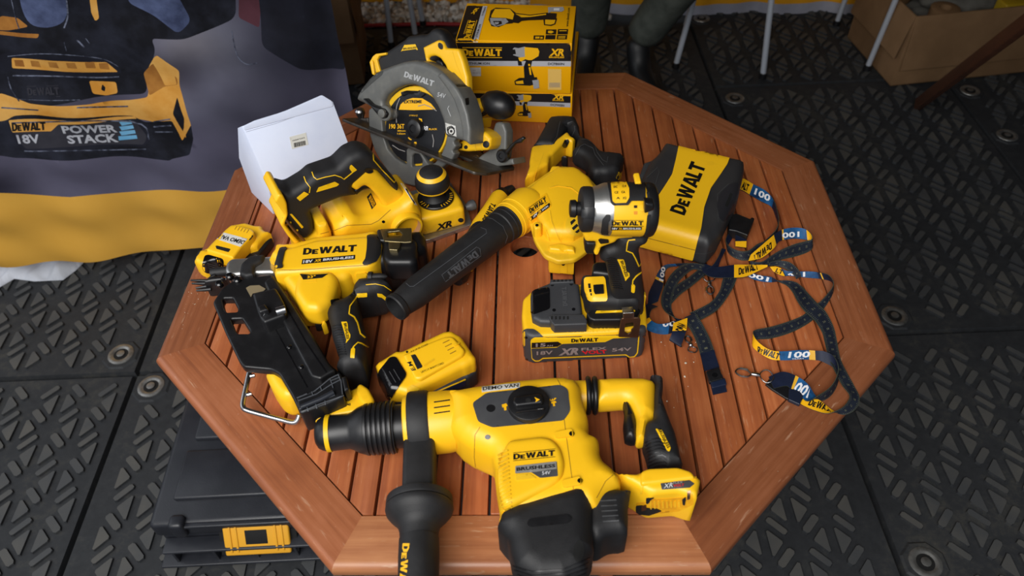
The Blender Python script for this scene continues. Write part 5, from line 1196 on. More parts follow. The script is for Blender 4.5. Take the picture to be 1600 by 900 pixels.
# ================================================================== white carton
def white_box():
    T = thing('white_box', 'plain white cardboard box with a small barcode sticker, left of the circular saw', 'box', P(470, 320, 0))
    F0 = P(427, 335, 0); B0 = P(393, 301, 0); C1 = None
    u = nz(P(560, 280, 0)-F0)*[1, 1, 0]; u = nz(nz(P(520, 158, .12)-P(378, 197, .12)))
    dep = B0-F0; 
    # side plane through F0,B0 and vertical
    sn = np.cross(nz(dep), (0, 0, 1)); sp = Plane(F0, nz(dep), sn if sn@(CAM-F0) > 0 else -sn)
    def onside(x, y): d = ray(x, y); t = ((F0-CAM)@sp.n)/(d@sp.n); return CAM+d*t
    C = onside(419, 289); Tp = onside(378, 197); Tb_ = onside(371, 200); M = onside(373, 246)
    L = None
    d = ray(520, 158); n2 = np.cross(u, Tp-C); t = ((Tp-CAM)@n2)/(d@n2); TR = CAM+d*t; L = float((TR-Tp)@u)
    prof = [F0, C, Tp, Tb_, M, B0]
    V = [p for p in prof]+[p+u*L for p in prof]; n = 6
    Fc = [tuple(range(n)), tuple(range(2*n-1, n-1, -1))]+[(i, i+n, (i+1) % n+n, (i+1) % n) for i in range(n)]
    # bevel a little
    bm = bmesh.new(); vs = [bm.verts.new(Vector(p)) for p in V]
    for f in Fc: bm.faces.new([vs[i] for i in f])
    bmesh.ops.recalc_face_normals(bm, faces=bm.faces[:]); bmesh.ops.bevel(bm, geom=bm.edges[:], offset=.0012, segments=2, profile=.5, affect='EDGES'); bm.verts.index_update()
    body = mesh_obj('body', [tuple(v.co) for v in bm.verts], [tuple(v.index for v in f.verts) for f in bm.faces], WHITECARD, T, angle=30); bm.free()
    # lid flap tucked along the top edge, with rounded corners
    nn = nz(np.cross(u, Tp-C)); nn = nn if nn@(CAM-Tp) > 0 else -nn
    lp = Plane(Tp, u, nn)
    puff('lid_tab', [(379, 197), (398, 188), (434, 177), (448, 172), (503, 148), (519, 158), (521, 166), (382, 204)], lp, -.003, .001, .0008, WHITECARD, T, at=0, r0=3)
    mark('crease_line', line([(419, 289), (455, 276), (500, 256), (536, 238)], 1.0), bvh(body), body, plastic('card_crease', 'B4BACA', .6, bump=0), r0=0, eps=.0004)
    mark('crease_line', line([(381, 207), (430, 193), (475, 177), (520, 166)], .8), bvh(body), body, bpy.data.materials['card_crease'], r0=0, eps=.0004)
    st = mark('barcode_sticker', [(452, 214), (478, 207), (482, 226), (456, 233)], bvh(body), T, plastic('sticker_white', 'D2D2CC', .5, bump=0), r0=.5)
    r3 = np.random.default_rng(2); x = 459.0
    while x < 477:
        w = r3.uniform(.5, 1.3); mark('barcode_bar', [(x, 223.5-(x-459)*.22), (x+w, 223.2-(x-459)*.22), (x+w+.8, 230-(x-459)*.22), (x+.8, 230.3-(x-459)*.22)], bvh(st), st, BLACKINK, r0=0, eps=.0004, thick=0); x += w+r3.uniform(.4, .9)
    print_on('lettering', text2d('5035048 723418', 0), (457, 221), (476, 216), (456.4, 219), bvh(st), BLACKINK, st, eps=.0004)
white_box()

# ================================================================== circular saw
def circular_saw():
    T = thing('circular_saw', 'yellow circular saw with grey blade guard leaning back behind the planer', 'circular saw', P(660, 280, 0))
    ph = radians(35); p0 = P(640, 291, .0095); u = np.array([cos(ph), -sin(ph), 0]); sp = upright(p0, p0+u, radians(27))
    Q1 = Z((530, 40), 7.5); Q2 = Z((530, 150), 6); Q3 = Z((670, 100), 4.739); Q4 = Z((500, 0), 5.625)
    MG = GUARD
    inner = puff('inner_guard', disc(648, 197, 52, 63, 40), sp, -.030, -.012, .002, YELD, T, at=-.012, r0=0)
    blade = puff('saw_blade', disc(649, 199, 46.5, 57, 48), sp, -.010, -.008, .0005, plastic('black_blade_label', '16171A', .3, '212124', bump=0, amount=(.4, .7)), T, at=-.008, r0=0)
    low = puff('lower_guard', [(576, 172), (576, 190), (578, 212), (585, 234), (594, 251), (608, 270), (628, 286), (647, 291), (665, 286), (680, 272), (693, 260), (706, 250), (711, 240), (707, 236), (713, 228), (709, 222), (714, 214), (698, 212), (696, 225), (690, 240), (680, 254), (673, 258), (668, 254), (657, 236), (651, 229), (639, 229), (635, 234), (635, 256), (632, 256), (618, 247), (606, 233), (599, 212), (597, 190), (601, 170), (590, 160)], sp, -.02, -.002, .003, MG, T, at=-.003, r0=2, holes=[[(644, 244), (647, 240), (655, 241), (660, 250), (659, 259), (644, 260)]], hr=2)
    up = puff('upper_guard', [(556, 156), (558, 148), (564, 138), (579, 119), (594, 109), (615, 101), (631, 96), (647, 94), (663, 97), (677, 103), (690, 112), (703, 125), (714, 138), (723, 154), (731, 178), (735, 202), (734, 227, 2), (728, 222), (714, 218), (695, 213), (692, 190), (684, 168), (673, 150), (660, 138), (645, 132), (630, 133), (616, 139), (604, 149), (598, 160), (602, 168), (614, 172), (615, 184), (604, 190), (592, 182), (575, 165)],
               sp, -.034, .006, .009, MG, T, at=0.004, r0=4, seg=5)
    ub = puff('guard_rim', [(690, 112), (703, 125), (714, 138), (723, 154), (731, 178), (735, 202), (734, 227, 2), (728, 222), (722, 219), (721, 200), (716, 178), (708, 156), (697, 138), (682, 118)], sp, -.034, .010, .005, MG, T, at=0.009, r0=3)
    Tg = bvh([up, ub]); Tb = bvh([blade, inner, up])
    c = sp.w(*sp.px(647, 201, 0), -.008)
    hub = lathe('arbor_bolt', c, sp.n, [(0, .0165), (.006, .0165), (.010, .0150), (.0115, .012), (.012, .007), (.010, .006), (.010, .0001)], BLKP, T, n=36)
    # blade print
    mark('label_band', Q2((560, 128), (575, 80), (620, 40), (690, 18), (780, 22), (860, 70), (905, 125), (700, 133)), bvh(blade), blade, YINK, r0=.5)
    Tl = bvh([o for o in bpy.data.objects if o.name.startswith('label_band')]+[blade])
    print_on('lettering', text2d('EXTREME', .03), Q2((608, 68))[0], Q2((775, 66))[0], Q2((608, 40))[0], Tl, BLACKINK, blade, eps=.001)
    print_on('lettering', text2d('190', .02), Q2((470, 305))[0], Q2((528, 306))[0], Q2((470, 262))[0], bvh(blade), YINK, blade); print_on('lettering', text2d('36T', .02), Q2((546, 305))[0], Q2((612, 306))[0], Q2((546, 262))[0], bvh(blade), YINK, blade)
    for k, s in enumerate(('30mm', '1.65mm')): print_on('lettering', text2d(s, .02), Q2((546, 333+k*27))[0], Q2((622, 333+k*27))[0], Q2((546, 318+k*27))[0], bvh(blade), YINK, blade)
    print_on('lettering', text2d('XR', .04, shear=.25), Q2((788, 320))[0], Q2((835, 320))[0], Q2((788, 284))[0], bvh(blade), WHITEINK, blade); print_on('lettering', text2d('BLACK', .02), Q2((842, 318))[0], Q2((920, 318))[0], Q2((842, 302))[0], bvh(blade), YINK, blade)
    print_on('lettering', text2d('DT99563-QZ', .0), Q2((660, 190))[0], Q2((738, 190))[0], Q2((660, 176))[0], bvh(blade), YINK, blade)
    for a_ in ([(570, 20), (545, 80), (530, 150), (540, 250)], [(740, 95), (800, 80), (830, 95)], [(830, 90), (870, 110), (915, 140)], [(875, 360), (888, 420), (880, 480)], [(500, 460), (560, 500), (620, 520)]):
        mark('laser_cut_slot', line([Q2(q)[0] for q in a_], 1.2), Tb, blade, GREYINK, r0=0, eps=.0012)
    for a_ in ([(748, 208), (775, 215), (780, 240), (768, 243), (765, 225), (748, 222)], [(650, 385), (668, 400), (682, 408), (676, 414), (658, 408), (646, 392)], [(702, 432), (725, 430), (727, 455), (704, 458)]):
        mark('print_mark', Q2(*a_), bvh(blade), blade, YINK, r0=.3)
    mark('dust_stain', Q1((730, 780), (800, 760), (930, 765), (1010, 800), (960, 840), (870, 800), (800, 800), (740, 830)), bvh([inner, blade]), inner, BLKP, r0=1, eps=.003)
    # guard prints
    print_on('logo', LOGO, Q1((758, 600))[0], Q1((1105, 715))[0], Q1((775, 535))[0], Tg, plastic('pale_grey_ink', 'A9ABAC', .4, bump=0), up)
    print_on('lettering', text2d('54V', .02), Q3((62, 240))[0], Q3((122, 255))[0], Q3((68, 208))[0], Tg, bpy.data.materials['pale_grey_ink'], up)
    ws = mark('warning_label', Q3((122, 435), (198, 458), (206, 538), (130, 512)), Tg, up, STICKER, r0=.4)
    ring = disc(670+166/4.739, 100+498/4.739, 6.0, 6.6, 20); mark('warning_pictogram', ring, bvh(ws), ws, BLACKINK, r0=0, holes=[disc(670+166/4.739, 100+498/4.739, 4.2, 4.6, 16)], step=1.2, eps=.0005); mark('warning_pictogram', disc(670+166/4.739, 100+498/4.739, 2, 2.2, 10), bvh(ws), ws, BLACKINK, r0=0, eps=.0005, step=1)
    mark('warning_pictogram', line(Q3((138, 495), (140, 470), (168, 460), (190, 480)), 1.6), bvh(ws), ws, BLACKINK, r0=0, eps=.0006)
    mark('guard_ridge', line(Q3((150, 310), (140, 330), (163, 388)), 1), Tg, up, bpy.data.materials['pale_grey_ink'], r0=0)
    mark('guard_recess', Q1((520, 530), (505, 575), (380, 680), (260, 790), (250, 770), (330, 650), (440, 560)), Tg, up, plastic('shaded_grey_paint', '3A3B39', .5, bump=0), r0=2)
    lv = puff('guard_lever', Q2((215, 25), (240, 20), (300, 80), (420, 120), (455, 165), (440, 205), (390, 215), (350, 170), (290, 100)), sp, .0, .018, .005, BLKP, T, at=.016, r0=2)
    lathe('lever_pivot', sp.w(*sp.px(604, 177, .006), .004), sp.n, [(0, .0135), (.006, .0135), (.008, .012), (.008, .008), (.016, .0075), (.017, .005), (.017, .0001)], MG, T, n=24)
    # shoe
    A = sp.px(534, 187, .016); Bq = sp.px(741, 271, .016); a3 = sp.w(*A, .016); b3 = sp.w(*Bq, .016); su = nz(b3-a3); sn = sp.n; sv = np.cross(sn, su); L = np.linalg.norm(b3-a3)
    W_ = .118
    V = []; th = .0025
    shp = [(0, 0), (L, 0), (L+.012, -.02), (L+.012, -W_+.012), (L, -W_), (.05, -W_), (.02, -W_+.02), (0, -.03)]
    spn = Plane(a3, su, sv if sv[2] > 0 else -sv)
    def S(x, y): p = a3+su*x+sn*y; q = p-spn.o; return (q@spn.u, q@spn.v)
    shoe = puff('shoe', [S(*q) for q in shp], spn, -th, th, .0008, DSTEEL, T, px=False, r0=0.004,
                holes=[[S(L*.30, -.034), (S(L*.86, -.034)), S(L*.86, -.055), S(L*.30, -.055)]], hr=.003)
    # front bevel bracket, knob, lever (further back)
    D_ = -.075
    pl2 = Plane(sp.w(0, 0, D_), sp.u, sp.n)
    puff('bevel_bracket', Q3((478, 470), (490, 435), (520, 428), (552, 440), (574, 500), (572, 620), (560, 700), (520, 745), (365, 765), (350, 705), (400, 665), (440, 640), (462, 540)), pl2, -.012, .012, .004, GUARD, T, at=.012, r0=2)
    puff('bevel_bracket', Q3((360, 740), (620, 700), (630, 745), (400, 772)), pl2, -.03, .012, .003, GUARD, T, at=.012, r0=1)
    lathe('bevel_knob', pl2.w(*pl2.px(788, 243, .012), .012), pl2.n, [(0, .011), (.008, .0115), (.011, .009), (.011, .005), (.009, .004), (.009, .0001)], BLKP, T, n=20)
    puff('bevel_lever', Q3((560, 650), (600, 600), (650, 562), (700, 533), (724, 548), (690, 582), (650, 590), (610, 640), (580, 675)), pl2, .014, .022, .003, BLKP, T, at=.02, r0=1.5)
    lathe('shoe_screw', pl2.w(*pl2.px(744, 248, .01), .01), (0, 0, 1), [(-.006, .005), (0, .0055), (.004, .005), (.006, .002), (.0062, .0001)], STEEL, T, n=12)
    lathe('shoe_screw', sp.w(*sp.px(563, 177, -.02), -.02), (0, 0, 1), [(-.012, .004), (0, .009), (.006, .009), (.009, .006), (.0092, .0001)], STEEL, T, n=14)
    puff('depth_bracket', Q2((150, 210), (270, 205), (272, 250), (200, 262), (160, 240)), sp, -.05, -.02, .002, DSTEEL, T, at=-.02, r0=1)
    # gearbox and motor
    pl3 = Plane(sp.w(0, 0, -.05), sp.u, sp.n)
    gb = puff('gear_housing', Q3((225, 580), (250, 560), (300, 478), (350, 478), (420, 510), (458, 550), (450, 610), (430, 640), (280, 650), (200, 640), (180, 610)), pl3, -.02, .02, .006, YEL, T, at=.02, r0=2)
    Tq = bvh(gb)
    for k in range(2): mark('housing_rib', line(Q3((330+k*42, 520+k*8), (350+k*46, 640)), 1.6), Tq, gb, YELD, r0=0, eps=.001)
    mark('housing_slot', Q3((225, 590), (250, 588), (248, 625), (224, 628)), Tq, gb, BLKP, r0=.5); mark('housing_slot', disc(728, 230, 3), Tq, gb, BLKP, r0=0); mark('housing_slot', disc(759.5, 225.5, 5, 5.5), Tq, gb, BLKP, r0=0, eps=.001)
    puff('battery', Q3((310, 395), (382, 405), (368, 478), (305, 470)), pl3, -.05, -.01, .004, YEL, T, at=-.01, r0=1)
    gb2 = puff('motor_end', Q3((290, 275), (350, 252), (375, 290), (382, 330), (325, 390), (322, 408), (296, 400)), pl3, -.02, .01, .004, YEL, T, at=.01, r0=1.5)
    mark('housing_slot', Q3((268, 255), (295, 250), (298, 300), (275, 305)), bvh([gb2, ub]), T, BLKP, r0=1)
    axis = [pl3.w(*pl3.px(x, y, -.01), -.01) for x, y in ((742, 172), (752, 164), (758, 161), (764, 160), (772, 162), (782, 165), (792, 168), (799, 171), (802, 172))]
    sweep('auxiliary_handle', axis, [.011, .010, .013, .0185, .0225, .0235, .0205, .0135, .003], BLKP, T, n=28)
    puff('handle_arm', Q3((355, 255), (420, 232), (440, 345), (350, 395), (325, 400), (382, 330)), pl3, -.03, -.006, .004, BLK, T, at=-.006, r0=2)
    # top handle
    pl4 = Plane(sp.w(0, 0, -.045), sp.u, sp.n)
    hb = puff('grip', [(588, 87), (603, 83), (610, 78), (637, 60), (642, 56), (671, 52), (679, 45), (692, 43, 8), (703, 51), (712, 67), (716, 78), (705, 84), (670, 110), (620, 116), (596, 118), (588, 104)], pl4, -.014, .018, .010, BLK, T, at=.002, r0=4, seg=5)
    yr = puff('battery_rail', [(578, 97), (583, 88), (588, 84), (604, 82), (604, 86), (593, 88), (590, 94), (595, 112), (588, 114), (585, 97), (583, 95), (586, 118), (582, 116)], pl4, -.032, .022, .002, YEL, T, at=.02, r0=1)
    puff('rail_pad', [(583, 94), (586, 96), (590, 113), (584, 116)], pl4, -.03, .018, .002, GREYP, T, at=.018, r0=1)
    yf = puff('handle_frame', [(661, 74), (685, 62, 5), (692, 64, 4), (697, 75), (717, 76, 4), (724, 94), (731, 120), (732, 145), (732, 165), (722, 160), (704, 128), (690, 113), (678, 110), (668, 100), (665, 94)], pl4, .004, .022, .005, YEL, T, at=.02, r0=2,
              holes=[[(669, 92), (673, 88), (680, 87), (688, 91), (696, 102), (702, 118), (696, 114), (684, 106)]], hr=2)
    Ty = bvh(yf); mark('slide_button', disc(688.5, 72, 3.4, 5.5, rot=-.4), Ty, T, BLKP, r0=0, eps=.002)
    puff('trigger', [(672, 94), (680, 90), (690, 96), (694, 106), (684, 106)], pl4, -.006, .008, .003, BLKP, T, at=.008, r0=1)
    mark('housing_seam', line([(706, 78), (712, 98), (722, 122), (722, 155)], .9), Ty, yf, YELD, r0=0)
    bdg = mark('grip_badge', Q1((725, 305), (765, 228), (895, 218), (925, 285), (910, 285), (900, 275), (745, 295)), bvh(hb), hb, YLINE, r0=.5, eps=.001)
    print_on('lettering', text2d('BRUSHLESS', .02), Q1((750, 283))[0], Q1((905, 266))[0], Q1((752, 262))[0], bvh(bdg), BLACKINK, bdg)
    zs = [(o.name, round(float(GEO[o.name][0][:, 2].min())-TT, 4)) for o in bpy.data.objects if o.parent == T and o.name in GEO and len(GEO[o.name][0])]; print('SAWZ', sorted(zs, key=lambda q: q[1])[:9])
circular_saw()

# ================================================================== two cartons
def small_driver_art(name, T, x, y, s, par, parts=None):
    "the picture of the cordless tool printed on the carton, about 1 unit tall at scale s"
    def pg(q): return [(x+a*s, y+b*s) for a, b in q]
    M = lambda q, m, e=.0005: mark('printed_picture', pg(q), T, par, m, r0=0, eps=e, thick=0, step=2.2)
    M([(-.34, .04), (-.30, 0), (-.2, .02), (-.04, -.02), (.02, .0), (.04, .26), (-.02, .30), (-.2, .24), (-.33, .2)], plastic('printed_grey', '9A9CA0', .4, bump=0) if 'printed_grey' not in bpy.data.materials else bpy.data.materials['printed_grey'])
    M([(-.36, .05), (-.28, .05), (-.26, .17), (-.35, .18)], BLACKINK, .0008)
    M([(-.04, -.01), (.30, .02), (.34, .10), (.32, .22), (.12, .34), (-.02, .30), (-.16, .38), (-.2, .26), (-.03, .24)], YINK, .0008)
    M([(-.22, .32), (-.12, .36), (-.1, .46), (-.2, .46)], BLACKINK, .0009); M([(.0, .33), (.16, .32), (.12, .5), (.24, .84), (-.04, .84), (-.06, .5)], BLACKINK, .0009)
    M([(.05, .42), (.1, .42), (.14, .7), (.1, .7)], YINK, .0011)
    M([(-.3, .86), (-.18, .78), (.28, .76), (.3, .92), (.1, .98), (-.28, .96)], BLACKINK, .001); M([(-.27, .87), (-.08, .84), (-.06, .93), (-.25, .93)], YINK, .0012); M([(.16, .84), (.32, .82), (.34, 1.04), (.2, 1.06)], bpy.data.materials['printed_grey'], .0013)
def cartons():
    lo_f = Plane(P(893, 194, 0), nz(P(893, 194, 0)-P(750, 188, 0)), np.cross(nz(P(893, 194, 0)-P(750, 188, 0)), (0, 0, 1)))
    fr = lo_f
    h1 = fr.px(890, 147)[1]; h2 = fr.px(894, 67)[1]
    u = fr.u; n = fr.n; z = np.array([0, 0, 1.0])
    def box(name, label, x0, x1, z0, z1, dep, yaw=0, shift=0):
        o = fr.w(x1, z0, shift); uu = u*cos(yaw)+n*sin(yaw); nn = -u*sin(yaw)+n*cos(yaw)
        T = thing(name, label, 'box', o-uu*(x1-x0)/2-nn*dep/2, 'tool cartons')
        c = o-uu*(x1-x0)/2-nn*dep/2+z*(z1-z0)/2
        b = rbox('carton_body', c, [uu, -nn, z], (x1-x0, dep, z1-z0-.0006), .0018, CARTY, T, seg=2)
        return T, b, o, uu, nn
    T2, b2, o2, u2, n2 = box('tool_carton', 'yellow and black power tool carton, the lower one of the stack', fr.px(715, 188)[0], fr.px(893, 194)[0], 0, h1, .235)
    # top carton: depth from the far right corner
    pt = Plane(fr.w(0, h2, 0), u, z); far = pt.px(901, 9); 
    xr = fr.px(894, 67)[0]; xl = fr.px(712, 66)[0]; dep = abs(far[1])
    T1, b1, o1, u1, n1 = box('tool_carton', 'yellow and black power tool carton, the upper one of the stack', xl, xr, h1, h2, dep)
    t1, t2 = bvh(b1), bvh(b2)
    K = lambda nm, q, m, T=t1, par=b1, e=.0004: mark(nm, q, T, par, m, r0=0, eps=e, thick=0, step=4)
    Q = Z((690, 0), 4.5)
    K('printed_band', Q((102, 300), (918, 303), (910, 430), (140, 427)), CARTB); K('printed_band', Q((120, 427), (910, 430), (908, 467), (125, 462)), CARTS, e=.0006)
    K('printed_band', [(712, 65), (731, 9), (744, 9), (727, 65)], CARTB); K('printed_band', Q((100, 296), (178, 42), (290, 44), (222, 296)), CARTB, e=.0005); K('printed_band', Q((222, 296), (290, 44), (322, 44), (254, 297)), CARTS, e=.0007)
    tb = bvh([o for o in bpy.data.objects if o.name.startswith('printed_band')]+[b1])
    PR = lambda art, a, b, c, m, nm='lettering', T=tb, par=b1: print_on(nm, art, Q(a)[0], Q(b)[0], Q(c)[0], T, m, par, eps=.0006, maxlen=.2)
    PR(LOGO, (145, 392), (425, 394), (145, 343), YINK, 'logo'); PR(text2d('XR', .04, shear=.25), (757, 390), (860, 391), (757, 343), YINK); PR(text2d('BRUSHLESS', .03), (755, 407), (862, 408), (755, 396), YINK)
    PR(text2d('18V LITHIUM ION', .02), (130, 452), (338, 453), (130, 437), BLACKINK); PR(text2d('DCF860N', .02), (748, 456), (862, 457), (748, 440), BLACKINK)
    PR(LOGO, (195, 276), (240, 142), (152, 276), YINK, 'logo'); PR(text2d('XR', .04, shear=.2), (225, 104), (265, 56), (200, 104), YINK); PR(text2d('18V LITHIUM ION', .02), (240, 292), (278, 172), (226, 292), BLACKINK); PR(text2d('DCF860N', .02), (290, 110), (312, 52), (280, 110), BLACKINK)
    PR(text2d('www.dewalt.com', .02), (890, 188), (903, 55), (872, 188), BLACKINK)
    for q in ([(648, 250), (722, 250), (718, 280), (645, 280)], [(735, 208), (808, 208), (805, 243), (732, 243)], [(732, 247), (802, 247), (798, 278), (728, 278)], [(818, 206), (890, 206), (886, 243), (814, 243)], [(812, 247), (884, 247), (880, 278), (808, 278)]): K('printed_icon', Q(*q), CARTB, e=.0006)
    ti = bvh([o for o in bpy.data.objects if o.name.startswith('printed_icon')])
    for q in ([(660, 258), (690, 258), (688, 272), (658, 272)], [(695, 260), (712, 260), (710, 273), (694, 273)], [(748, 218), (775, 216), (790, 226), (772, 236), (748, 232)], [(820, 256), (872, 256), (870, 262), (819, 262)], [(819, 266), (870, 266), (869, 271), (818, 271)], [(828, 214), (880, 214), (879, 220), (827, 220)]):
        mark('printed_icon_detail', Q(*q), ti, b1, YINK, r0=0, eps=.0004, thick=0)
    # picture on top: the tool lying along the lid
    gm = plastic('printed_grey', '9A9CA0', .4, bump=0)
    for q, m, e in (([(330, 140), (345, 75), (380, 55), (480, 60), (520, 90), (530, 130), (500, 165), (450, 170), (400, 192), (350, 185)], CARTB, .0006), ([(350, 110), (375, 65), (480, 65), (510, 100), (500, 140), (450, 128), (350, 125)], YINK, .0009), ([(340, 128), (450, 130), (470, 155), (440, 175), (380, 190), (345, 170)], gm, .0009), ([(362, 150), (420, 150), (425, 170), (380, 184)], CARTB, .0012), ([(372, 158), (405, 158), (400, 172), (378, 176)], gm, .0014),
                    ([(500, 90), (620, 105), (740, 90), (810, 95), (805, 140), (720, 140), (600, 145), (560, 150), (540, 165), (500, 160)], CARTB, .0007), ([(520, 100), (620, 112), (735, 98), (735, 106), (620, 122), (560, 124)], YINK, .001), ([(715, 130), (812, 130), (800, 172), (770, 184), (720, 178)], CARTB, .0008), ([(728, 140), (800, 142), (792, 168), (765, 176), (728, 172)], YINK, .001), ([(748, 52), (855, 50), (862, 72), (845, 84), (770, 84), (750, 95)], gm, .001), ([(790, 60), (830, 60), (828, 76), (788, 76)], WHITEINK, .0013)):
        K('printed_picture', Q(*q), m, e=e)
    small_driver_art('a', bvh([b1]+[o for o in bpy.data.objects if o.name.startswith('printed_band')]), 822, 74, 61, b1)
    K('price_sticker', Q((150, 475), (276, 474), (277, 535), (150, 536)), STICKER); ts = bvh([o for o in bpy.data.objects if o.name.startswith('price_sticker')])
    PR(text2d('0035', .0), (220, 497), (240, 497), (220, 490), GREYINK, T=ts); PR(text2d('DEC 2021 N', .0), (220, 517), (268, 517), (220, 508), GREYINK, T=ts)
    PRP = plastic('pale_amber_print', 'E0B860', .4, bump=0); K('printed_panel', Q((748, 484), (842, 486), (842, 632), (748, 630)), PRP, e=.0005)
    for k in range(14): K('barcode_bar', Q((758+k*5.4, 580), (758+k*5.4+2.6, 580), (758+k*5.4+2.6, 614), (758+k*5.4, 614)), GREYINK, e=.0009)
    # lower carton front
    K2 = lambda nm, q, m, e=.0004: mark(nm, q, t2, b2, m, r0=0, eps=e, thick=0, step=4)
    K2('printed_band', Q((190, 655), (908, 660), (906, 724), (190, 700)), CARTB); K2('printed_band', Q((190, 700), (906, 724), (905, 754), (190, 728)), CARTS, e=.0006)
    tb2 = bvh([o for o in bpy.data.objects if o.name.startswith('printed_band')]+[b2])
    PR(text2d('XR', .04, shear=.25), (780, 696), (858, 700), (780, 663), YINK, T=tb2, par=b2); PR(text2d('BRUSHLESS', .03), (780, 708), (860, 711), (780, 700), YINK, T=tb2, par=b2); PR(text2d('DCF903N', .02), (766, 742), (862, 748), (766, 728), BLACKINK, T=tb2, par=b2)
    small_driver_art('b', tb2, 819, 148, 34, b2)
    # right sides: black upper band and silver line
    for (bb, TT_, za, zb) in ((b1, T1, h1, h2), (b2, T2, 0, h1)):
        dd = dep if bb is b1 else .235; xx = xr if bb is b1 else fr.px(893, 194)[0]; hgt = zb-za
        for f0, f1, m, e in ((.62, .985, CARTB, .0004), (.52, .62, CARTS, .0004)):
            p = fr.w(xx, za+hgt*f0, 0)+u*e*2; q = -n*(dd-.004); v = z*hgt*(f1-f0); a = p-n*.002
            mesh_obj('printed_side_band', [a, a+q, a+q+v, a+v], [(0, 1, 2, 3)], m, bb, smooth=False)
cartons()
def axis_on(name, pl, st, mat, parent, n=40, fm=None, angle=35, cap=True):
    pts = [pl.w(*pl.px(x, y, 0), 0) for x, y, r in st]; return sweep(name, pts, [m_px(r, p) for (x, y, r), p in zip(st, pts)], mat, parent, n=n, fm=fm, angle=angle, cap=cap)
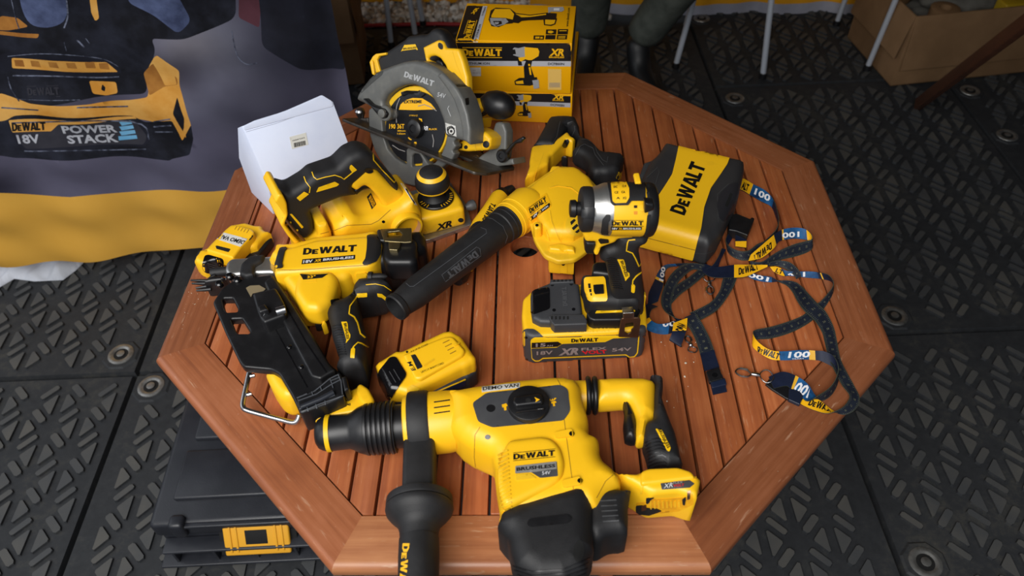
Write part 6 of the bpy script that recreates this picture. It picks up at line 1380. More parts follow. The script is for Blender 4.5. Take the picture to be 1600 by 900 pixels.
# ================================================================== impact driver standing on its battery
def impact_driver():
    T = thing('impact_driver', 'yellow and black impact driver standing upright on a very large battery', 'impact driver', P(915, 545, 0))
    K = Z((805, 420), 5.623); J = Z((880, 270), 7.5); H = Z((900, 370), 6.923); fl = flat(0)
    CH_ = plastic('charcoal_battery_plastic', '36373A', .5, '3C3D40', bump=.2, amount=(.4, .7))
    bat = puff('battery', [(819, 521), (815, 492), (817, 466), (832, 452), (860, 446), (960, 438), (1003, 434), (1009, 470), (1012, 507, 4), (1007, 516, 4), (830, 526, 5)], fl, .0005, .060, .006, YEL, T, at=.0595, r0=4, seg=4, rb=.0025)
    A_ = puff('latch_plate', K((135, 230), (150, 180), (300, 118), (335, 92), (510, 88), (522, 118), (562, 130), (586, 330), (592, 385), (570, 440), (300, 470), (220, 466), (150, 430), (135, 330)), fl, .05, .072, .006, CH_, T, at=.071, r0=2)
    Tb = bvh(bat); Ta = bvh(A_)
    for q in ([(312, 92), (510, 88), (518, 116), (300, 128)], [(292, 415), (330, 400), (600, 398), (632, 450), (630, 486), (345, 496), (318, 470)]):
        lg = puff('rib_block', K(*q), fl, .055, .076, .002, CH_, A_, at=.0755, r0=1)
        Tl = bvh(lg); x0 = q[0][0]+22; y0 = (q[0][1]+q[2][1])/2
        for k in range(5): mark('rib_slot', K((x0+k*35, y0-9 if y0 < 200 else 418), (x0+16+k*35, y0-10 if y0 < 200 else 416), (x0+16+k*35, y0+8 if y0 < 200 else 444), (x0+k*35, y0+9 if y0 < 200 else 446)), Tl, lg, DARKHOLE, r0=.5, eps=.0004)
    mark('latch', K((146, 205), (180, 182), (290, 163), (302, 180), (306, 345), (285, 360), (162, 402), (135, 380), (133, 240)), bvh([A_, bat]), T, BLKG, r0=2, eps=.0012)
    mark('latch_step', K((170, 235), (295, 205), (298, 215), (172, 250)), bvh([A_, bat]), T, BLKP, r0=1, eps=.003)
    print_on('logo', LOGON, K((420, 328))[0], K((408, 160))[0], K((462, 326))[0], Ta, plastic('embossed_grey', '47484B', .5, bump=0), A_)
    for x, y in ((341, 363), (513, 356), (325, 140), (492, 133)): screw(805+x/5.623, 420+y/5.623, 2.8, Ta, A_)
    for x, y in ((390, 536), (881, 512)): screw(805+x/5.623, 420+y/5.623, 2.8, Tb, T)
    print_on('lettering', text2d('LITHIUM ION', .03), K((455, 565))[0], K((825, 550))[0], K((455, 535))[0], Tb, YELD, bat)
    fp = mark('front_band', K((64, 612), (70, 545), (95, 528), (165, 530), (215, 568), (250, 600), (880, 578), (1085, 560), (1098, 492), (1142, 500), (1152, 600), (1142, 745), (1055, 800), (990, 785), (250, 812), (228, 838), (130, 832), (78, 800)), Tb, T, CH_, r0=3, eps=.0012)
    Tf = bvh([fp, bat])
    yf = mark('front_frame', K((135, 625), (165, 603), (1075, 570), (1092, 590), (1078, 740), (1050, 775), (1005, 782), (970, 758), (240, 790), (215, 812), (175, 815), (145, 790)), Tf, T, YLINE, r0=2.5, eps=.0008)
    dp = mark('front_panel', K((142, 700), (365, 692), (415, 660), (790, 644), (860, 612), (1080, 600), (1068, 735), (1045, 765), (1005, 772), (975, 750), (240, 780), (210, 802), (178, 805), (150, 785)), bvh([yf, fp]), T, CH_, r0=1.5, eps=.0006)
    ah = mark('capacity_tag', K((145, 650), (375, 640), (408, 660), (370, 684), (143, 696)), bvh([yf, fp]), T, BLACKINK, r0=0, eps=.0006)
    PK = plastic('bronze_grey_ink', '8C7F7C', .4, bump=0); Td = bvh([dp, yf, fp, ah])
    PR = lambda art, a, b, c, m, nm='lettering': print_on(nm, art, K(a)[0], K(b)[0], K(c)[0], Td, m, T, eps=.0008)
    PR(LOGON, (492, 645), (730, 636), (492, 614), BLACKINK, 'logo'); PR(text2d('15', .03), (180, 685), (268, 681), (180, 655), PK); PR(text2d('AH', .02), (275, 681), (330, 679), (275, 668), PK)
    PR(text2d('18V', .025), (188, 755), (330, 748), (188, 724), PK); PR(text2d('XR', .05, shear=.3), (378, 757), (555, 748), (378, 702), PK); PR(text2d('FLEX', .03), (580, 716), (805, 706), (580, 694), PK); PR(text2d('VOLT', .04), (590, 748), (808, 739), (582, 720), REDINK); PR(text2d('54V', .025), (850, 724), (1022, 716), (850, 696), PK)
    for k in range(22): mark('base_rib', K((275+k*32, 806-k*1.1), (290+k*32, 805-k*1.1), (290+k*32, 815-k*1.1), (275+k*32, 816-k*1.1)), Tb, bat, BLKP, r0=0, eps=.0012)
    for x, y in ((95, 605), (1135, 597), (1120, 735), (100, 800)): screw(805+x/5.623, 420+y/5.623, 2.4, Tf, T)
    # foot of the driver
    foot = puff('foot', [(907, 452), (909, 437), (915, 431), (949, 429), (1000, 432), (1005, 450), (1006, 468), (1000, 484), (994, 499), (965, 502), (927, 500), (919, 494), (912, 478)], fl, .050, .100, .012, BLK, T, at=.075, r0=4, seg=5)
    puff('foot_flange', K((625, 395), (700, 350), (1080, 345), (1105, 370), (1070, 432), (930, 455), (690, 458), (650, 440)), fl, .05, .078, .003, BLKP, T, at=.076, r0=2)
    puff('foot_side', [(924, 436), (925, 421), (931, 418), (951, 418), (956, 430), (956, 440)], fl, .06, .104, .006, BLKP, T, at=.09, r0=3)
    Tf2 = bvh(foot)
    yl = mark('light_plate', K((606, 92), (618, 76), (778, 70), (792, 92), (812, 262), (803, 284), (665, 288), (640, 272), (612, 190)), Tf2, T, YEL, r0=3, eps=.0015, thick=.003)
    mark('mode_button', K((686, 146), (775, 140), (780, 220), (702, 226), (690, 200)), bvh([yl, foot]), T, BLKP, r0=1, eps=.0025, thick=.003)
    for k, q in enumerate(([(640, 132), (660, 130), (664, 170), (646, 172)], [(650, 180), (668, 178), (671, 205), (654, 207)], [(660, 216), (672, 214), (675, 234), (664, 236)])): mark('mode_mark', K(*q), bvh([yl, foot]), yl, BLACKINK, r0=0, eps=.0008)
    mark('foot_stripe', K((715, 370), (1040, 358), (1056, 364), (1052, 378), (702, 392)), bvh([o for o in bpy.data.objects if o.name.startswith('foot')]), T, YLINE, r0=1, eps=.001)
    # upright part
    fr = upright(P(832, 569, 0), P(1000, 561, 0)); DM = Plane(fr.w(0, 0, -.048), fr.u, fr.n)
    head = axis_on('motor_housing', DM, [(948, 327, 41), (958, 327, 42), (1000, 328, 42), (1008, 328, 40)], YEL, T)
    axis_on('gearcase', DM, [(921, 327, 33), (924, 327, 35), (934, 327, 37.5), (938, 327, 39.5), (944, 327, 41.5), (952, 327, 42)], ALU, T)
    axis_on('nose_bumper', DM, [(906, 327, 30), (907.5, 327, 34), (911, 327, 36), (921, 327, 36), (924, 327, 35)], BLK, T)
    axis_on('bit_holder', DM, [(890, 326, 10), (891, 326, 13.5), (898, 326, 14.2), (900, 326, 13), (900.2, 326, 11), (910, 326, 11)], BLKP, T, n=28)
    axis_on('rear_cap', DM, [(1003, 328, 41), (1006, 328, 43), (1014, 328, 43), (1019, 328, 41), (1022, 328, 36), (1023, 328, 25)], BLKP, T)
    axis_on('rear_bolt', DM, [(1018, 325, 5), (1024, 325, 5), (1025, 325, 2)], STEEL, T, n=12)
    AB = [bpy.data.objects[n_] for n_ in ('motor_housing', 'gearcase', 'nose_bumper', 'rear_cap') if n_ in bpy.data.objects]
    AB = [o for o in bpy.data.objects if o.parent == T and o.name.split('.')[0] in ('motor_housing', 'gearcase', 'nose_bumper', 'rear_cap')]
    Th = bvh(AB)
    tp = mark('top_rubber', J((515, 113), (760, 100), (900, 96), (960, 110), (965, 330), (800, 330), (762, 380), (590, 384), (556, 352), (540, 240)), Th, T, BLK, r0=1.5, eps=.0018, thick=.003)
    lb = mark('rating_label', J((557, 112), (738, 106), (772, 180), (774, 292), (738, 352), (605, 356), (578, 332)), bvh([tp]+AB), tp, YEL, r0=1.5, eps=.0008)
    Tl = bvh([lb])
    for a_, s in (((590, 178), 'EAC'), ((600, 245), 'CE'), ((690, 170), '12.4'), ((680, 240), 'CA'), ((620, 310), 'A'), ((695, 310), 'X2')): print_on('lettering', text2d(s, .02), J(a_)[0], J((a_[0]+45, a_[1]-1))[0], J((a_[0], a_[1]-26))[0], Tl, BLACKINK, lb)
    mark('logo_plate_dark', J((560, 633), (922, 633), (918, 668), (556, 670)), Th, T, BLACKINK, r0=0, eps=.0008)
    Tn = bvh([o for o in bpy.data.objects if o.name == 'logo_plate_dark']+AB)
    print_on('logo', LOGO, J((568, 614))[0], J((942, 614))[0], J((568, 565))[0], Th, BLACKINK, T); print_on('lettering', text2d('18V', .03), J((572, 662))[0], J((638, 662))[0], J((572, 643))[0], Tn, WHITEINK, T); print_on('lettering', text2d('XR', .03), J((648, 662))[0], J((692, 662))[0], J((648, 643))[0], Tn, YINK, T); print_on('lettering', text2d('BRUSHLESS', .03), J((702, 661))[0], J((910, 661))[0], J((702, 643))[0], Tn, WHITEINK, T)
    mark('vent_slot', J((828, 382), (868, 380), (868, 412), (828, 413)), Th, T, DARKHOLE, r0=0); mark('vent_slot', J((826, 450), (870, 450), (868, 490), (828, 488)), Th, T, plastic('amber_inside', 'D88A10', .5, bump=0), r0=0)
    mark('side_bumper', J((505, 490), (548, 492), (554, 505), (552, 552), (532, 572), (524, 680), (532, 714), (455, 712), (446, 690), (462, 545)), Th, T, BLK, r0=1, eps=.003, thick=.004)
    mark('nose_tab', J((235, 408), (348, 404), (358, 418), (354, 522), (235, 526)), Th, T, BLKP, r0=1, eps=.004, thick=.006)
    for k, (a0, a1) in enumerate(((120, 175), (220, 330))): mark('cap_slot', J((975, a0), (1010, a0), (1020, a1), (990, a1)), Th, T, DARKHOLE, r0=1)
    mark('cap_slot', J((985, 495), (1030, 490), (1015, 620), (985, 720), (960, 715), (975, 600)), Th, T, DARKHOLE, r0=1.5)
    puff('cap_lug', J((955, 350), (1060, 365), (1072, 400), (1065, 440), (955, 480)), DM, .030, .043, .003, BLKP, T, at=.042, r0=1)
    mark('dome', disc(1003, 325, 5.5), Th, T, YEL, r0=0, eps=.002, thick=.003)
    puff('top_tab', J((835, 112), (850, 88), (905, 82), (915, 112)), DM, -.01, .01, .003, YEL, T, at=.005, r0=1)
    grip = puff('grip', [(936, 399), (937, 392), (944, 383), (960, 377), (964, 362), (1014, 362), (1010, 373), (999, 378), (997, 387), (1001, 410), (1003, 440), (1006, 462), (1004, 486), (948, 486), (954, 448), (951, 432), (948, 419), (945, 404)], DM, -.020, .020, .011, BLK, T, at=.006, r0=4, seg=6, fit=False)
    chin = puff('trigger_housing', [(909, 352), (940, 352), (990, 356), (990, 372), (966, 374), (962, 379), (945, 385), (940, 387), (936, 398), (930, 400), (928, 397), (932, 388), (930, 378), (915, 378), (911, 370)], DM, -.016, .019, .006, YEL, T, at=.017, r0=3)
    puff('trigger', H((110, 55), (225, 58), (222, 175), (205, 188), (115, 186), (92, 150), (95, 90)), DM, -.009, .012, .004, BLKP, T, at=.01, r0=2)
    mark('direction_button', H((238, 30), (262, 15), (350, 25), (356, 60), (265, 72)), bvh([chin]), T, BLKP, r0=1, eps=.002, thick=.003)
    Tg = bvh([grip])
    for a_ in ([(640, 30), (568, 38), (555, 70), (545, 150), (610, 175), (640, 230), (680, 322), (705, 298)], [(708, 382), (650, 425), (615, 470), (610, 520)]): mark('grip_line', line([H(q)[0] for q in a_], 1.7), Tg, grip, YLINE, r0=0, eps=.001)
    mark('grip_line', H((600, 518), (628, 512), (640, 530), (634, 600), (618, 606), (596, 595)), Tg, grip, YLINE, r0=1, eps=.001)
    bg = mark('grip_badge', H((445, 242), (515, 245), (530, 285), (545, 370), (578, 392), (580, 425), (532, 478), (528, 455), (480, 320)), Tg, grip, YLINE, r0=1, eps=.001)
    print_on('lettering', text2d('BRUSHLESS', .02), H((478, 262))[0], H((536, 432))[0], H((508, 252))[0], bvh([bg, grip]), BLACKINK, bg, eps=.0009)
    for k in range(15): mark('grip_rib', line(H((335+k*4.5, 235+k*23), (380+k*5, 228+k*23), (430+k*5.5, 240+k*23)), 1.2), Tg, grip, BLKP, r0=0, eps=.0012)
    puff('rail_end', [(1003, 455), (1008, 455), (1010, 465), (1012, 470), (1010, 477), (1003, 480)], fl, .06, .085, .002, YEL, T, at=.08, r0=1)
    # belt hook
    pf = Plane(fr.w(0, 0, .002), fr.u, fr.n)
    hook = puff('belt_hook', K((928, 452), (942, 436), (1088, 430), (1103, 446), (1086, 606), (906, 600)), pf, .0, .0022, .0006, COPPER, T, at=.002, r0=2, holes=[K((968, 482), (1030, 470), (1044, 480), (1040, 520), (1020, 540), (1018, 560), (990, 575), (960, 555))], hr=1)
    puff('hook_bracket', K((946, 386), (1045, 380), (1042, 432), (948, 436)), pf, -.008, .003, .0008, STEEL, T, at=.002, r0=1)
    return T
impact_driver()

# ================================================================== small inline screwdriver lying below the blower nozzle
def inline_tool():
    T = thing('pen_screwdriver', 'slim yellow and black tool lying on the table beneath the blower nozzle', 'screwdriver', P(757, 365, 0))
    z = .0165
    axis_body('collet', [(802, 293, 3), (801, 294, 6), (796, 297, 7.5), (790, 301, 8.5), (788, 302, 11), (783, 307, 13.5)], z, BLKP, T, n=24)
    yb = axis_body('body', [(783, 307, 13), (780, 311, 14.8), (768, 330, 14.8), (750, 353, 14), (744, 362, 12)], z, YEL, T, n=32)
    axis_body('grip', [(750, 355, 13.5), (738, 378, 14.5), (728, 400, 14), (722, 420, 14.5)], z, BLK, T, n=28)
    axis_body('battery_cap', [(724, 414, 13), (721, 424, 14.5), (717, 433, 14), (714, 440, 9)], z, BLKP, T, n=28)
    axis_body('cap_ring', [(727, 412, 14.3), (726.7, 412.6, 15.2), (725.6, 415, 15.2), (725.3, 415.6, 14.3)], z, YLINE, T, n=28)
    print_on('logo', LOGON, (753, 343), (768, 316), (760, 347), bvh([yb]), BLACKINK, yb)
inline_tool()

# ================================================================== blower
def blower():
    T = thing('leaf_blower', 'yellow handheld blower with long black nozzle lying in the middle of the table', 'blower', P(840, 350, 0))
    A = Z((800, 180), 6); N2 = Z((590, 300), 4.285); B = Z((800, 270), 5.623); fl = flat(0)
    vol = puff('fan_housing', [(800, 306), (812, 301), (857, 271), (866, 263), (887, 262, 12), (903, 268), (917, 278), (930, 293), (944, 318), (948, 345), (938, 372), (914, 394), (897, 407), (872, 411), (852, 402), (838, 378), (832, 356), (818, 362)], fl, .008, .080, .012, YEL, T, at=.044, r0=7, seg=6, dome=.005, dw=.05)
    puff('housing_flange', [(803, 306), (812, 300), (857, 269), (866, 261), (888, 260, 10), (905, 266), (920, 277), (934, 293), (948, 318), (952, 345), (942, 375), (916, 398), (898, 411), (872, 414), (850, 404), (835, 380), (829, 357)], fl, .050, .060, .003, YELD, T, at=.055, r0=6)
    tabs = []
    for q in ([(852, 386), (873, 380), (898, 386), (897, 417), (884, 427), (876, 427), (857, 419)], [(858, 268), (862, 259), (876, 259), (880, 270), (868, 276)], [(806, 308), (809, 299), (818, 298), (823, 306), (812, 314)], [(832, 350), (838, 345), (847, 348), (846, 356), (836, 358)]):
        tabs.append(puff('screw_boss', q, fl, .045, .080, .004, YEL, T, at=.079, r0=3) if q[0][0] != 852 else puff('screw_boss', q, fl, .012, .066, .004, YEL, T, at=.055, r0=3))
    for (x, y), t in zip(((880, 413), (872, 267), (811, 308), (839, 352)), tabs): screw(x, y, 2.6, bvh([t]), t)
    Tv = bvh([vol]); 
    ring = [(B((505, 440), (520, 400), (600, 390), (640, 450), (610, 530), (550, 545), (510, 500)))]
    mark('intake_ring', B((465, 480), (475, 420), (520, 370), (620, 350), (680, 420), (660, 560), (560, 560), (490, 530)), Tv, vol, YELD, r0=4, eps=.0015, thick=.003)
    for q in ([(512, 432), (545, 405), (560, 418), (520, 462)], [(525, 485), (568, 448), (582, 466), (540, 505)], [(552, 520), (588, 492), (592, 515), (570, 530)]): mark('intake_slot', B(*q), bvh([vol]+[o for o in bpy.data.objects if o.name == 'intake_ring']), vol, DARKHOLE, r0=0, eps=.0006)
    SM = bpy.data.materials['seam_shade']
    for q in ([(330, 130), (400, 112), (520, 130), (600, 190)], [(330, 330), (350, 430), (400, 560), (470, 690)], [(455, 650), (465, 700), (600, 700)], [(300, 500), (330, 600), (390, 700)]): mark('housing_ridge', line(B(*q), 1.3), Tv, vol, YELD, r0=0, eps=.001)
    # collar and nozzle
    c0 = P(822, 327, .045); c1 = P(797, 345, .058); tp = P(617, 482, .066); ax = nz(tp-c1); L = np.linalg.norm(tp-c1); k = lambda px_, at: m_px(px_, at)
    lathe('collar', c1, -ax, [(-.004, k(26, c1)), (-.004, k(29.5, c1)), (.002, k(30, c1)), (.0025, k(31, c1)), (.008, k(31, c1)), (.0085, k(30.3, c1)), (.013, k(31, c1)), (.0135, k(32, c1)), (.018, k(32.4, c1)), (.045, k(34, c1)), (.055, k(30, c1))], YEL, T, n=48)
    nz_ = lathe('nozzle', c1, ax, [(-.004, k(28, c1)), (.0, k(28.6, c1)), (.006, k(28.8, c1)), (.0065, k(28, c1)), (.012, k(28.2, c1)), (.0125, k(27.4, c1)), (.022, k(27.6, c1)), (.0235, k(26, c1)), (L*.3, k(25.5, c1)), (L*.6, k(23.5, c1)), (L*.85, k(22, c1)), (L*.955, k(21, tp)), (L*.965, k(22.5, tp)), (L*.992, k(22.8, tp)), (L, k(21.6, tp)), (L*.998, k(19.5, tp)), (L*.85, k(18.5, tp)), (L*.84, .0002)], BLK, T, n=56, angle=22)
    Tn = bvh([nz_])
    EM = plastic('scuffed_emboss', '4A4C50', .5, bump=0)
    print_on('logo', LOGO, N2((652, 392))[0], N2((452, 545))[0], N2((680, 428))[0], Tn, EM, nz_, eps=.0008)
    for q in ([(430, 555), (662, 368), (685, 380), (692, 428), (455, 600)],): mark('emboss_frame', line([N2(p)[0] for p in q+[q[0]]], .9), Tn, nz_, EM, r0=0, eps=.0006)
    mark('emboss_frame', line(N2((190, 610), (215, 632), (240, 632), (560, 400), (730, 275), (725, 250), (690, 238)), .8), Tn, nz_, EM, r0=0, eps=.0005)
    mark('emboss_frame', line(N2((735, 172), (770, 180), (840, 230), (870, 300), (855, 345)), .8), Tn, nz_, EM, r0=0, eps=.0005)
    # sticker
    st = mark('sticker', B((122, 312), (300, 178), (345, 278), (340, 298), (160, 428)), bvh([vol]+[o for o in bpy.data.objects if o.name.startswith('collar')]), vol, YINK, r0=1, eps=.0012)
    bar = mark('sticker_bar', B((150, 398), (328, 264), (342, 292), (160, 426)), bvh([st]), st, BLACKINK, r0=0, eps=.0005)
    print_on('logo', LOGO, B((158, 358))[0], B((306, 252))[0], B((146, 318))[0], bvh([st, vol]), BLACKINK, st); print_on('lettering', text2d('18V', .03), B((188, 396))[0], B((228, 366))[0], B((182, 378))[0], bvh([bar, st]), WHITEINK, st, eps=.001); print_on('lettering', text2d('XR', .03), B((236, 360))[0], B((262, 342))[0], B((230, 345))[0], bvh([bar, st]), YINK, st, eps=.001); print_on('lettering', text2d('LI-ION', .03), B((268, 336))[0], B((320, 300))[0], B((263, 322))[0], bvh([bar, st]), WHITEINK, st, eps=.001)
    # handle
    ys = puff('handle_stem', [(814, 300), (825, 268), (831, 230), (850, 226), (864, 226), (879, 208, 4), (887, 207, 4), (900, 228), (895, 242), (893, 254), (887, 257), (887, 247), (878, 242), (870, 255), (864, 262), (858, 275), (840, 292), (818, 306)], fl, .026, .066, .006, YEL, T, at=.046, r0=3)
    hb = puff('grip', [(828, 240), (857, 188, 6), (871, 181), (889, 181, 8), (901, 190), (906, 202), (911, 215), (927, 224), (942, 237), (955, 238), (971, 244, 5), (975, 256), (966, 284), (950, 292), (930, 294), (920, 282), (914, 268), (896, 252), (894, 243), (901, 232), (885, 217), (880, 222), (868, 248), (858, 253), (846, 250), (832, 250)], fl, .026, .070, .012, BLK, T, at=.048, r0=5, seg=6)
    puff('battery_rail', [(953, 236), (970, 241, 4), (978, 250, 4), (974, 266), (966, 285), (961, 283), (968, 262), (971, 252), (965, 245)], fl, .012, .062, .003, YEL, T, at=.04, r0=3)
    puff('trigger', A((440, 425), (478, 375), (520, 400), (536, 450), (522, 490), (482, 486)), fl, .03, .056, .005, BLKP, T, at=.045, r0=2)
    Ts = bvh([ys, hb]); mark('slide_button', A((468, 285), (492, 232), (525, 225), (540, 245), (515, 300), (485, 308)), Ts, T, BLKP, r0=1.5, eps=.002, thick=.003)
    GL_ = plastic('rubber_seam', '3A3B3C', .6, bump=0)
    for q in ([(590, 380), (640, 290), (680, 270), (760, 310), (780, 370), (860, 470)], [(560, 200), (590, 140), (585, 100)], [(650, 225), (700, 225), (770, 265), (800, 350), (850, 420), (890, 440), (900, 390)], [(330, 350), (420, 200), (450, 60)]): mark('grip_seam', line(A(*q), 1), bvh([hb]), hb, GL_, r0=0, eps=.0006)
    mark('stem_seam', line(A((300, 350), (240, 500), (200, 640)), 1), bvh([ys]), ys, YELD, r0=0); mark('grip_badge', A((1000, 530), (1022, 550), (998, 610), (975, 590)), bvh([hb]), hb, YLINE, r0=1, eps=.001)
blower()

# ================================================================== hard case
def hard_case():
    T = thing('hard_case', 'yellow carrying case with black rounded ends lying beside the lanyards', 'case', P(1080, 330, 0))
    N = Z((980, 210), 4.285); fl = flat(0)
    CB = plastic('case_black', '2B2B2D', .5, '343435', bump=.3, bscale=1200, amount=(.4, .7))
    body = puff('body', [(1038, 228), (1050, 225), (1062, 229), (1139, 247), (1154, 251, 8), (1162, 262, 6), (1161, 276), (1149, 327), (1122, 385), (1112, 400, 8), (1098, 412), (1084, 409), (998, 385), (990, 340), (994, 300), (1012, 262), (1026, 245)], fl, .002, .062, .016, CB, T, at=.034, r0=6, seg=6)
    Tb = bvh([body])
    yb = mark('yellow_band', N((345, 72), (685, 158), (670, 200), (620, 275), (560, 360), (515, 490), (495, 630), (470, 720), (440, 842), (70, 745), (130, 600), (190, 440), (250, 350), (300, 270), (325, 170)), Tb, T, YEL, eps=.0025, thick=.004, r0=2)
    Ty = bvh([yb])
    print_on('logo', LOGO, N((383, 545))[0], N((530, 208))[0], N((283, 512))[0], Ty, BLACKINK, yb)
    mark('band_seam', line(N((120, 690), (300, 735), (455, 775)), 1), Ty, yb, bpy.data.materials['seam_shade'], r0=0)
    GL_ = bpy.data.materials['rubber_seam']
    mark('grip_recess', N((600, 470), (620, 400), (690, 330), (745, 320), (735, 400), (700, 520), (650, 590), (615, 560)), Tb, T, plastic('case_black_smooth', '26262A', .45, bump=0), r0=5, eps=.0008)
    mark('case_slot', N((652, 478), (690, 392), (705, 400), (668, 488)), Tb, T, DARKHOLE, r0=1, eps=.0016)
    for q in ([(450, 795), (520, 800), (590, 775)], [(130, 290), (205, 220), (215, 250), (190, 330)], [(610, 590), (605, 400), (680, 330)]): mark('case_seam', line(N(*q), 1), Tb, T, GL_, r0=0, eps=.0006)
    puff('side_block', N((78, 292), (110, 200), (185, 168), (260, 180), (200, 330), (150, 420), (90, 420)), fl, .004, .038, .006, plastic('slate_plastic', '36393C', .5), T, at=.03, r0=3)
    puff('clip_bracket', [(1140, 338), (1150, 334), (1172, 343), (1174, 340), (1179, 342), (1168, 369), (1163, 367), (1150, 362), (1138, 360)], fl, .004, .022, .002, BLKP, T, at=.02, r0=1.5)
hard_case()
# ================================================================== lanyards: printed on one side, a tape measure on the other
NAVYF = fabric('navy_ribbon', '141A2C', '1A2136', 60, rough=.5); BLUEF = fabric('blue_ribbon_print', '1F5C90', '12284A', 40, rough=.5); YELF = fabric('yellow_ribbon_print', 'F0B418', 'E6AA14', 40, rough=.5)
RULF = fabric('tape_measure_ribbon', '171B26', '1F2530', 50, rough=.6); EDGF = fabric('pale_ribbon_edge', '41473D', '363B30', 50, rough=.7); TICK = plastic('pale_tape_print', '5A5B4A', .6, bump=0); GOLD = plastic('gold_print', 'D8A428', .5, bump=0)
def ribbon(parent, st, segs, name='strap', n=8, ruler=True, sub=6, num0=1):
    """st: stations (x, y, z mm, x, y, z mm) of the two edges; segs: (station from, to, material) of the printed side"""
    L = spl([P(a, b, c/1000) for a, b, c, *_ in st], n); R = spl([P(*q[3:5], q[5]/1000) for q in st], n)
    m = len(L); C_ = (L+R)/2
    tt = np.gradient(C_, axis=0); tt /= np.maximum(np.linalg.norm(tt, axis=1)[:, None], 1e-9); e = L-R; wdt = np.linalg.norm(e, axis=1)
    # keep the true width close to 20 mm
    nn = np.cross(tt, e); nn /= np.maximum(np.linalg.norm(nn, axis=1)[:, None], 1e-9)
    V = []; Fc = []; fm = []; cols = [0, .05, .5, .95, 1]; k = len(cols); h = .00045
    for i in range(m):
        for c in cols: V.append(R[i]*(1-c)+L[i]*c+nn[i]*h)
    for i in range(m):
        for c in cols: V.append(R[i]*(1-c)+L[i]*c-nn[i]*h)
    mats = [NAVYF, BLUEF, YELF, RULF, EDGF, GOLD]; o = m*k
    def seg(i):
        s = i/n
        for a, b, q in segs:
            if a <= s < b: return q
        return 0
    for i in range(m-1):
        for j in range(k-1):
            a, b, c, d = i*k+j, (i+1)*k+j, (i+1)*k+j+1, i*k+j+1
            Fc.append((a, b, c, d)); fm.append(seg(i))
            Fc.append((o+d, o+c, o+b, o+a)); fm.append(4 if j in (0, k-2) else 3)
        for j in (0, k-1):
            a, b = i*k+j, (i+1)*k+j; Fc.append((a, o+a, o+b, b) if j == 0 else (b, o+b, o+a, a)); fm.append(4)
    for i in (0, m-1):
        q = [i*k+j for j in range(k)]; Fc.append(tuple(q+[o+x for x in q[::-1]])); fm.append(4)
    ob = mesh_obj(name, V, Fc, mats, parent, fm=fm, angle=70)
    # tape markings on the back
    if ruler:
        s = np.concatenate([[0], np.cumsum(np.linalg.norm(np.diff(C_, axis=0), axis=1))]); MV = []; MF = []
        def at(d, w):
            i = min(max(int(np.searchsorted(s, d))-1, 0), m-2); t = (d-s[i])/max(s[i+1]-s[i], 1e-9); t = min(max(t, 0), 1)
            return (R[i]*(1-w)+L[i]*w)*(1-t)+(R[i+1]*(1-w)+L[i+1]*w)*t - nz(nn[i]*(1-t)+nn[i+1]*t)*(h+.0003)
        def quad(d0, d1, w0, w1): b = len(MV); MV.extend([at(d0, w0), at(d0, w1), at(d1, w1), at(d1, w0)]); MF.append((b, b+1, b+2, b+3))
        d = .003; q = 0
        while d < s[-1]-.003:
            ln = .16 if q % 5 == 0 else .10
            quad(d, d+.0005, .08, .08+ln); quad(d, d+.0005, .92-ln, .92)
            if q % 5 == 2:
                tv, tf = text2d(str((num0+q//5) % 90+1), .02); b = len(MV); MV.extend([at(d-.002+(1-y)*.0030, .39+x*.22) for x, y in tv]); MF.extend([(a1+b, a2+b, a3+b) for a1, a2, a3 in tf])
            d += .0025; q += 1
        mesh_obj('tape_markings', MV, MF, TICK, ob, smooth=False)
    return ob
def rprint(ob, art, bl, br, tl, mat, nm='lettering'): print_on(nm, art, bl, br, tl, bvh([ob]), mat, ob, eps=.0005)
def swivel(parent, x, y, ang, z=.004, s=1.0):
    "snap hook: ring, swivel barrel and gate hook, pointing along ang in the table plane"
    o = P(x, y, z); d = np.array([cos(ang), sin(ang), 0]); w = np.array([-sin(ang), cos(ang), 0])
    sweep('split_ring', [o+d*(.008*cos(t))*s+w*(.009*sin(t))*s+[0, 0, .001*sin(3*t)] for t in np.linspace(0, 2*pi, 25)[:-1]], .0009, STEEL, parent, n=8, closed=True)
    sweep('swivel', [o+d*.008*s, o+d*.010*s, o+d*.016*s, o+d*.018*s], [.002, .0032, .0028, .0018], STEEL, parent, n=12)
    hk = [o+d*.018*s+w*.001, o+d*.022*s+w*.005*s, o+d*.030*s+w*.0055*s, o+d*.036*s+w*.001*s, o+d*.033*s-w*.0045*s, o+d*.024*s-w*.005*s, o+d*.019*s-w*.001]
    sweep('snap_hook', spl(hk, 5), .0012, STEEL, parent, n=8)
    sweep('gate', [o+d*.022*s-w*.006*s, o+d*.031*s-w*.0062*s], .0013, STEEL, parent, n=8)
def buckle(parent, q, z0, z1, mat=BLKP): return puff('buckle', q, flat(0), z0, z1, .0012, mat, parent, at=z1, r0=1.5)

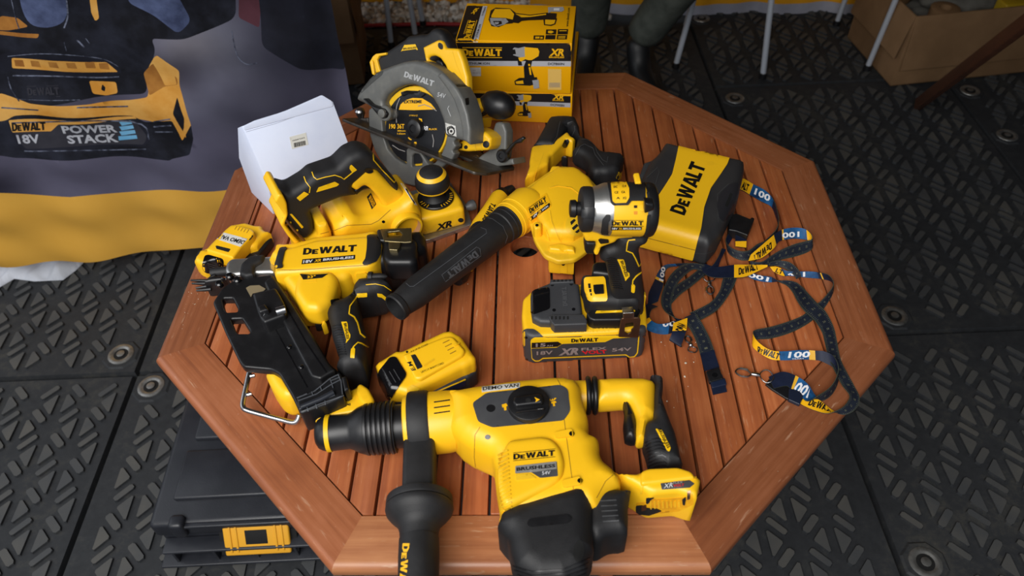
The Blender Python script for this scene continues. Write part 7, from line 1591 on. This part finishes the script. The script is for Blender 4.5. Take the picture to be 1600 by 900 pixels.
def lanyards():
    # ---- the one at the lower right
    T = thing('lanyard', 'navy and yellow lanyard trailing to the table edge, snap hook at its lower left end', 'lanyard', P(1250, 560, 0), 'tape measure lanyards')
    a = ribbon(T, [(1201, 589, 5, 1209, 607, 5), (1222, 581, 8, 1228, 603, 6), (1243, 587, 10, 1236, 608, 6), (1262, 600, 11, 1250, 618, 5), (1273, 617, 5, 1262, 627, 9), (1284, 626, 1, 1280, 617, 14), (1297, 619, 1, 1296, 606, 15), (1306, 606, 1, 1306, 592, 15), (1310, 590, 1, 1310, 574, 15), (1304, 576, 1, 1303, 557, 13), (1291, 568, 1, 1288, 549, 11), (1277, 563, 1, 1276, 548, 9),
                   (1250, 562, 1, 1250, 547, 8), (1224, 563, 1, 1222, 549, 9), (1204, 561, 1, 1204, 547, 10), (1185, 550, 1, 1188, 537, 12), (1176, 540, 1, 1179, 526, 13), (1180, 531, 1, 1179, 516, 9), (1204, 529, 1, 1203, 511, 4), (1235, 520, 1, 1230, 503, 3), (1262, 506, 1, 1254, 493, 2), (1280, 491, 1, 1268, 480, 2), (1293, 474, 1, 1284, 469, 5), (1302, 455, 1, 1302, 446, 13), (1300, 441, 1, 1296, 431, 13), (1285, 436, 1, 1281, 426, 10), (1262, 434, 1, 1262, 424, 8), (1235, 431, 1, 1233, 424, 6), (1222, 431, 1, 1214, 417, 5), (1208, 424, 1, 1203, 417, 4)],
               [(0, 2.0, 0), (2.0, 2.2, 5), (2.2, 5.2, 1), (5.2, 7, 2), (7, 11.1, 0), (11.1, 11.4, 5), (11.4, 13.2, 1), (13.2, 17, 2), (17, 24, 0), (24.8, 25, 5), (25.2, 27.5, 1), (27.6, 30, 2)], num0=50)
    b = ribbon(T, [(1210, 594, 3, 1216, 611, 2), (1235, 603, 4, 1238, 622, 2), (1262, 617, 4, 1252, 632, 2), (1281, 626, 3, 1272, 641, 2), (1299, 640, 2, 1294, 646, 6), (1318, 648, 1, 1314, 638, 8), (1336, 640, 1, 1324, 628, 7), (1343, 622, 1, 1327, 617, 6), (1334, 602, 1, 1316, 602, 5), (1322, 580, 3, 1306, 583, 7), (1313, 560, 2, 1295, 560, 4), (1307, 530, 2, 1288, 532, 2), (1302, 510, 3, 1284, 518, 3), (1290, 487, 6, 1272, 500, 6), (1278, 475, 8, 1256, 485, 8), (1265, 461, 5, 1246, 471, 5),
                   (1254, 449, 3, 1238, 456, 3), (1243, 441, 4, 1229, 446, 2), (1226, 438, 4, 1218, 441, 2), (1206, 441, 1, 1206, 433, 8), (1186, 439, 1, 1187, 430, 9), (1170, 433, 1, 1171, 424, 9), (1160, 424, 1, 1160, 418, 8)],
               [(0, 1.85, 0), (1.85, 4.6, 2), (4.6, 19, 0), (19, 22, 1)], num0=8)
    rprint(a, LOGON, (1180, 550), (1216, 562), (1184, 541), BLACKINK, 'logo'); rprint(a, text2d('100', .03), (1231, 559), (1265, 558), (1233, 550), WHITEINK); rprint(a, text2d('YEARS', .0), (1237, 562), (1256, 561), (1237, 560), WHITEINK)
    rprint(a, text2d('100', .03), (1272, 607), (1247, 597), (1262, 622), WHITEINK); rprint(b, LOGON, (1262, 633), (1301, 645), (1267, 623), BLACKINK, 'logo'); rprint(b, text2d('100', .03), (1202, 434), (1170, 426), (1200, 440), WHITEINK); rprint(a, text2d('100', .03), (1258, 425), (1229, 428), (1258, 432), WHITEINK); rprint(a, text2d('LT', .03), (1211, 425), (1222, 429), (1214, 419), BLACKINK)
    buckle(T, [(1196, 600), (1203, 590), (1214, 596), (1240, 606), (1251, 612), (1246, 630), (1228, 622), (1206, 608)], .0004, .0045); buckle(T, [(1233, 606), (1258, 612), (1250, 632), (1232, 624)], .001, .007, plastic('navy_plastic', '181F30', .4, bump=0))
    swivel(T, 1198, 588, radians(168), .006, 1.15)
    # ---- the one with the flat buckle, left
    T = thing('lanyard', 'navy lanyard looping left of the tangle, flat black buckle at its lower end', 'lanyard', P(1080, 490, 0), 'tape measure lanyards')
    c = ribbon(T, [(1116, 548, 5, 1094, 554, 5), (1109, 529, 5, 1088, 534, 5), (1100, 511, 6, 1080, 517, 6), (1092, 497, 9, 1072, 505, 9), (1086, 489, 10, 1070, 496, 10)], [], num0=0)
    ribbon(T, [(1078, 489, 4, 1090, 502, 4), (1099, 479, 5, 1106, 494, 5), (1113, 470, 4, 1122, 483, 4), (1124, 455, 3, 1138, 462, 3), (1128, 441, 3, 1147, 446, 3), (1131, 430, 3, 1152, 432, 3)][::-1], [], num0=10)
    d = ribbon(T, [(1116, 547, 5, 1094, 553, 5), (1119, 558, 5, 1097, 565, 5), (1124, 574, 4, 1101, 580, 4)][::-1], [(0, 3, 0)], ruler=False)
    e = ribbon(T, [(1128, 585, 5, 1107, 591, 5), (1131, 593, 4, 1110, 600, 4), (1136, 612, 3, 1114, 617, 3)], [(0, 3, 0)], ruler=False)
    for r_ in (d, e): r_.data.materials[3] = NAVYF; r_.data.materials[4] = NAVYF
    bk = buckle(T, [(1103, 580), (1124, 573), (1130, 591), (1109, 597)], .003, .0095); puff('buckle_ring', [(1110, 595), (1133, 590), (1136, 600), (1113, 606)], flat(0), .001, .0075, .0015, plastic('navy_gloss', '1B2338', .3, bump=0), T, at=.0075, r0=1.5)
    mark('buckle_button', disc(1117, 586, 4.5, 3.5), bvh([bk]), bk, BLKG, r0=0)
    ribbon(T, [(1101, 414, 10, 1103, 425, 6), (1083, 411, 10, 1085, 421, 6), (1066, 414, 10, 1074, 427, 6), (1049, 428, 10, 1061, 440, 6), (1038, 448, 9, 1053, 455, 5), (1033, 470, 8, 1049, 474, 4), (1039, 486, 6, 1050, 486, 2), (1056, 497, 7, 1058, 502, 2), (1070, 500, 7, 1070, 506, 2)], [], num0=30)
    ribbon(T, [(1093, 420, 5, 1102, 429, 5), (1075, 434, 5, 1082, 446, 5), (1054, 448, 5, 1062, 461, 5), (1043, 460, 3, 1048, 476, 3)], [], num0=60)
    f = ribbon(T, [(1012, 478, 2, 1028, 471, 6), (1014, 458, 2, 1032, 458, 8), (1022, 440, 2, 1036, 446, 10), (1029, 425, 3, 1038, 430, 12), (1038, 415, 8, 1043, 419, 12), (1055, 412, 10, 1058, 416, 6), (1078, 411, 10, 1080, 416, 6)], [(0, 2.2, 0), (2.2, 2.4, 5), (2.4, 5, 1), (5, 7, 0)])
    rprint(f, text2d('100', .03), (1036, 440), (1040, 418), (1030, 438), WHITEINK)
    g = ribbon(T, [(1012, 474, 8, 1028, 479, 12), (1004, 486, 4, 1018, 484, 14), (1002, 500, 2, 1015, 495, 14), (1010, 514, 1, 1020, 502, 14), (1026, 521, 1, 1030, 506, 14), (1044, 522, 1, 1046, 504, 12), (1062, 514, 1, 1064, 498, 9)][::-1], [(0, 1.0, 0), (1.0, 3.2, 1), (3.2, 3.8, 2), (3.8, 7, 0)])
    rprint(g, text2d('100', .03), (1028, 511), (1055, 509), (1029, 502), WHITEINK)
    h = ribbon(T, [(1052, 505, 13, 1074, 497, 13), (1051, 514, 14, 1073, 512, 14), (1049, 523, 12, 1070, 524, 12), (1046, 531, 7, 1064, 541, 7), (1050, 533, 3, 1066, 541, 3)][::-1], [(0, 2.6, 0), (2.6, 6, 2)])
    rprint(h, text2d('DeW', .05), (1056, 516), (1061, 503), (1069, 520), BLACKINK)
    # ---- upper lanyard
    T = thing('lanyard', 'lanyard in the middle of the tangle beside the hard case, two yellow logo strips showing', 'lanyard', P(1190, 400, 0), 'tape measure lanyards')
    i = ribbon(T, [(1093, 409, 8, 1098, 425, 7), (1118, 417, 11, 1112, 433, 10), (1147, 414, 12, 1147, 434, 10), (1170, 414, 12, 1166, 432, 10), (1186, 414, 12, 1184, 424, 10), (1199, 414, 13, 1199, 417, 11)], [(0, 2, 0), (2, 6, 2)])
    rot = ribbon(T, [(1196, 412, 12, 1196, 417, 10), (1208, 408, 12, 1208, 415, 7), (1221, 407, 12, 1220, 417, 5), (1236, 411, 11, 1232, 423, 5), (1248, 422, 10, 1240, 430, 4), (1252, 432, 8, 1244, 436, 3)][::-1], [(0, 6, 0)], num0=3)
    j = ribbon(T, [(1173, 398, 12, 1169, 408, 8), (1187, 386, 14, 1190, 403, 8), (1201, 374, 14, 1208, 389, 8), (1217, 361, 14, 1218, 377, 4), (1236, 356, 14, 1238, 373, 3), (1255, 357, 14, 1256, 374, 2), (1266, 364, 14, 1268, 378, 2), (1269, 373, 12, 1269, 388, 2), (1258, 377, 9, 1260, 395, 1), (1243, 381, 8, 1242, 401, 1), (1223, 389, 8, 1221, 406, 1), (1207, 398, 7, 1206, 413, 1), (1190, 409, 6, 1190, 418, 1), (1172, 408, 6, 1172, 416, 1)],
               [(0, 2.4, 2), (2.4, 3.2, 0), (3.2, 3.35, 5), (3.35, 5.3, 1), (5.3, 6.6, 2), (6.6, 14, 0)], num0=12)
    rprint(i, LOGON, (1154, 430), (1186, 421), (1154, 419), BLACKINK, 'logo')
    rprint(j, LOGON, (1205, 378), (1176, 400), (1206, 389), BLACKINK, 'logo'); rprint(j, text2d('100', .03), (1249, 362), (1222, 364), (1249, 370), WHITEINK)
    k = ribbon(T, [(1130, 276, 8, 1126, 293, 8), (1160, 279, 8, 1156, 296, 6), (1177, 288, 8, 1171, 304, 4), (1196, 298, 10, 1190, 315, 3), (1208, 311, 13, 1205, 323, 2), (1214, 328, 14, 1212, 338, 1), (1217, 344, 14, 1216, 354, 1), (1213, 358, 14, 1212, 368, 1), (1202, 370, 12, 1204, 378, 1), (1190, 380, 10, 1194, 388, 1)], [(0, 2, 2), (2, 4.1, 1), (4.1, 6.5, 0), (6.5, 10, 2)])
    k.data.materials[3] = NAVYF
    rprint(k, text2d('100', .03), (1178, 303), (1202, 315), (1181, 294), WHITEINK); rprint(k, text2d('ALT', .05), (1158, 294), (1168, 299), (1161, 284), BLACKINK)
    l = ribbon(T, [(1166, 387, 8, 1149, 385, 8), (1166, 373, 12, 1149, 374, 12), (1164, 358, 16, 1149, 360, 14), (1160, 346, 17, 1151, 350, 14), (1154, 348, 12, 1143, 354, 8)][::-1], [(0, 3.2, 0), (3.2, 6, 2)])
    l2 = ribbon(T, [(1146, 352, 12, 1150, 360, 6), (1138, 365, 12, 1143, 374, 4), (1134, 376, 12, 1136, 388, 2), (1140, 385, 12, 1143, 400, 2), (1155, 392, 12, 1160, 407, 2), (1170, 391, 12, 1176, 404, 2), (1184, 381, 12, 1188, 394, 2), (1198, 376, 11, 1200, 384, 2)][::-1], [(0, 8, 0)], num0=70)
    ribbon(T, [(1128, 388, 14, 1134, 390, 8), (1122, 402, 14, 1126, 406, 6), (1114, 414, 12, 1120, 420, 4), (1104, 420, 10, 1108, 428, 4)][::-1], [(0, 8, 0)], num0=40)
    swivel(T, 1108, 434, radians(-96), .006, .95)
    for x, y, an in ((1082, 546, 100),): swivel(T, x, y, radians(an), .003, .7)
lanyards()

# ---- crumbs on the table
r4 = np.random.default_rng(4); V = []; Fc = []
pts = [(1033, 535, 1.6), (1071, 568, 2.6), (1070, 589, 2.0), (1042, 627, 1.8), (1084, 566, 1.2), (883, 496, 1), (731, 444, .8), (1075, 604, .9), (1039, 540, .7), (1087, 535, .8), (770, 581, .8), (1053, 637, .8), (889, 574, 1.0), (1280, 602, .8), (1300, 560, .7)]
pts += [(r4.normal(305, 16), r4.normal(452, 30), r4.uniform(.3, .8)) for _ in range(34)] + [(r4.normal(1060, 30), r4.normal(560, 30), r4.uniform(.2, .5)) for _ in range(30)] + [(r4.uniform(300, 1300), r4.uniform(450, 860), r4.uniform(.2, .5)) for _ in range(60)]
for x, y, s in pts:
    (loc, nor, idx, ds), d_ = cast(TB, x, y)
    if loc is None or abs(loc.z-TT) > .001 or abs(nor.z) < .9: continue
    s = m_px(s, np.array(loc)); b0 = len(V); V += list(IV*s*r4.uniform(.6, 1.1, (len(IV), 1))*[1, 1, .6]+np.array(loc)+[0, 0, s*.4]); Fc += [tuple(a+b0 for a in t) for t in IF]
o = mesh_obj('crumbs', V, Fc, plastic('white_crumb', 'D8CCB8', .8, bump=0), angle=60, origin=(0, 0, TT)); tag(o, 'small white crumbs and dust scattered on the table top', 'crumbs', kind='stuff')
